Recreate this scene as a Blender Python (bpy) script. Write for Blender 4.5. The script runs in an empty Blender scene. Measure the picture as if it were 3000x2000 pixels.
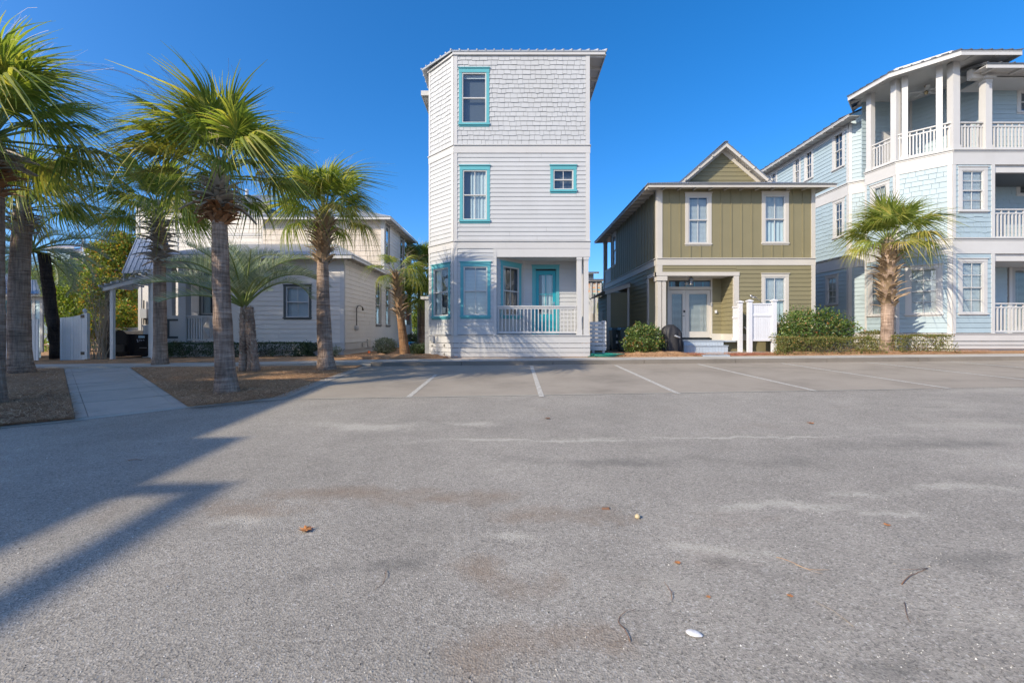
import bpy, math, random
from mathutils import Vector, Matrix, noise as mnoise
from math import sin, cos, pi, radians, sqrt, atan2
random.seed(7)
SC = bpy.context.scene
COL = SC.collection
# ------------------------------------------------------------------ camera, sky, sun, exposure
F, CX, HY, CZ = 1300.0, 1500.0, 972.0, 1.5          # focal length and horizon in photo pixels, eye height
cam = bpy.data.cameras.new('camera'); camo = bpy.data.objects.new('camera', cam); COL.objects.link(camo)
cam.sensor_width = 36; cam.lens = 36 * F / 3000; cam.shift_y = (HY - 1000) / 3000
cam.clip_start = 0.05; cam.clip_end = 3000
camo.location = (0, 0, CZ); camo.rotation_euler = (pi / 2, 0, 0)
SC.camera = camo
AZ, EL = radians(53), radians(30)                    # direction the light travels: to the right and away
SUN = Vector((sin(AZ) * cos(EL), cos(AZ) * cos(EL), -sin(EL)))
world = bpy.data.worlds.new('World'); SC.world = world; world.use_nodes = True
wn = world.node_tree; bg = wn.nodes['Background']
sky = wn.nodes.new('ShaderNodeTexSky'); sky.sky_type = 'NISHITA'; sky.sun_disc = False
sky.sun_elevation = EL; sky.sun_rotation = atan2(-SUN.x, -SUN.y)
sky.altitude = 0; sky.air_density = 0.8; sky.dust_density = 1.7; sky.ozone_density = 6.0
hs = wn.nodes.new('ShaderNodeHueSaturation'); hs.inputs['Saturation'].default_value = 1.25; hs.inputs['Value'].default_value = 0.82
hs.inputs['Hue'].default_value = 0.503
gm = wn.nodes.new('ShaderNodeGamma'); gm.inputs['Gamma'].default_value = 0.92
wn.links.new(sky.outputs[0], hs.inputs['Color']); wn.links.new(hs.outputs[0], gm.inputs[0])
wn.links.new(gm.outputs[0], bg.inputs['Color']); bg.inputs['Strength'].default_value = 0.15
sl = bpy.data.lights.new('sun', 'SUN'); sl.energy = 2.4; sl.angle = radians(0.53); sl.color = (1.0, 0.88, 0.69)
so = bpy.data.objects.new('sun', sl); COL.objects.link(so)
so.rotation_euler = SUN.to_track_quat('-Z', 'Y').to_euler(); so.location = (-30, -20, 30)
SC.view_settings.view_transform = 'Standard'; SC.view_settings.look = 'None'
SC.view_settings.gamma = 1.0; SC.view_settings.use_curve_mapping = False
SC.view_settings.exposure = 1.25
SC.cycles.use_denoising = True
SC.cycles.max_bounces = 8; SC.cycles.diffuse_bounces = 4; SC.cycles.transparent_max_bounces = 16
SC.cycles.sample_clamp_indirect = 6

# ------------------------------------------------------------------ geometry helpers
def PX(px, y): return (px - CX) * y / F
def PZ(py, y): return CZ + (HY - py) * y / F
SLY, SLX = 0.028, 0.009
def clamp(a, lo, hi): return max(lo, min(hi, a))
def g(x, y):                                         # the lot rises towards the houses and to the right
    return SLY * clamp(y, -12, 16.5) + SLX * clamp(x, -25, 30)
CURB = 0.13
def gy(x, y): return g(x, y) + CURB - 0.01           # yards behind the kerb
def GP(px, py, dz=0.0):                              # photo pixel -> point on the ground plane raised by dz
    u, v = px - CX, py - HY
    y = F * (CZ - dz) / (v + SLY * F + SLX * u)
    if y > 16.5: y = F * (CZ - dz - SLY * 16.5) / max(v + SLX * u, 8)
    x = u * y / F
    return Vector((x, y, g(x, y) + dz))

WL = {}                                              # world origin of every object built here
def W(o): return WL.get(o.name, Vector((0, 0, 0))) if o else Vector((0, 0, 0))
def link(name, data, parent=None, at=None):
    o = bpy.data.objects.new(name, data); COL.objects.link(o)
    at = Vector(at) if at is not None else Vector((0, 0, 0))
    if parent: o.parent = parent; o.location = at - W(parent)
    else: o.location = at
    WL[o.name] = at
    return o
def tag(o, label=None, cat=None, group=None, kind=None):
    if label: o['label'] = label
    if cat: o['category'] = cat
    if group: o['group'] = group
    if kind: o['kind'] = kind
    return o
def thing(name, at, label, cat, group=None):
    o = link(name, None, None, at); o.empty_display_size = 0.3
    return tag(o, label, cat, group)

class Frame:                                         # a vertical wall plane: s along it, d outwards, z up
    def __init__(s, ox, oy, tx, ty):
        l = sqrt(tx * tx + ty * ty); s.o = (ox, oy); s.t = (tx / l, ty / l); s.n = (ty / l, -tx / l)
    def P(s, a, d, z): return (s.o[0] + a * s.t[0] + d * s.n[0], s.o[1] + a * s.t[1] + d * s.n[1], z)
    def at(s, px, py=HY, d=0.0):                     # where the ray of a pixel meets the plane -> (s, z)
        k = (px - CX) / F
        ox, oy = s.o[0] + d * s.n[0], s.o[1] + d * s.n[1]
        a = (k * oy - ox) / (s.t[0] - k * s.t[1]); y = oy + a * s.t[1]
        return a, PZ(py, y)
    def s(s_, px): return s_.at(px)[0]
    def depth(s, a): return s.o[1] + a * s.t[1]
def front(y): return Frame(0, y, 1, 0)
WORLD = Frame(0, 0, 1, 0)

class MB:
    def __init__(s): s.v = []; s.f = []
    def quad(s, a, b, c, d): i = len(s.v); s.v += [tuple(a), tuple(b), tuple(c), tuple(d)]; s.f.append((i, i+1, i+2, i+3)); return s
    def poly(s, pts): i = len(s.v); s.v += [tuple(p) for p in pts]; s.f.append(tuple(range(i, i+len(pts)))); return s
    def hexa(s, p):                                  # 0-3 bottom ring, 4-7 top ring
        i = len(s.v); s.v += [tuple(q) for q in p]
        for f in ((3,2,1,0),(4,5,6,7),(0,1,5,4),(1,2,6,5),(2,3,7,6),(3,0,4,7)): s.f.append(tuple(i+k for k in f))
        return s
    def box(s, fr, s0, s1, d0, d1, z0, z1):
        if s1 < s0: s0, s1 = s1, s0
        if d1 < d0: d0, d1 = d1, d0
        P = fr.P
        return s.hexa([P(s0,d1,z0),P(s1,d1,z0),P(s1,d0,z0),P(s0,d0,z0),P(s0,d1,z1),P(s1,d1,z1),P(s1,d0,z1),P(s0,d0,z1)])
    def wbox(s, x0, x1, y0, y1, z0, z1):
        return s.hexa([(x0,y0,z0),(x1,y0,z0),(x1,y1,z0),(x0,y1,z0),(x0,y0,z1),(x1,y0,z1),(x1,y1,z1),(x0,y1,z1)])
    def prism(s, pts, z0, z1):                       # pts counter-clockwise in plan; z may be callables
        n = len(pts); i = len(s.v)
        f0 = z0 if callable(z0) else (lambda x, y: z0); f1 = z1 if callable(z1) else (lambda x, y: z1)
        s.v += [(x, y, f0(x, y)) for x, y in pts] + [(x, y, f1(x, y)) for x, y in pts]
        s.f.append(tuple(range(i+n-1, i-1, -1))); s.f.append(tuple(range(i+n, i+2*n)))
        for k in range(n): s.f.append((i+k, i+(k+1)%n, i+n+(k+1)%n, i+n+k))
        return s
    def fprism(s, fr, pts, d0, d1):                  # polygon (s,z) in a wall frame, extruded along its normal
        n = len(pts); i = len(s.v)
        s.v += [fr.P(a, d1, z) for a, z in pts] + [fr.P(a, d0, z) for a, z in pts]
        s.f.append(tuple(range(i, i+n))); s.f.append(tuple(range(i+2*n-1, i+n-1, -1)))
        for k in range(n): s.f.append((i+(k+1)%n, i+k, i+n+k, i+n+(k+1)%n))
        return s
    def beam(s, a, b, w, h, up=(0, 0, 1)):           # rectangular bar from a to b
        a, b = Vector(a), Vector(b); t = (b - a).normalized(); u = Vector(up)
        r = t.cross(u)
        if r.length < 1e-4: r = t.cross(Vector((1, 0, 0)))
        r.normalize(); u = r.cross(t).normalized(); r *= w / 2; u *= h / 2
        return s.hexa([a-r-u, a+r-u, b+r-u, b-r-u, a-r+u, a+r+u, b+r+u, b-r+u])
    def tube(s, pts, rad, n=8, cap=True):
        pts = [Vector(p) for p in pts]; m = len(pts); i0 = len(s.v)
        if not hasattr(rad, '__len__'): rad = [rad] * m
        ref = Vector((0.13, 0.97, 0.2)); prev = None
        for k in range(m):
            t = (pts[min(k+1, m-1)] - pts[max(k-1, 0)]).normalized()
            if prev is None: r = t.cross(ref if abs(t.dot(ref)) < .95 else Vector((1,0,0)))
            else: r = prev - t * prev.dot(t)
            r.normalize(); prev = r; q = t.cross(r)
            for j in range(n):
                a = 2 * pi * j / n; p = pts[k] + (r * cos(a) + q * sin(a)) * rad[k]; s.v.append(tuple(p))
        for k in range(m - 1):
            for j in range(n):
                a = i0 + k*n + j; b = i0 + k*n + (j+1) % n; s.f.append((a, b, b+n, a+n))
        if cap: s.f.append(tuple(i0 + j for j in range(n-1, -1, -1))); s.f.append(tuple(i0 + (m-1)*n + j for j in range(n)))
        return s
    def lathe(s, c, prof, n=16):                     # prof: (r, z)
        i0 = len(s.v); m = len(prof)
        for r, z in prof:
            for j in range(n): a = 2*pi*j/n; s.v.append((c[0]+r*cos(a), c[1]+r*sin(a), c[2]+z))
        for k in range(m-1):
            for j in range(n):
                a = i0+k*n+j; b = i0+k*n+(j+1)%n; s.f.append((a, b, b+n, a+n))
        s.f.append(tuple(i0+j for j in range(n-1,-1,-1))); s.f.append(tuple(i0+(m-1)*n+j for j in range(n)))
        return s
    def data(s, name, mat, smooth=False):
        me = bpy.data.meshes.new(name); me.from_pydata(s.v, [], s.f); me.materials.append(mat)
        if smooth: me.polygons.foreach_set('use_smooth', [True] * len(me.polygons))
        me.update(); return me
    def obj(s, name, mat, parent=None, smooth=False, kind=None):
        return tag(link(name, s.data(name, mat, smooth), parent), kind=kind)

# ------------------------------------------------------------------ materials
def ramp(nt, fac, stops):
    r = nt.nodes.new('ShaderNodeValToRGB'); e = r.color_ramp.elements
    while len(e) < len(stops): e.new(0.5)
    for k, (p, c) in enumerate(stops): e[k].position = p; e[k].color = (c[0], c[1], c[2], 1) if hasattr(c, '__len__') else (c, c, c, 1)
    nt.links.new(fac, r.inputs[0]); return r.outputs[0]
def newmat(name):
    m = bpy.data.materials.new(name); m.use_nodes = True; nt = m.node_tree
    return m, nt, nt.nodes['Principled BSDF']
def tex(nt, kind, scale, vec, **kw):
    n = nt.nodes.new('ShaderNodeTex' + kind); n.inputs['Scale'].default_value = scale
    for k, v in kw.items():
        if k != 'W' and k in n.inputs: n.inputs[k].default_value = v
        elif k == 'W': n.noise_dimensions = '4D'; n.inputs['W'].default_value = v
        else: setattr(n, k, v)
    nt.links.new(vec, n.inputs['Vector']); return n
def mix(nt, fac, a, b, blend='MIX'):
    n = nt.nodes.new('ShaderNodeMix'); n.data_type = 'RGBA'; n.blend_type = blend
    for sock, val in ((n.inputs[0], fac), (n.inputs[6], a), (n.inputs[7], b)):
        if isinstance(val, bpy.types.NodeSocket): nt.links.new(val, sock)
        elif hasattr(val, '__len__'): sock.default_value = (val[0], val[1], val[2], 1)
        else: sock.default_value = val
    return n.outputs[2]
def math_(nt, op, a, b=0.0, c=None):
    n = nt.nodes.new('ShaderNodeMath'); n.operation = op
    for k, val in enumerate((a, b) if c is None else (a, b, c)):
        if isinstance(val, bpy.types.NodeSocket): nt.links.new(val, n.inputs[k])
        else: n.inputs[k].default_value = val
    return n.outputs[0]
def pos(nt): return nt.nodes.new('ShaderNodeNewGeometry').outputs['Position']
def stretch(nt, vec, sc):
    n = nt.nodes.new('ShaderNodeMapping'); n.inputs['Scale'].default_value = sc; nt.links.new(vec, n.inputs['Vector']); return n.outputs[0]
def bump(nt, bsdf, h, strength, dist=0.01):
    b = nt.nodes.new('ShaderNodeBump'); b.inputs['Strength'].default_value = strength; b.inputs['Distance'].default_value = dist
    nt.links.new(h, b.inputs['Height']); nt.links.new(b.outputs[0], bsdf.inputs['Normal'])
def mul(c, k): return tuple(min(1, q * k) for q in c)
def paint(name, col, rough=.55, var=.07, scale=1.3, rnd=.06, bmp=.15, bscale=60, dirt=.10, metallic=0.0, spec=.4, sc=(1, 1, 1)):
    m, nt, b = newmat(name); p = stretch(nt, pos(nt), sc)
    n1 = tex(nt, 'Noise', scale, p, Detail=6.0, Roughness=.6).outputs[0]
    c = mix(nt, n1, mul(col, 1 - var * 1.6), mul(col, 1 + var * 1.2))
    if dirt:
        d = tex(nt, 'Noise', scale * .45, stretch(nt, p, (1, 1, .25)), Detail=8.0, Roughness=.72).outputs[0]
        dm = ramp(nt, d, [(.5, 0), (.75, 1)])
        c = mix(nt, math_(nt, 'MULTIPLY', dm, dirt * 2), c, mul((col[0]*.8, col[1]*.78, col[2]*.72), 1), 'MIX')
    if rnd:
        oi = nt.nodes.new('ShaderNodeObjectInfo'); h = nt.nodes.new('ShaderNodeHueSaturation')
        nt.links.new(math_(nt, 'MULTIPLY_ADD', oi.outputs['Random'], rnd, 1 - rnd / 2), h.inputs['Value']); nt.links.new(c, h.inputs['Color']); c = h.outputs[0]
    nt.links.new(c, b.inputs['Base Color']); b.inputs['Roughness'].default_value = rough; b.inputs['Metallic'].default_value = metallic
    b.inputs['Specular IOR Level'].default_value = spec
    if bmp: bump(nt, b, tex(nt, 'Noise', bscale, p, Detail=4.0).outputs[0], bmp, .004)
    return m
def glass_mat(name, tint=(.80, .87, .90), ior=1.5, rough=.0, boost=1.0):
    m, nt, b = newmat(name); nt.nodes.remove(b)
    out = nt.nodes['Material Output']; tr = nt.nodes.new('ShaderNodeBsdfTransparent'); tr.inputs[0].default_value = (*tint, 1)
    gl = nt.nodes.new('ShaderNodeBsdfGlossy'); gl.inputs['Roughness'].default_value = rough; gl.inputs['Color'].default_value = (.95, .97, 1, 1)
    lw = nt.nodes.new('ShaderNodeLayerWeight'); lw.inputs['Blend'].default_value = .5
    fk = math_(nt, 'MULTIPLY_ADD', math_(nt, 'POWER', lw.outputs['Facing'], 4.0), .9, .05)
    bn = nt.nodes.new('ShaderNodeBump'); bn.inputs['Strength'].default_value = .03; bn.inputs['Distance'].default_value = .02
    nt.links.new(tex(nt, 'Noise', 2.2, pos(nt)).outputs[0], bn.inputs['Height']); nt.links.new(bn.outputs[0], gl.inputs['Normal'])
    ms = nt.nodes.new('ShaderNodeMixShader'); nt.links.new(math_(nt, 'MULTIPLY', fk, boost), ms.inputs[0])
    nt.links.new(tr.outputs[0], ms.inputs[1]); nt.links.new(gl.outputs[0], ms.inputs[2]); nt.links.new(ms.outputs[0], out.inputs[0])
    return m
M = {}
M['white'] = paint('white_paint', (.52, .51, .495))
M['offwhite'] = paint('warm_white_trim', (.52, .485, .43))
M['whiteboard'] = paint('white_siding_paint', (.47, .475, .475), rnd=.05, dirt=.16)
M['teal'] = paint('turquoise_trim_paint', (.10, .37, .41), dirt=.08)
M['tealdoor'] = paint('turquoise_door_paint', (.015, .30, .37), dirt=.03, rough=.4)
M['olive'] = paint('olive_siding_paint', (.215, .188, .105), rnd=.05)
M['blue'] = paint('pale_blue_siding_paint', (.33, .415, .455), rnd=.06)
M['beige'] = paint('greige_siding_paint', (.63, .59, .54), rnd=.05)
M['beige2'] = paint('greige_shingle_stain', (.60, .52, .43), rnd=.12)
M['darktrim'] = paint('charcoal_trim_paint', (.07, .08, .08), dirt=0)
M['browntrim'] = paint('taupe_trim_paint', (.17, .155, .135), dirt=0)
M['cyanshed'] = paint('weathered_aqua_siding', (.45, .62, .68), rnd=.08, dirt=.2)
M['room'] = paint('dim_room', (.10, .11, .12), dirt=0, rnd=0)  # dark colour on the solid core stands in for unlit rooms behind glass
M['slat'] = paint('blind_slat', (.62, .62, .60), dirt=0, rnd=0, bmp=0)
M['curtain'] = paint('pale_curtain_cloth', (.55, .60, .58), dirt=0, rnd=.1, sc=(6, 6, .3), var=.2)
M['glass'] = glass_mat('window_glass', boost=1.7)
M['metalroof'] = paint('grey_metal_roofing', (.27, .28, .295), rough=.4, metallic=.55, dirt=.12)
M['pvc'] = paint('white_vinyl', (.66, .66, .68), rough=.3, dirt=.03, bmp=0)
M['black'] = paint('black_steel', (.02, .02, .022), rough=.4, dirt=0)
M['steel'] = paint('brushed_nickel', (.5, .5, .5), rough=.35, metallic=.9, dirt=0)
M['grey'] = paint('grey_plastic', (.35, .36, .37), dirt=.05)
# ------------------------------------------------------------------ ground materials
def asphalt():
    m, nt, b = newmat('worn_asphalt'); p = pos(nt)
    fine = tex(nt, 'Noise', 150, p, Detail=3.0, Roughness=.7).outputs[0]
    vor = tex(nt, 'Voronoi', 95, p, feature='F1')
    chips = vor.outputs['Color']
    sep = nt.nodes.new('ShaderNodeSeparateColor'); nt.links.new(chips, sep.inputs[0])
    big = tex(nt, 'Noise', .35, p, Detail=8.0, Roughness=.62).outputs[0]
    mid = tex(nt, 'Noise', 2.3, p, Detail=9.0, Roughness=.7).outputs[0]
    c = ramp(nt, sep.outputs[0], [(.0, (.07, .066, .06)), (.3, (.295, .268, .226)), (.7, (.37, .336, .283)), (.93, (.465, .425, .36)), (1, (.62, .58, .53))])
    c = mix(nt, .5, c, ramp(nt, fine, [(.3, (.155, .14, .118)), (.7, (.49, .442, .375))]), 'MIX')
    c = mix(nt, .9, c, ramp(nt, big, [(.3, .80), (.7, 1.12)]), 'MULTIPLY')
    c = mix(nt, .7, c, ramp(nt, mid, [(.3, .84), (.7, 1.12)]), 'MULTIPLY')
    # pale sand lying in drifts along the traffic direction
    dr = tex(nt, 'Noise', 1.0, stretch(nt, p, (.22, .55, 1)), Detail=8.0, Roughness=.68).outputs[0]
    dm = ramp(nt, dr, [(.56, 0), (.70, 1)])
    grit = ramp(nt, fine, [(.35, .35), (.6, 1)])
    c = mix(nt, math_(nt, 'MULTIPLY', math_(nt, 'MULTIPLY', dm, grit), .62), c, (.48, .44, .365))
    def blob(cx, cy, rx, ry, edge=.5):
        mp = nt.nodes.new('ShaderNodeMapping'); mp.vector_type = 'POINT'; mp.inputs['Location'].default_value = (-cx / rx, -cy / ry, 0); mp.inputs['Scale'].default_value = (1 / rx, 1 / ry, 0)
        nt.links.new(pwarp, mp.inputs['Vector']); ln = nt.nodes.new('ShaderNodeVectorMath'); ln.operation = 'LENGTH'; nt.links.new(mp.outputs[0], ln.inputs[0])
        d_ = math_(nt, 'MULTIPLY_ADD', wob, 3.4, math_(nt, 'SUBTRACT', ln.outputs['Value'], 1.7))
        return ramp(nt, d_, [(.10, 1), (1.0, 0)])
    wv = nt.nodes.new('ShaderNodeVectorMath'); wv.operation = 'MULTIPLY_ADD'; nt.links.new(tex(nt, 'Noise', .9, p, Detail=5.0, Roughness=.6).outputs['Color'], wv.inputs[0]); wv.inputs[1].default_value = (2.4, .8, 0); nt.links.new(p, wv.inputs[2])
    w2 = nt.nodes.new('ShaderNodeVectorMath'); w2.operation = 'SUBTRACT'; nt.links.new(wv.outputs[0], w2.inputs[0]); w2.inputs[1].default_value = (1.2, .4, 0); pwarp = w2.outputs[0]
    wob = math_(nt, 'MULTIPLY_ADD', tex(nt, 'Noise', 1.5, p, Detail=10.0, Roughness=.72).outputs[0], .6, math_(nt, 'MULTIPLY', mid, .4))
    def blobs(lst):
        acc = None
        for b_ in lst:
            v_ = blob(*b_); acc = v_ if acc is None else math_(nt, 'MAXIMUM', acc, v_)
        return acc
    def bb(px, py, rx, ry): q_ = GP(px, py); return (q_.x, q_.y, rx, ry)
    sand = blobs([bb(2440, 1440, .75, .22), bb(2330, 1480, .5, .16), bb(2560, 1500, .5, .14), bb(2080, 1600, .6, .25), bb(1120, 1250, 1.3, .35), bb(1350, 1240, 1.0, .25), bb(1550, 1290, 2.4, .10), bb(2200, 1278, 3.0, .07), bb(2800, 1440, .8, .12), bb(760, 1500, .6, .25), bb(1500, 1560, .5, .2)])
    c = mix(nt, math_(nt, 'MULTIPLY', ramp(nt, math_(nt, 'SUBTRACT', math_(nt, 'MULTIPLY', sand, 1.25), math_(nt, 'MULTIPLY', ramp(nt, sep.outputs[1], [(0, 0), (1, 1)]), .85)), [(.0, 0), (.9, 1)]), .62), c, (.54, .50, .42))
    rust = blobs([bb(1050, 1440, .9, .22), bb(800, 1480, .7, .2), bb(1300, 1450, .7, .15), bb(1580, 1500, .5, .16), bb(1420, 1700, .35, .2), bb(1520, 1880, .35, .18)])
    c = mix(nt, math_(nt, 'MULTIPLY', rust, .5), c, (.22, .15, .095))
    dark = blobs([bb(2200, 1640, .25, .08), bb(2700, 1300, 1.5, .25), bb(2800, 1650, .8, .15), bb(1150, 1660, .4, .15), bb(2450, 1950, .5, .12), bb(1900, 1350, 2.0, .2)])
    c = mix(nt, math_(nt, 'MULTIPLY', dark, .45), c, (.12, .113, .10))
    # rusty tannin stains
    st = tex(nt, 'Noise', .55, stretch(nt, p, (.7, 1.5, 1)), Detail=7.0, Roughness=.7, W=3.0).outputs[0]
    sm = ramp(nt, st, [(.60, 0), (.78, 1)])
    c = mix(nt, math_(nt, 'MULTIPLY', sm, .5), c, (.20, .145, .10))
    nt.links.new(c, b.inputs['Base Color']); b.inputs['Roughness'].default_value = .88; b.inputs['Specular IOR Level'].default_value = .25
    bump(nt, b, math_(nt, 'ADD', vor.outputs['Distance'], fine), .55, .006)
    return m
def concrete(name, col, sandy=.3, fine_s=70, joints=False):
    m, nt, b = newmat(name); p = pos(nt)
    fine = tex(nt, 'Noise', fine_s, p, Detail=5.0, Roughness=.7).outputs[0]
    big = tex(nt, 'Noise', .7, p, Detail=9.0, Roughness=.65).outputs[0]
    c = mix(nt, fine, mul(col, .72), mul(col, 1.22))
    c = mix(nt, .9, c, ramp(nt, big, [(.3, .72), (.52, 1.0), (.72, 1.12)]), 'MULTIPLY')
    st = ramp(nt, tex(nt, 'Noise', 1.7, stretch(nt, p, (.6, 1, 1)), Detail=9.0, Roughness=.75, W=1.0).outputs[0], [(.55, 0), (.75, 1)])
    c = mix(nt, math_(nt, 'MULTIPLY', st, sandy), c, (.23, .20, .16))
    nt.links.new(c, b.inputs['Base Color']); b.inputs['Roughness'].default_value = .9; b.inputs['Specular IOR Level'].default_value = .2
    bump(nt, b, fine, .3, .004)
    return m
def straw(name):
    m, nt, b = newmat(name); p = pos(nt)
    na = tex(nt, 'Noise', 11, stretch(nt, p, (1, 3.0, 1)), Detail=9.0, Roughness=.8).outputs[0]; nb_ = tex(nt, 'Noise', 13, stretch(nt, p, (2.6, .9, 1)), Detail=8.0, Roughness=.8).outputs[0]
    n1 = math_(nt, 'MULTIPLY_ADD', na, .5, math_(nt, 'MULTIPLY', nb_, .5))
    n2 = tex(nt, 'Noise', .8, p, Detail=5.0).outputs[0]
    c = ramp(nt, n1, [(.34, (.07, .04, .02)), (.45, (.28, .16, .08)), (.54, (.50, .30, .165)), (.66, (.74, .52, .32))])
    c = mix(nt, .8, c, ramp(nt, n2, [(.3, .75), (.7, 1.15)]), 'MULTIPLY')
    nt.links.new(c, b.inputs['Base Color']); b.inputs['Roughness'].default_value = .95; b.inputs['Specular IOR Level'].default_value = .1
    bump(nt, b, n1, .6, .03)
    return m
M['asphalt'] = asphalt()
M['lot'] = concrete('tan_parking_paving', (.335, .292, .238), .35, 85)
M['walk'] = concrete('sidewalk_concrete', (.46, .43, .38), .3)
M['kerb'] = concrete('stained_kerb_concrete', (.21, .185, .155), .7)
M['path'] = concrete('path_concrete', (.48, .43, .375), .5)  # even concrete tone with darker noise blotches
M['straw'] = straw('pine_straw')
M['line'] = None
def worn_line():
    m, nt, b = newmat('worn_white_marking'); p = pos(nt)
    n = tex(nt, 'Noise', 26, p, Detail=8.0, Roughness=.75).outputs[0]
    c = mix(nt, ramp(nt, n, [(.40, 0), (.56, 1)]), (.31, .275, .225), (.56, .54, .49))
    nt.links.new(c, b.inputs['Base Color']); b.inputs['Roughness'].default_value = .8
    return m
M['line'] = worn_line()

# ------------------------------------------------------------------ ground sheets
def sheet(name, poly, dz, mat, gf=g, thick=None, parent=None):
    """flat polygon (x,y) draped on the lot, optionally with sides going down by thick"""
    mb = MB()
    if thick is None: mb.poly([(x, y, gf(x, y) + dz) for x, y in poly])
    else: mb.prism(poly, lambda x, y: gf(x, y) + dz - thick, lambda x, y: gf(x, y) + dz)
    return mb.obj(name, mat, parent)
def xy(*pp): return [tuple(GP(a, b)[:2]) for a, b in pp]

xs = [-400, -150, -60, -25, -15, -8, -4, 0, 4, 8, 15, 30, 60, 150, 400]
ys = [-300, -60, -12, -6, 0, 4, 8, 12, 16.5, 20, 30, 60, 150, 500]
mb = MB()
for j, y in enumerate(ys):
    for x in xs: mb.v.append((x, y, g(x, y)))
nx = len(xs)
for j in range(len(ys) - 1):
    for i in range(nx - 1): a = j * nx + i; mb.f.append((a, a+1, a+1+nx, a+nx))
tag(mb.obj('road', M['asphalt']), 'worn grey asphalt drive across the whole foreground', kind='structure')

# lot paving, its stall markings and kerb
NE0, NE1 = GP(840, 1169), GP(3000, 1133.5)           # near edge of the paving
def near_y(x): return NE0.y + (NE1.y - NE0.y) * (x - NE0.x) / (NE1.x - NE0.x)
KB0, KB1 = GP(1085, 1073), GP(3000, 1056)            # foot of the kerb
def kerb_y(x): return KB0.y + (KB1.y - KB0.y) * (x - KB0.x) / (KB1.x - KB0.x)
A = GP(880, 1169); B = GP(1085, 1078)
XR = 30
lot = [(A.x, near_y(A.x)), (XR, near_y(XR)), (XR, kerb_y(XR)), (B.x - .1, kerb_y(B.x)), ]
tag(sheet('parking_lot', lot, .004, M['lot']), 'tan paved parking bays in front of the houses', kind='structure')
stalls = [((1277, 1098), (1196, 1164)), ((1557, 1072), (1587, 1163)), ((1803, 1070), (1990, 1155)), ((2046, 1067), (2392, 1146)),
          ((2288, 1064), (2781, 1138)), ((2535, 1061), (3170, 1131)), ((2781, 1059), (3560, 1124))]
for k, (a, b) in enumerate(stalls):
    a, b = GP(*a), GP(*b); h = .05
    o = sheet('stall_marking', [(b.x - h, b.y), (b.x + h, b.y), (a.x + h, a.y), (a.x - h, a.y)], .008, M['line'])
    tag(o, kind='structure', label='worn white painted bay line on the tan parking bays')
# pale seam where asphalt meets the paving and an old seam across the asphalt
def strip(name, p0, p1, w, dz, mat, label):
    a, b = GP(*p0), GP(*p1)
    o = sheet(name, [(a.x, a.y), (b.x, b.y), (b.x, b.y + w), (a.x, a.y + w)], dz, mat); tag(o, label, kind='structure'); return o
strip('paving_seam', (860, 1170), (2700, 1140), .035, .008, concrete('sandy_seam', (.46, .44, .38), .2), 'thin pale seam between asphalt and parking paving')

# kerb stones with joints, sidewalk slabs behind
kx = KB0.x; KW = .16; n = 0; kerb_edges = []
kerb = thing('kerb', (KB0.x, KB0.y, g(KB0.x, KB0.y)), None, None); kerb['kind'] = 'structure'; kerb['label'] = 'stained concrete kerb along the parking bays'
while kx < 28.5:
    x1 = kx + 3.0; j = .008; r = random.uniform(-.004, .004)
    pts = [(kx + j, kerb_y(kx) + r), (x1 - j, kerb_y(x1) + r), (x1 - j, kerb_y(x1) + KW), (kx + j, kerb_y(kx) + KW)]
    mb = MB(); mb.prism(pts, lambda x, y: g(x, y) - .1, lambda x, y: g(x, y) + CURB)
    mb.obj('kerb_stone', M['kerb'], kerb); kx = x1
SWW = 1.15
swk = thing('sidewalk', (0, 16, g(0, 16)), None, None); swk['kind'] = 'structure'; swk['label'] = 'narrow concrete sidewalk behind the kerb'
SW0 = KB0.x
kx = SW0
while kx < 28.5:
    x1 = kx + 1.6; j = .005
    pts = [(kx + j, kerb_y(kx) + KW + .004), (x1 - j, kerb_y(x1) + KW + .004), (x1 - j, kerb_y(x1) + SWW), (kx + j, kerb_y(kx) + SWW)]
    mb = MB(); mb.prism(pts, lambda x, y: g(x, y) - .05, lambda x, y: g(x, y) + CURB - .002)
    mb.obj('slab', M['walk'], swk); kx = x1
# the sidewalk goes on to the left past the palms
def left_walk_y(x): return kerb_y(SW0) + KW + (x - SW0) * .010
kx = SW0
while kx > -27:
    x1 = kx - 1.6; j = .005
    pts = [(x1 + j, left_walk_y(x1) - .02), (kx - j, left_walk_y(kx) - .02), (kx - j, left_walk_y(kx) + SWW - .15), (x1 + j, left_walk_y(x1) + SWW - .15)]
    mb = MB(); mb.prism(pts, lambda x, y: g(x, y) - .05, lambda x, y: g(x, y) + CURB - .004 - .05 * clamp((SW0 - x) / 5, 0, 1))
    mb.obj('slab', M['walk'], swk); kx = x1

# planting ground behind the sidewalk (pine straw), as one sheet
mb = MB(); xs2 = [-60, -40, -27, -20, -14, -9, -6, -4, -2, 0, 3, 6, 10, 14, 20, 34, 60]; ys2 = [0, .9, 2.5, 5, 9, 16, 30, 60]
for j, d in enumerate(ys2):
    for x in xs2:
        y = (left_walk_y(x) + SWW - .16 if x < SW0 else kerb_y(x) + SWW - .02) + d
        mb.v.append((x, y, g(x, y) + CURB - .012 - (.05 * clamp((SW0 - x) / 5, 0, 1)) + (.02 if 0 < d < 5 else 0)))
nx = len(xs2)
for j in range(len(ys2) - 1):
    for i in range(nx - 1): a = j*nx + i; mb.f.append((a, a+1, a+1+nx, a+nx))
tag(mb.obj('planting_ground', M['straw']), 'orange brown pine straw ground around the houses', kind='structure')

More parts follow.
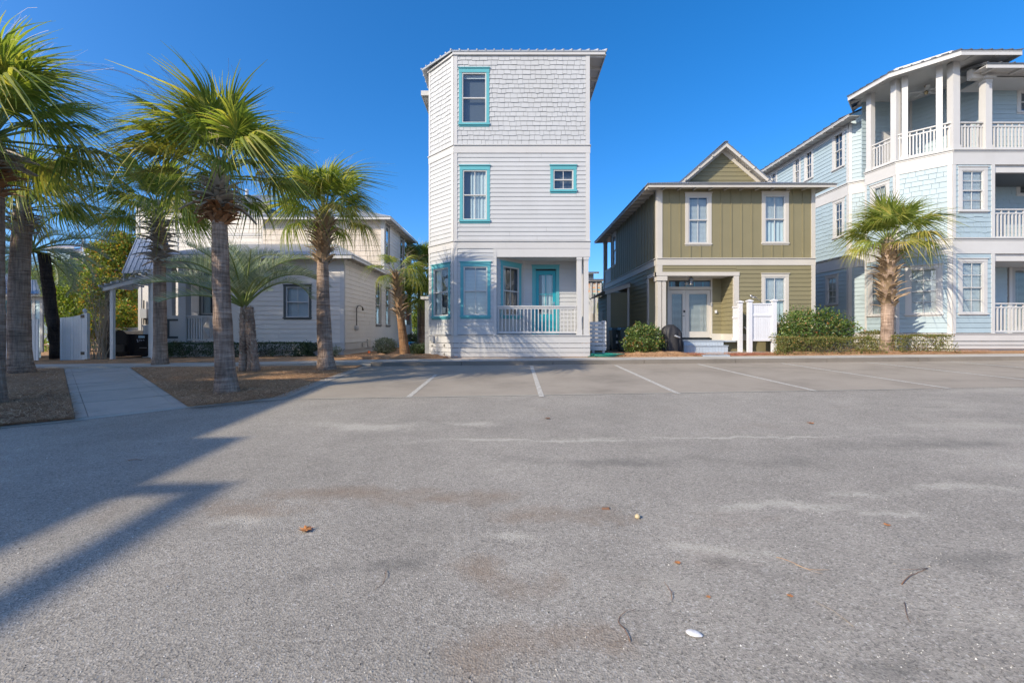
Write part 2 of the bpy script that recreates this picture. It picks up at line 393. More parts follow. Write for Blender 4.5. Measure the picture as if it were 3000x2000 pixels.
# planted island on the left with its flush concrete ribbon and the path through it
edge = [(-700, 1345), (0, 1253), (220, 1232), (548, 1194), (700, 1180), (838, 1167), (960, 1118), (1062, 1080)]
E = [GP(*e) for e in edge]
rb = []
for k, p in enumerate(E):
    q0, q1 = E[max(0, k-1)], E[min(len(E)-1, k+1)]; t = Vector((q1.x-q0.x, q1.y-q0.y)).normalized(); nrm = Vector((-t.y, t.x))
    w = .10 if k < 5 else .28
    rb.append((p.x + nrm.x * w, p.y + nrm.y * w))
mb = MB()
for k in range(len(E) - 1):
    pts = [(E[k].x, E[k].y), (E[k+1].x, E[k+1].y), rb[k+1], rb[k]]
    mb.prism(pts, lambda x, y: g(x, y) - .05, lambda x, y: g(x, y) + .012)
tag(mb.obj('edging_ribbon', M['walk']), 'pale flush concrete ribbon edging the planted island', kind='structure')
# path: five tooled slabs
PA, PB, PC, PD = GP(222, 1229), GP(548, 1193), GP(372, 1074), GP(188, 1081)
def lerp2(a, b, t): return (a.x + (b.x - a.x) * t, a.y + (b.y - a.y) * t)
path = thing('path', (PA.x, PA.y, g(PA.x, PA.y)), None, None); path['kind'] = 'structure'; path['label'] = 'tooled concrete path crossing the pine straw to the arbor'
NS = 6
for k in range(NS):
    t0, t1 = k / NS + .004, (k + 1) / NS - .004
    for e0, e1 in ((0.0, .098), (.104, .896), (.902, 1.0)):
        def at(e, t):
            a = lerp2(PA, PD, t); b = lerp2(PB, PC, t); return (a[0] + (b[0]-a[0])*e, a[1] + (b[1]-a[1])*e)
        mb = MB(); mb.prism([at(e0, t0), at(e1, t0), at(e1, t1), at(e0, t1)], lambda x, y: g(x, y) - .05, lambda x, y: g(x, y) + .02 + .012 * random.random() * 0)
        mb.obj('slab', M['path'], path)
# straw beds: two gently mounded meshes either side of the path
def bed(name, poly_near, poly_far, label, n=26, m=14):
    mb = MB()
    def samp(poly, t):
        L = [0]
        for a, b in zip(poly, poly[1:]): L.append(L[-1] + sqrt((b[0]-a[0])**2 + (b[1]-a[1])**2))
        s = t * L[-1]
        for k in range(len(poly) - 1):
            if s <= L[k+1] + 1e-6:
                f = (s - L[k]) / max(1e-6, L[k+1] - L[k]); return (poly[k][0] + (poly[k+1][0]-poly[k][0])*f, poly[k][1] + (poly[k+1][1]-poly[k][1])*f)
        return poly[-1]
    for i in range(n + 1):
        a, b = samp(poly_near, i / n), samp(poly_far, i / n)
        for j in range(m + 1):
            t = j / m; x, y = a[0] + (b[0]-a[0])*t, a[1] + (b[1]-a[1])*t
            e = min(i, n - i) / n * 4; e = min(e, min(j, m - j) / m * 4, 1)
            z = g(x, y) + .015 + .05 * e + .035 * e * mnoise.noise(Vector((x * 2.1, y * 2.1, 0))) + .02 * t
            mb.v.append((x, y, z))
    for i in range(n):
        for j in range(m): a = i*(m+1) + j; mb.f.append((a, a+m+1, a+m+2, a+1))
    return tag(mb.obj(name, M['straw'], None, True), label, kind='structure')
fl = lambda x: (x, left_walk_y(x) - .03)
c548 = rb[3]
near_r = [(PB.x + .02, PB.y), rb[4], rb[5], rb[6], rb[7]]
bed('straw_bed', near_r, [(PC.x + .02, PC.y), fl(-10), fl(-7.5), fl(SW0 - .3)], 'brown pine straw bed around the tall palm')
bed('straw_bed', [(E[0].x, E[0].y + .1), rb[1], (PA.x - .02, PA.y)], [fl(-25), fl(-20), (PD.x - .02, PD.y)], 'brown pine straw bed left of the path')
# ------------------------------------------------------------------ house kit
CAV = -0.16                                          # rooms and sheathing start this far behind the cladding face
def spans(s0, s1, z0, z1, holes):
    """pieces of a course left and right of the openings it meets"""
    cuts = sorted((h[0], h[1]) for h in holes if h[2] < z1 - .01 and h[3] > z0 + .01)
    out, a = [], s0
    for c0, c1 in cuts:
        if c0 > a + .02: out.append((a, min(c0, s1)))
        a = max(a, c1)
    if a < s1 - .02: out.append((a, s1))
    return [o for o in out if o[1] - o[0] > .02]
def pieces(s0, s1, a, b, holes):
    """a course a..b cut round the openings, with the notched bits above and below them"""
    out = [(p, q, a, b) for p, q in spans(s0, s1, a, b, holes)]
    for h in holes:
        if h[2] < b - .01 and h[3] > a + .01:
            p, q = max(h[0], s0), min(h[1], s1)
            if q - p > .02:
                if h[2] > a + .01: out.append((p, q, a, h[2]))
                if h[3] < b - .01: out.append((p, q, h[3], b))
    return out
def lengths(pcs):                                      # boards come in limited lengths: butt joints at random places
    out = []
    for p, q, a, b in pcs:
        while q - p > 3.7:
            c = p + random.uniform(1.8, 3.4); out.append((p, c, a, b)); p = c
        out.append((p, q, a, b))
    return out
def clapboards(parent, fr, s0, s1, z0, z1, pitch, mat, holes=(), lim=None, name='clapboard', n=None):
    n = n or max(1, round((z1 - z0) / pitch)); h = (z1 - z0) / n
    for k in range(n):
        a, b = z0 + k * h, z0 + (k + 1) * h
        l0, l1 = (s0, s1) if lim is None else lim((a + b) / 2)
        for p, q, a_, b_ in lengths(pieces(l0, l1, a, b, holes)):
            j = random.uniform(-.0015, .0015); P = fr.P; d0, d1 = .026 + j, .004 + j; q_, p_ = q - .0025, p + .0025
            mb = MB(); t = b_ + .012
            mb.hexa([P(p_,d0,a_), P(q_,d0,a_), P(q_,-.012,a_), P(p_,-.012,a_), P(p_,d1,t), P(q_,d1,t), P(q_,-.012,t), P(p_,-.012,t)])
            mb.obj(name, mat, parent)
def shingles(parent, fr, s0, s1, z0, z1, pitch, mat, holes=(), width=.22, stagger=.03, budget=None, lim=None, wvar=.35):
    """individually butted shingles; past the budget the rest become one joined part"""
    n = max(1, round((z1 - z0) / pitch)); h = (z1 - z0) / n; rest = MB(); nrest = 0
    for k in range(n - 1, -1, -1):
        a, b = z0 + k * h, z0 + (k + 1) * h
        l0, l1 = (s0, s1) if lim is None else lim((a + b) / 2)
        for p, q, a_, b_ in pieces(l0, l1, a, b, holes):
            x = p; first = True
            while x < q - .03:
                w = width * random.uniform(1 - wvar, 1 + wvar)
                if first: w *= random.uniform(.4, 1); first = False
                e = min(x + w, q)
                if q - e < .06: e = q
                dz = random.choice((0, 0, -1, -.6)) * stagger if k > 0 and a_ == a else 0; P = fr.P; j = random.uniform(0, .009)
                pts = [P(x+.004,.021+j,a_+dz), P(e-.004,.021+j,a_+dz), P(e-.004,-.010,a_+dz), P(x+.004,-.010,a_+dz), P(x+.004,.004,b_+.01), P(e-.004,.004,b_+.01), P(e-.004,-.010,b_+.01), P(x+.004,-.010,b_+.01)]
                if budget is None or budget[0] > 0:
                    MB().hexa(pts).obj('shingle', mat, parent)
                    if budget: budget[0] -= 1
                else: rest.hexa(pts); nrest += 1
                x = e
    if nrest: rest.obj('shingle_field', mat, parent, kind='stuff')
def board(parent, fr, s0, s1, d0, d1, z0, z1, mat, name='trim_board'):
    return MB().box(fr, s0, s1, d0, d1, z0, z1).obj(name, mat, parent)
def blind(fr, s0, s1, z0, z1, d, mat, parent, step=.045, tilt=.5):
    mb = MB(); z = z0 + .02; w = .022
    while z < z1:
        P = fr.P; mb.hexa([P(s0,d+w*.45,z-w*tilt), P(s1,d+w*.45,z-w*tilt), P(s1,d-w*.45,z+w*tilt), P(s0,d-w*.45,z+w*tilt),
                           P(s0,d+w*.45,z-w*tilt+.003), P(s1,d+w*.45,z-w*tilt+.003), P(s1,d-w*.45,z+w*tilt+.003), P(s0,d-w*.45,z+w*tilt+.003)])
        z += step
    for f in (.2, .8): mb.box(fr, s0+(s1-s0)*f-.002, s0+(s1-s0)*f+.002, d+.018, d+.02, z0, z1)
    return mb.obj('blind', mat, parent, kind='stuff')
def window(parent, fr, s0, s1, z0, z1, case, sash, cw=.10, hh=.14, sh=.07, cap=.03, sill_out=.035, cols=2, rows=(1, 1), blinds=None, frac=.5,
           curtain=None, proud=.028, label=None, sashw=.045):
    """double-hung window; s0..z1 are the outside of the casing. Returns the opening for the cladding."""
    o = MB()                                          # the frame itself: jambs, head, bottom rail, meeting rail
    a0, a1, b0, b1 = s0 + cw, s1 - cw, z0 + sh, z1 - hh
    fw = sashw; dp = (-.06, .012)
    o.box(fr, a0, a0+fw, *dp, b0, b1); o.box(fr, a1-fw, a1, *dp, b0, b1)
    o.box(fr, a0+fw, a1-fw, *dp, b1-fw, b1); o.box(fr, a0+fw, a1-fw, *dp, b0, b0+fw)
    zm = b0 + (b1 - b0) * frac
    o.box(fr, a0+fw, a1-fw, -.05, .006, zm-fw*.45, zm+fw*.45)
    w = o.obj('window', sash, parent)
    if label: w['label'] = label
    MB().box(fr, s0, a0, -.02, proud, z0+sh, z1-hh).obj('casing', case, w); MB().box(fr, a1, s1, -.02, proud, z0+sh, z1-hh).obj('casing', case, w)
    c = MB(); c.box(fr, s0-.005, s1+.005, -.02, proud+.006, z1-hh, z1-cap)
    c.box(fr, s0-.03, s1+.03, -.02, proud+.035, z1-cap, z1); c.obj('head_trim', case, w)
    c = MB(); c.box(fr, s0-.02, s1+.02, -.02, proud+sill_out, z0+sh*.45, z0+sh); c.box(fr, s0+.005, s1-.005, -.02, proud-.004, z0, z0+sh*.45); c.obj('sill', case, w)
    for q0, q1, nr, d in ((zm+fw*.4, b1-fw*.9, rows[0], -.022), (b0+fw*.9, zm-fw*.4, rows[1], -.038)):
        x0, x1 = a0+fw*.9, a1-fw*.9; m = MB(); t = .011; any_ = False
        for i in range(1, cols):
            xc = x0+(x1-x0)*i/cols; m.box(fr, xc-t, xc+t, d-.008, d+.010, q0, q1); any_ = True
        for i in range(1, nr):
            zc = q0+(q1-q0)*i/nr; m.box(fr, x0, x1, d-.007, d+.009, zc-t, zc+t); any_ = True
        if any_: m.obj('muntin', sash, w)
        m = MB(); P = fr.P; m.quad(P(x0,d,q0), P(x1,d,q0), P(x1,d,q1), P(x0,d,q1)); m.obj('pane', M['glass'], w)
    if blinds is not None:
        lo = b0 + (b1-b0)*blinds[0]; hi = b0 + (b1-b0)*blinds[1]
        blind(fr, a0+fw, a1-fw, lo, hi, -.085, M['slat'], w, blinds[2] if len(blinds) > 2 else .05, 1.0)
    if curtain is not None:
        for f0, f1 in curtain:
            m = MB(); nseg = 14; u0, u1 = a0+fw+(a1-a0-2*fw)*f0, a0+fw+(a1-a0-2*fw)*f1
            for i in range(nseg):
                xa, xb = u0+(u1-u0)*i/nseg, u0+(u1-u0)*(i+1)/nseg; da, db = -.10+.018*sin(i*1.9), -.10+.018*sin((i+1)*1.9)
                m.quad(fr.P(xa,da,b0+.03), fr.P(xb,db,b0+.03), fr.P(xb,db,b1-.02), fr.P(xa,da,b1-.02))
            m.obj('curtain', M['curtain'], w, True)
    return (s0+.01, s1-.01, z0+.01, z1-.01)
def wpx(parent, fr, p0, p1, q0, q1, *a, **k):        # window given by photo pixels (left, right, top, bottom)
    s0, zt = fr.at(p0, q0); s1, zb = fr.at(p1, q1); pm = (p0 + p1) / 2
    zt, zb = fr.at(pm, q0)[1], fr.at(pm, q1)[1]
    return window(parent, fr, min(s0, s1), max(s0, s1), zb, zt, *a, **k)
def balusters(parent, fr, s0, s1, z0, z1, mat, d=0.0, w=.035, n=10, top=True, cap_h=.05, brk=False, low=.0):
    """one railing: top rail, bottom rail and every baluster a piece of its own"""
    r = MB(); r.box(fr, s0, s1, d-.055, d+.055, z1-cap_h, z1)
    if brk: r.box(fr, s0, s1, d-.03, d+.03, z1-cap_h-.15, z1-cap_h-.10)
    else: r.box(fr, s0, s1, d-.025, d+.025, z1-cap_h-.07, z1-cap_h)
    rail = r.obj('railing', mat, parent)
    MB().box(fr, s0, s1, d-.03, d+.03, z0, z0+.07).obj('bottom_rail', mat, rail)
    zt = z1 - cap_h - (.10 if brk else .07)
    for i in range(n):
        c = s0 + (s1 - s0) * (i + .5) / n
        MB().box(fr, c-w/2, c+w/2, d-w/2, d+w/2, z0+.07, zt).obj('baluster', mat, rail)
        if brk: MB().box(fr, c-w*.5, c+w*.5, d-.02, d+.02, zt, z1-cap_h).obj('baluster_top', mat, rail) if i % 2 == 0 else None
    return rail
def post(parent, fr, s, d, w, z0, z1, mat, base=.2, cap=.1, name='post'):
    m = MB(); m.box(fr, s-w/2, s+w/2, d-w/2, d+w/2, z0, z1); o = m.obj(name, mat, parent); e = .018
    m = MB(); m.box(fr, s-w/2-e, s+w/2+e, d-w/2-e, d+w/2+e, z0, z0+base); m.obj('plinth', mat, o)
    if cap:
        m = MB(); m.box(fr, s-w/2-e, s+w/2+e, d-w/2-e, d+w/2+e, z1-cap, z1)
        m.box(fr, s-w/2-.008, s+w/2+.008, d-w/2-.008, d+w/2+.008, z1-cap-.05, z1-cap-.03); m.obj('capital', mat, o)
    return o
def roof_plane(parent, pts, thick, mat, rib_dir=None, ribs=0, rib_h=.025, name='roof', corrugated=False):
    """sloped metal roof panel given as a 4-gon: eave a,b then ridge c,d (a-d and b-c run up the slope)"""
    a, b, c, d = [Vector(p) for p in pts]; nrm = (b - a).cross(d - a).normalized()
    if nrm.z < 0: nrm = -nrm
    m = MB(); t = nrm * thick; m.hexa([a-t, b-t, c-t, d-t, a, b, c, d]); r = m.obj(name, mat, parent)
    m = MB()
    for i in range(ribs + 1):
        f = i / max(1, ribs); p, q = a.lerp(b, f), d.lerp(c, f)
        if (p - q).length > .05: m.beam(p + nrm * rib_h * .4 - (q-p).normalized()*.012, q + nrm * rib_h * .4, .045 if not corrugated else .05, rib_h, nrm)
    if ribs: m.obj('rib_seams', mat, r, kind='stuff')
    return r
# ------------------------------------------------------------------ the tall white house
YW = 16.0
fw_ = front(YW)
zW = lambda py: PZ(py, YW)
xL, xR = PX(1330, YW), PX(1726, YW); CH = 1.09
wh = thing('beach_house', (0, YW + 4, g(0, 16.5) + CURB), 'tall narrow three-storey white house with turquoise window trim and recessed porch', 'house')
fc = Frame(xL - CH, YW + CH, CH, -CH)                # chamfered corner on the left
chl = CH * sqrt(2)
zb = gy(0, 17) - .02; z_floor = zW(981); z_b1a, z_b1b = zW(728), zW(705.5); z_b2a, z_b2b = zW(449), zW(425); z_top = zW(163)
yB = 27.0; xs_ = xL - CH
REC = 1.2                                            # depth of the porch
pxs = PX(1454, YW); xc = pxs + 1.02                  # angled porch wall runs from pxs at the front to xc at the back
# rooms
e = -CAV
up = [(xL + .06, YW + e), (xR - e, YW + e), (xR - e, yB), (xs_ + e, yB), (xs_ + e, YW + CH + .06)]
gr = [(xL + .06, YW + e), (pxs - .12, YW + e), (xc - .05, YW + REC + e), (xR - e, YW + REC + e), (xR - e, yB), (xs_ + e, yB), (xs_ + e, YW + CH + .06)]
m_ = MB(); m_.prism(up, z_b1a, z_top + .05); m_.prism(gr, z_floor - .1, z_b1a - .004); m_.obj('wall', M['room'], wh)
# porch floor and ceiling
m_ = MB(); m_.prism([(pxs - .1, YW + .02), (xR - .01, YW + .02), (xR - .01, YW + REC + .1), (xc, YW + REC + .1)], z_floor - .08, z_floor + .004); m_.obj('porch_floor', M['grey'], wh)
m_ = MB(); m_.prism([(pxs - .1, YW + .05), (xR - .05, YW + .05), (xR - .05, YW + REC + .12), (xc, YW + REC + .12)], zW(750), zW(750) + .06); m_.obj('porch_ceiling', M['white'], wh)
# windows (front)
case = M['teal']; sash = M['white']
h3 = wpx(wh, fw_, 1344.5, 1433.5, 199, 372, case, sash, cw=.105, hh=.18, sh=.13, cols=1, blinds=(.9, 1.0, .05))
h2 = wpx(wh, fw_, 1347, 1435, 484, 655, case, sash, cw=.105, hh=.18, sh=.13, cols=2, curtain=((.3, 1.0),))
h2s = wpx(wh, fw_, 1612, 1688.5, 483.5, 567, case, sash, cw=.105, hh=.17, sh=.13, cols=2)
h1 = wpx(wh, fw_, 1349, 1437, 766, 934, case, sash, cw=.11, hh=.18, sh=.13, cols=2, blinds=(0, .95, .05))
sc0, sc1 = fc.s(1266), fc.s(1320)
hc = window(wh, fc, sc0, sc1, fc.at(1293, 936)[1], fc.at(1293, 772)[1], case, sash, cw=.11, hh=.18, sh=.13, cols=2, curtain=((0, .45),))
# shingled top storey
cb = .125
BUD = [300]
shingles(wh, fw_, xL + cb, xR - cb, z_b2b + .02, z_top, .172, M['whiteboard'], [h3], width=.215, stagger=.022, budget=BUD)
shingles(wh, fc, .06, chl - cb + .03, z_b2b + .02, z_top, .172, M['whiteboard'], (), width=.215, stagger=.022, budget=BUD)
# clapboard storeys
clapboards(wh, fw_, xL + cb, xR - cb, z_b1b + .02, z_b2a, .155, M['whiteboard'], [h2, h2s])
clapboards(wh, fc, .06, chl - cb + .03, z_b1b + .02, z_b2a, .155, M['whiteboard'])
clapboards(wh, fw_, xL + cb, pxs - .10, z_floor + .02, z_b1a, .155, M['whiteboard'], [h1])
clapboards(wh, fc, .06, chl - cb + .03, z_floor + .02, z_b1a, .155, M['whiteboard'], [hc])
# side walls
fL = Frame(xs_, yB, 0, -1); fR = Frame(xR, YW, 0, 1)
clapboards(wh, fL, 0, yB - YW - CH - .02, z_floor, z_top, .31, M['whiteboard']); 
clapboards(wh, fR, .12, yB - YW, z_b1a, z_top, .31, M['whiteboard']); clapboards(wh, fR, REC + .1, yB - YW, z_floor, z_b1a, .31, M['whiteboard'])
# corner boards and belt courses
def belt(z0, z1, dd=.035, capd=.07):
    for fr, a, b in ((fw_, xL - .012, xR + dd), (fc, -dd*.3, chl + .012), (fR, -.0, yB - YW), (fL, 0, yB - YW - CH)):
        board(wh, fr, a, b, -.03, dd, z0, z1 - .03, M['white'], 'belt_board'); board(wh, fr, a, b, -.03, capd, z1 - .03, z1, M['white'], 'belt_cap')
belt(z_b1a, z_b1b); belt(z_b2a, z_b2b)
for z0, z1 in ((z_floor, z_b1a), (z_b1b, z_b2a), (z_b2b, z_top + .02)):
    board(wh, fw_, xL, xL + cb, -.03, .03, z0, z1, M['white'], 'corner_board')
    board(wh, fc, chl - cb, chl, -.03, .03, z0, z1, M['white'], 'corner_board')
    board(wh, fc, 0, .08, -.03, .03, z0, z1, M['white'], 'corner_board')
    if z0 != z_floor: board(wh, fw_, xR - cb, xR + .02, -.03, .03, z0, z1, M['white'], 'corner_board'); board(wh, fR, -.01, cb, -.03, .02, z0, z1, M['white'], 'corner_board')
board(wh, fw_, pxs - .10, pxs + .01, -.05, .03, z_floor, z_b1a, M['white'], 'corner_board')
# porch beam, posts, railing
board(wh, fw_, pxs + .01, xR + .03, -.14, .022, zW(753), z_b1a, M['white'], 'porch_beam')
board(wh, fR, .16, REC + .2, -.14, .02, zW(753), z_b1a, M['white'], 'porch_beam')
for p0, p1 in ((1690.5, 1704.5), (1710.5, 1724.5)):
    post(wh, fw_, PX((p0 + p1) / 2, YW), -.09, .165, z_floor, zW(753), M['white'], base=.19, cap=.09)
post(wh, fR, .62, -.09, .165, z_floor, zW(753), M['white'], base=.19, cap=.09)
balusters(wh, fw_, pxs + .01, PX(1690, YW), zW(976), zW(895), M['white'], d=-.09, w=.034, n=22)
balusters(wh, fR, .72, REC + .1, zW(976), zW(895), M['white'], d=-.09, w=.034, n=5)
# porch walls: angled wall with window, back wall with the door
fa = Frame(pxs, YW + .03, xc - pxs, REC - .03); al = sqrt((xc - pxs) ** 2 + (REC - .03) ** 2)
zc = zW(753)
ha = window(wh, fa, fa.s(1466), fa.s(1526), fa.at(1496, 934)[1], fa.at(1496, 768)[1], case, sash, cw=.12, hh=.18, sh=.13, cols=2, curtain=((0, .25),))
clapboards(wh, fa, .02, al - .02, z_floor + .02, zc + .05, .155, M['whiteboard'], [ha])
fb = front(YW + REC); yD = YW + REC
d0, d1 = PX(1559, yD), PX(1638, yD); dz1 = PZ(776, yD)
hd = (d0 + .01, d1 - .01, z_floor - .1, dz1 - .01)
clapboards(wh, fb, xc + .02, xR - .0, z_floor + .02, zc + .05, .155, M['whiteboard'], [hd])
board(wh, fb, xc - .01, xc + .05, -.02, .03, z_floor, zc + .04, M['white'], 'corner_board')
# the door
lf0, lf1, lz1 = PX(1570, yD), PX(1628, yD), PZ(793, yD)
m_ = MB(); st = .115
gz0, gz1 = PZ(920, yD), PZ(805, yD)
m_.box(fb, lf0, lf0 + st, -.06, -.015, z_floor + .03, lz1); m_.box(fb, lf1 - st, lf1, -.06, -.015, z_floor + .03, lz1)
m_.box(fb, lf0 + st, lf1 - st, -.06, -.015, gz1, lz1); m_.box(fb, lf0 + st, lf1 - st, -.06, -.015, z_floor + .03, gz0)
dr_ = m_.obj('door', M['tealdoor'], wh)
m_ = MB(); xm = (lf0 + lf1) / 2; zm_ = PZ(862, yD); m_.box(fb, xm - .013, xm + .013, -.045, -.02, gz0, gz1); m_.box(fb, lf0 + st, lf1 - st, -.044, -.021, zm_ - .013, zm_ + .013); m_.obj('muntin', M['tealdoor'], dr_)
MB().quad(fb.P(lf0+st,-.035,gz0), fb.P(lf1-st,-.035,gz0), fb.P(lf1-st,-.035,gz1), fb.P(lf0+st,-.035,gz1)).obj('pane', M['glass'], dr_)
m_ = MB()
for i in range(12):
    xa, xb = lf0 + st + .12 + (lf1-lf0-2*st-.12) * i / 12, lf0 + st + .12 + (lf1-lf0-2*st-.12) * (i+1) / 12
    m_.quad(fb.P(xa, -.09+.012*sin(i*2.1), gz0), fb.P(xb, -.09+.012*sin((i+1)*2.1), gz0), fb.P(xb, -.09+.012*sin((i+1)*2.1), gz1), fb.P(xa, -.09+.012*sin(i*2.1), gz1))
m_.obj('curtain', M['curtain'], dr_, True)
m_ = MB(); m_.box(fb, lf1 - .085, lf1 - .045, -.015, -.002, PZ(896, yD), PZ(884, yD)); m_.tube([fb.P(lf1-.065,.03,PZ(892,yD)), fb.P(lf1-.15,.03,PZ(892,yD))], .009, 8); m_.tube([fb.P(lf1-.065,-.01,PZ(892,yD)), fb.P(lf1-.065,.035,PZ(892,yD))], .008, 8); m_.obj('handle', M['steel'], dr_)
m_ = MB(); m_.box(fb, d0, lf0 - .006, -.06, .03, z_floor, dz1 - .16); m_.box(fb, lf1 + .006, d1, -.06, .03, z_floor, dz1 - .16); m_.box(fb, d0 - .005, d1 + .005, -.06, .036, dz1 - .16, dz1 - .03); m_.box(fb, d0 - .03, d1 + .03, -.06, .06, dz1 - .03, dz1); m_.obj('door_casing', M['teal'], dr_)
m_ = MB(); m_.box(fb, lf0 - .006, lf1 + .006, -.07, .03, z_floor - .02, z_floor + .028); m_.obj('threshold', M['steel'], dr_)
m_ = MB(); q = fb.at(1545, 945); m_.box(fb, q[0]-.045, q[0]+.045, .015, .05, q[1]-.07, q[1]+.07); m_.obj('outlet_cover', M['grey'], wh)
# skirt and crawl-space slats
for fr, a, b in ((fw_, xL - .01, xR + .03), (fc, 0, chl + .012)):
    board(wh, fr, a, b, -.03, .03, zW(1004.5), z_floor - .035, M['white'], 'skirt_board'); board(wh, fr, a, b, -.06, .065, z_floor - .033, z_floor - .002, M['white'], 'skirt_cap')
    for q0, q1 in ((1018.3, 1006), (1031.7, 1019.6), (1044.8, 1033.0), (1053, 1046.3)):
        board(wh, fr, a, b, -.02, .012 + random.uniform(0, .006), max(zW(q0), zb - .03), zW(q1), M['white'], 'skirt_slat')
    for k in range(6):
        s_ = a + .2 + (b - a - .4) * k / 5; board(wh, fr, s_ - .03, s_ + .03, -.06, -.025, zb, zW(1004), M['white'], 'skirt_stud')
m_ = MB(); m_.prism([(x * .98 + .0, y + .25) for x, y in up], zb - .1, z_floor - .12); m_.obj('crawl_space_dark', M['black'], wh)  # solid black block stands in for the darkness under the floor
# hinges, latch and meter boxes on the chamfer skirt
for q in (1011.5, 1037.5):
    s_, z_ = fc.at(1303, q); m_ = MB(); m_.box(fc, s_-.05, s_+.0, .012, .024, z_-.035, z_+.035); m_.box(fc, s_+.004, s_+.025, .014, .03, z_-.05, z_+.05); m_.obj('hinge', M['browntrim'], wh)
s_, z_ = fc.at(1267, 1012); m_ = MB(); m_.box(fc, s_-.05, s_+.02, .012, .025, z_-.02, z_+.02); m_.box(fc, s_+.03, s_+.055, .012, .035, z_-.025, z_+.025); m_.tube([fc.P(s_-.05,.03,z_+.012), fc.P(s_+.04,.03,z_+.0)], .008, 6); m_.obj('latch', M['browntrim'], wh)
for a, b, t, u in ((1262.5, 1268, 984.5, 996.5), (1269.5, 1276, 984.5, 1002)):
    s0_, zt_ = fc.at(a, t); s1_, zu_ = fc.at(b, u); MB().box(fc, s0_, s1_, .03, .10, zu_, zt_).obj('meter_box', M['grey'], wh)
# roof: low hip with wide side eaves, rafter tails below
zr = zW(152); ov = .62
ex0, ex1, ey = xL - .10, xR + ov, YW - .10
roofm = paint('white_metal_roofing', (.48, .50, .52), rough=.4, metallic=.3, dirt=.08)
zk = zr + 1.5; cy_ = YW + 4.2; cxm = (xs_ + xR) / 2
chx, chy = xs_ - .30, YW + CH - .02
roof_plane(wh, [(ex0, ey, zr), (ex1, ey, zr), (cxm + .4, cy_, zk), (cxm - .4, cy_, zk)], .05, roofm, ribs=18, rib_h=.045)
roof_plane(wh, [(chx, chy, zr), (ex0, ey, zr), (cxm - .4, cy_, zk), (cxm - .42, cy_ + .02, zk)], .05, roofm, ribs=6, rib_h=.045)
roof_plane(wh, [(ex1, ey, zr), (ex1, yB + .4, zr), (cxm + .4, yB - 4, zk), (cxm + .4, cy_, zk)], .05, roofm, ribs=24, rib_h=.045)
roof_plane(wh, [(chx, yB + .4, zr), (chx, chy, zr), (cxm - .42, cy_ + .02, zk), (cxm - .4, yB - 4, zk)], .05, roofm, ribs=24, rib_h=.045)
board(wh, fw_, xL - .05, xR + ov - .02, -.02, .07, zW(163.5), zr - .055, M['white'], 'fascia')
board(wh, fc, -.05, chl + .02, -.02, .07, zW(163.5), zr - .055, M['white'], 'fascia')
fe = Frame(xR + ov - .02, YW - .07, 0, 1); board(wh, fe, 0, yB - YW, -.03, 0, zr - .16, zr - .05, M['white'], 'fascia')
m_ = MB(); m_.wbox(xR + .01, xR + ov - .05, YW - .06, yB, zr - .075, zr - .055); m_.obj('soffit', M['white'], wh)
for k in range(14):
    y_ = YW + .02 + k * .75; m_ = MB(); m_.wbox(xR + .02, xR + ov - .055, y_, y_ + .05, zr - .19, zr - .08); m_.obj('rafter_tail', M['white'], wh)
# lower rear eave showing past the left side
yE = YW + 2.4; zE = PZ(268, yE); xE = PX(1233, yE)
m_ = MB(); m_.wbox(xE, xs_ - .0, yE, yE + 6, zE - .03, zE + .03); m_.wbox(xE, xE + .03, yE + .01, yE + 6, zE - .14, zE - .031); m_.wbox(xE + .03, xs_ - .0, yE - .0, yE + .04, zE - .16, zE - .031)
for k in range(6): m_.wbox(xE + .04, xs_ - .0, yE + .3 + k*.8, yE + .36 + k*.8, zE - .12, zE - .031)
m_.obj('rear_eave', M['white'], wh)
# little shed roof and post on the left flank
yS = YW + 1.6; x0 = PX(1232, yS); m_ = MB(); m_.wbox(x0, xs_ - .02, yS, yS + 3, PZ(876, yS), PZ(868, yS)); m_.obj('side_canopy', M['white'], wh)
m_ = MB(); m_.wbox(PX(1244, yS), xs_ - .03, yS + .06, yS + .3, zb, PZ(877, yS)); m_.obj('side_post', M['grey'], wh)
# ------------------------------------------------------------------ the olive house
YO = 18.0; fo = front(YO); zO = lambda py: PZ(py, YO)
oL, oR = PX(1925, YO), PX(2386, YO); oB = 28.6; RO = 1.03
oh = thing('olive_house', (9, YO + 4, gy(9, 18)), 'two-storey olive green house with white trim and corner entry porch', 'house')
foL = Frame(oL, oB, 0, -1); foR = Frame(oR, YO, 0, 1); LL = oB - YO
zg = gy(9, 18) - .05; zf = zO(978); zs = zO(997); b0_, b1_ = zO(777), zO(756); ze = zO(549); zh0, zh1 = zO(808), zO(797)
rx = PX(2149, YO); ybk = YO + RO
e = -CAV
m_ = MB(); m_.prism([(oL+e, YO+e), (oR-e, YO+e), (oR-e, 26.4), (oL+e, 26.4)], b0_ - .02, ze + .1)
m_.prism([(rx+e, YO+e), (oR-e, YO+e), (oR-e, oB), (oL+e, oB), (oL+e, ybk+e), (rx+e, ybk+e)], zf - .3, b0_ - .024)
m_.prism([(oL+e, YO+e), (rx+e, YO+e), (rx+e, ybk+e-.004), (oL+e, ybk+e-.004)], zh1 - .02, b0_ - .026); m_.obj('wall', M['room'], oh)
MB().prism([(oL + .03, YO + .03), (oR - .03, YO + .03), (oR - .03, oB), (oL + .03, oB)], zg - .1, zs - .004).obj('foundation', M['olive'], oh)
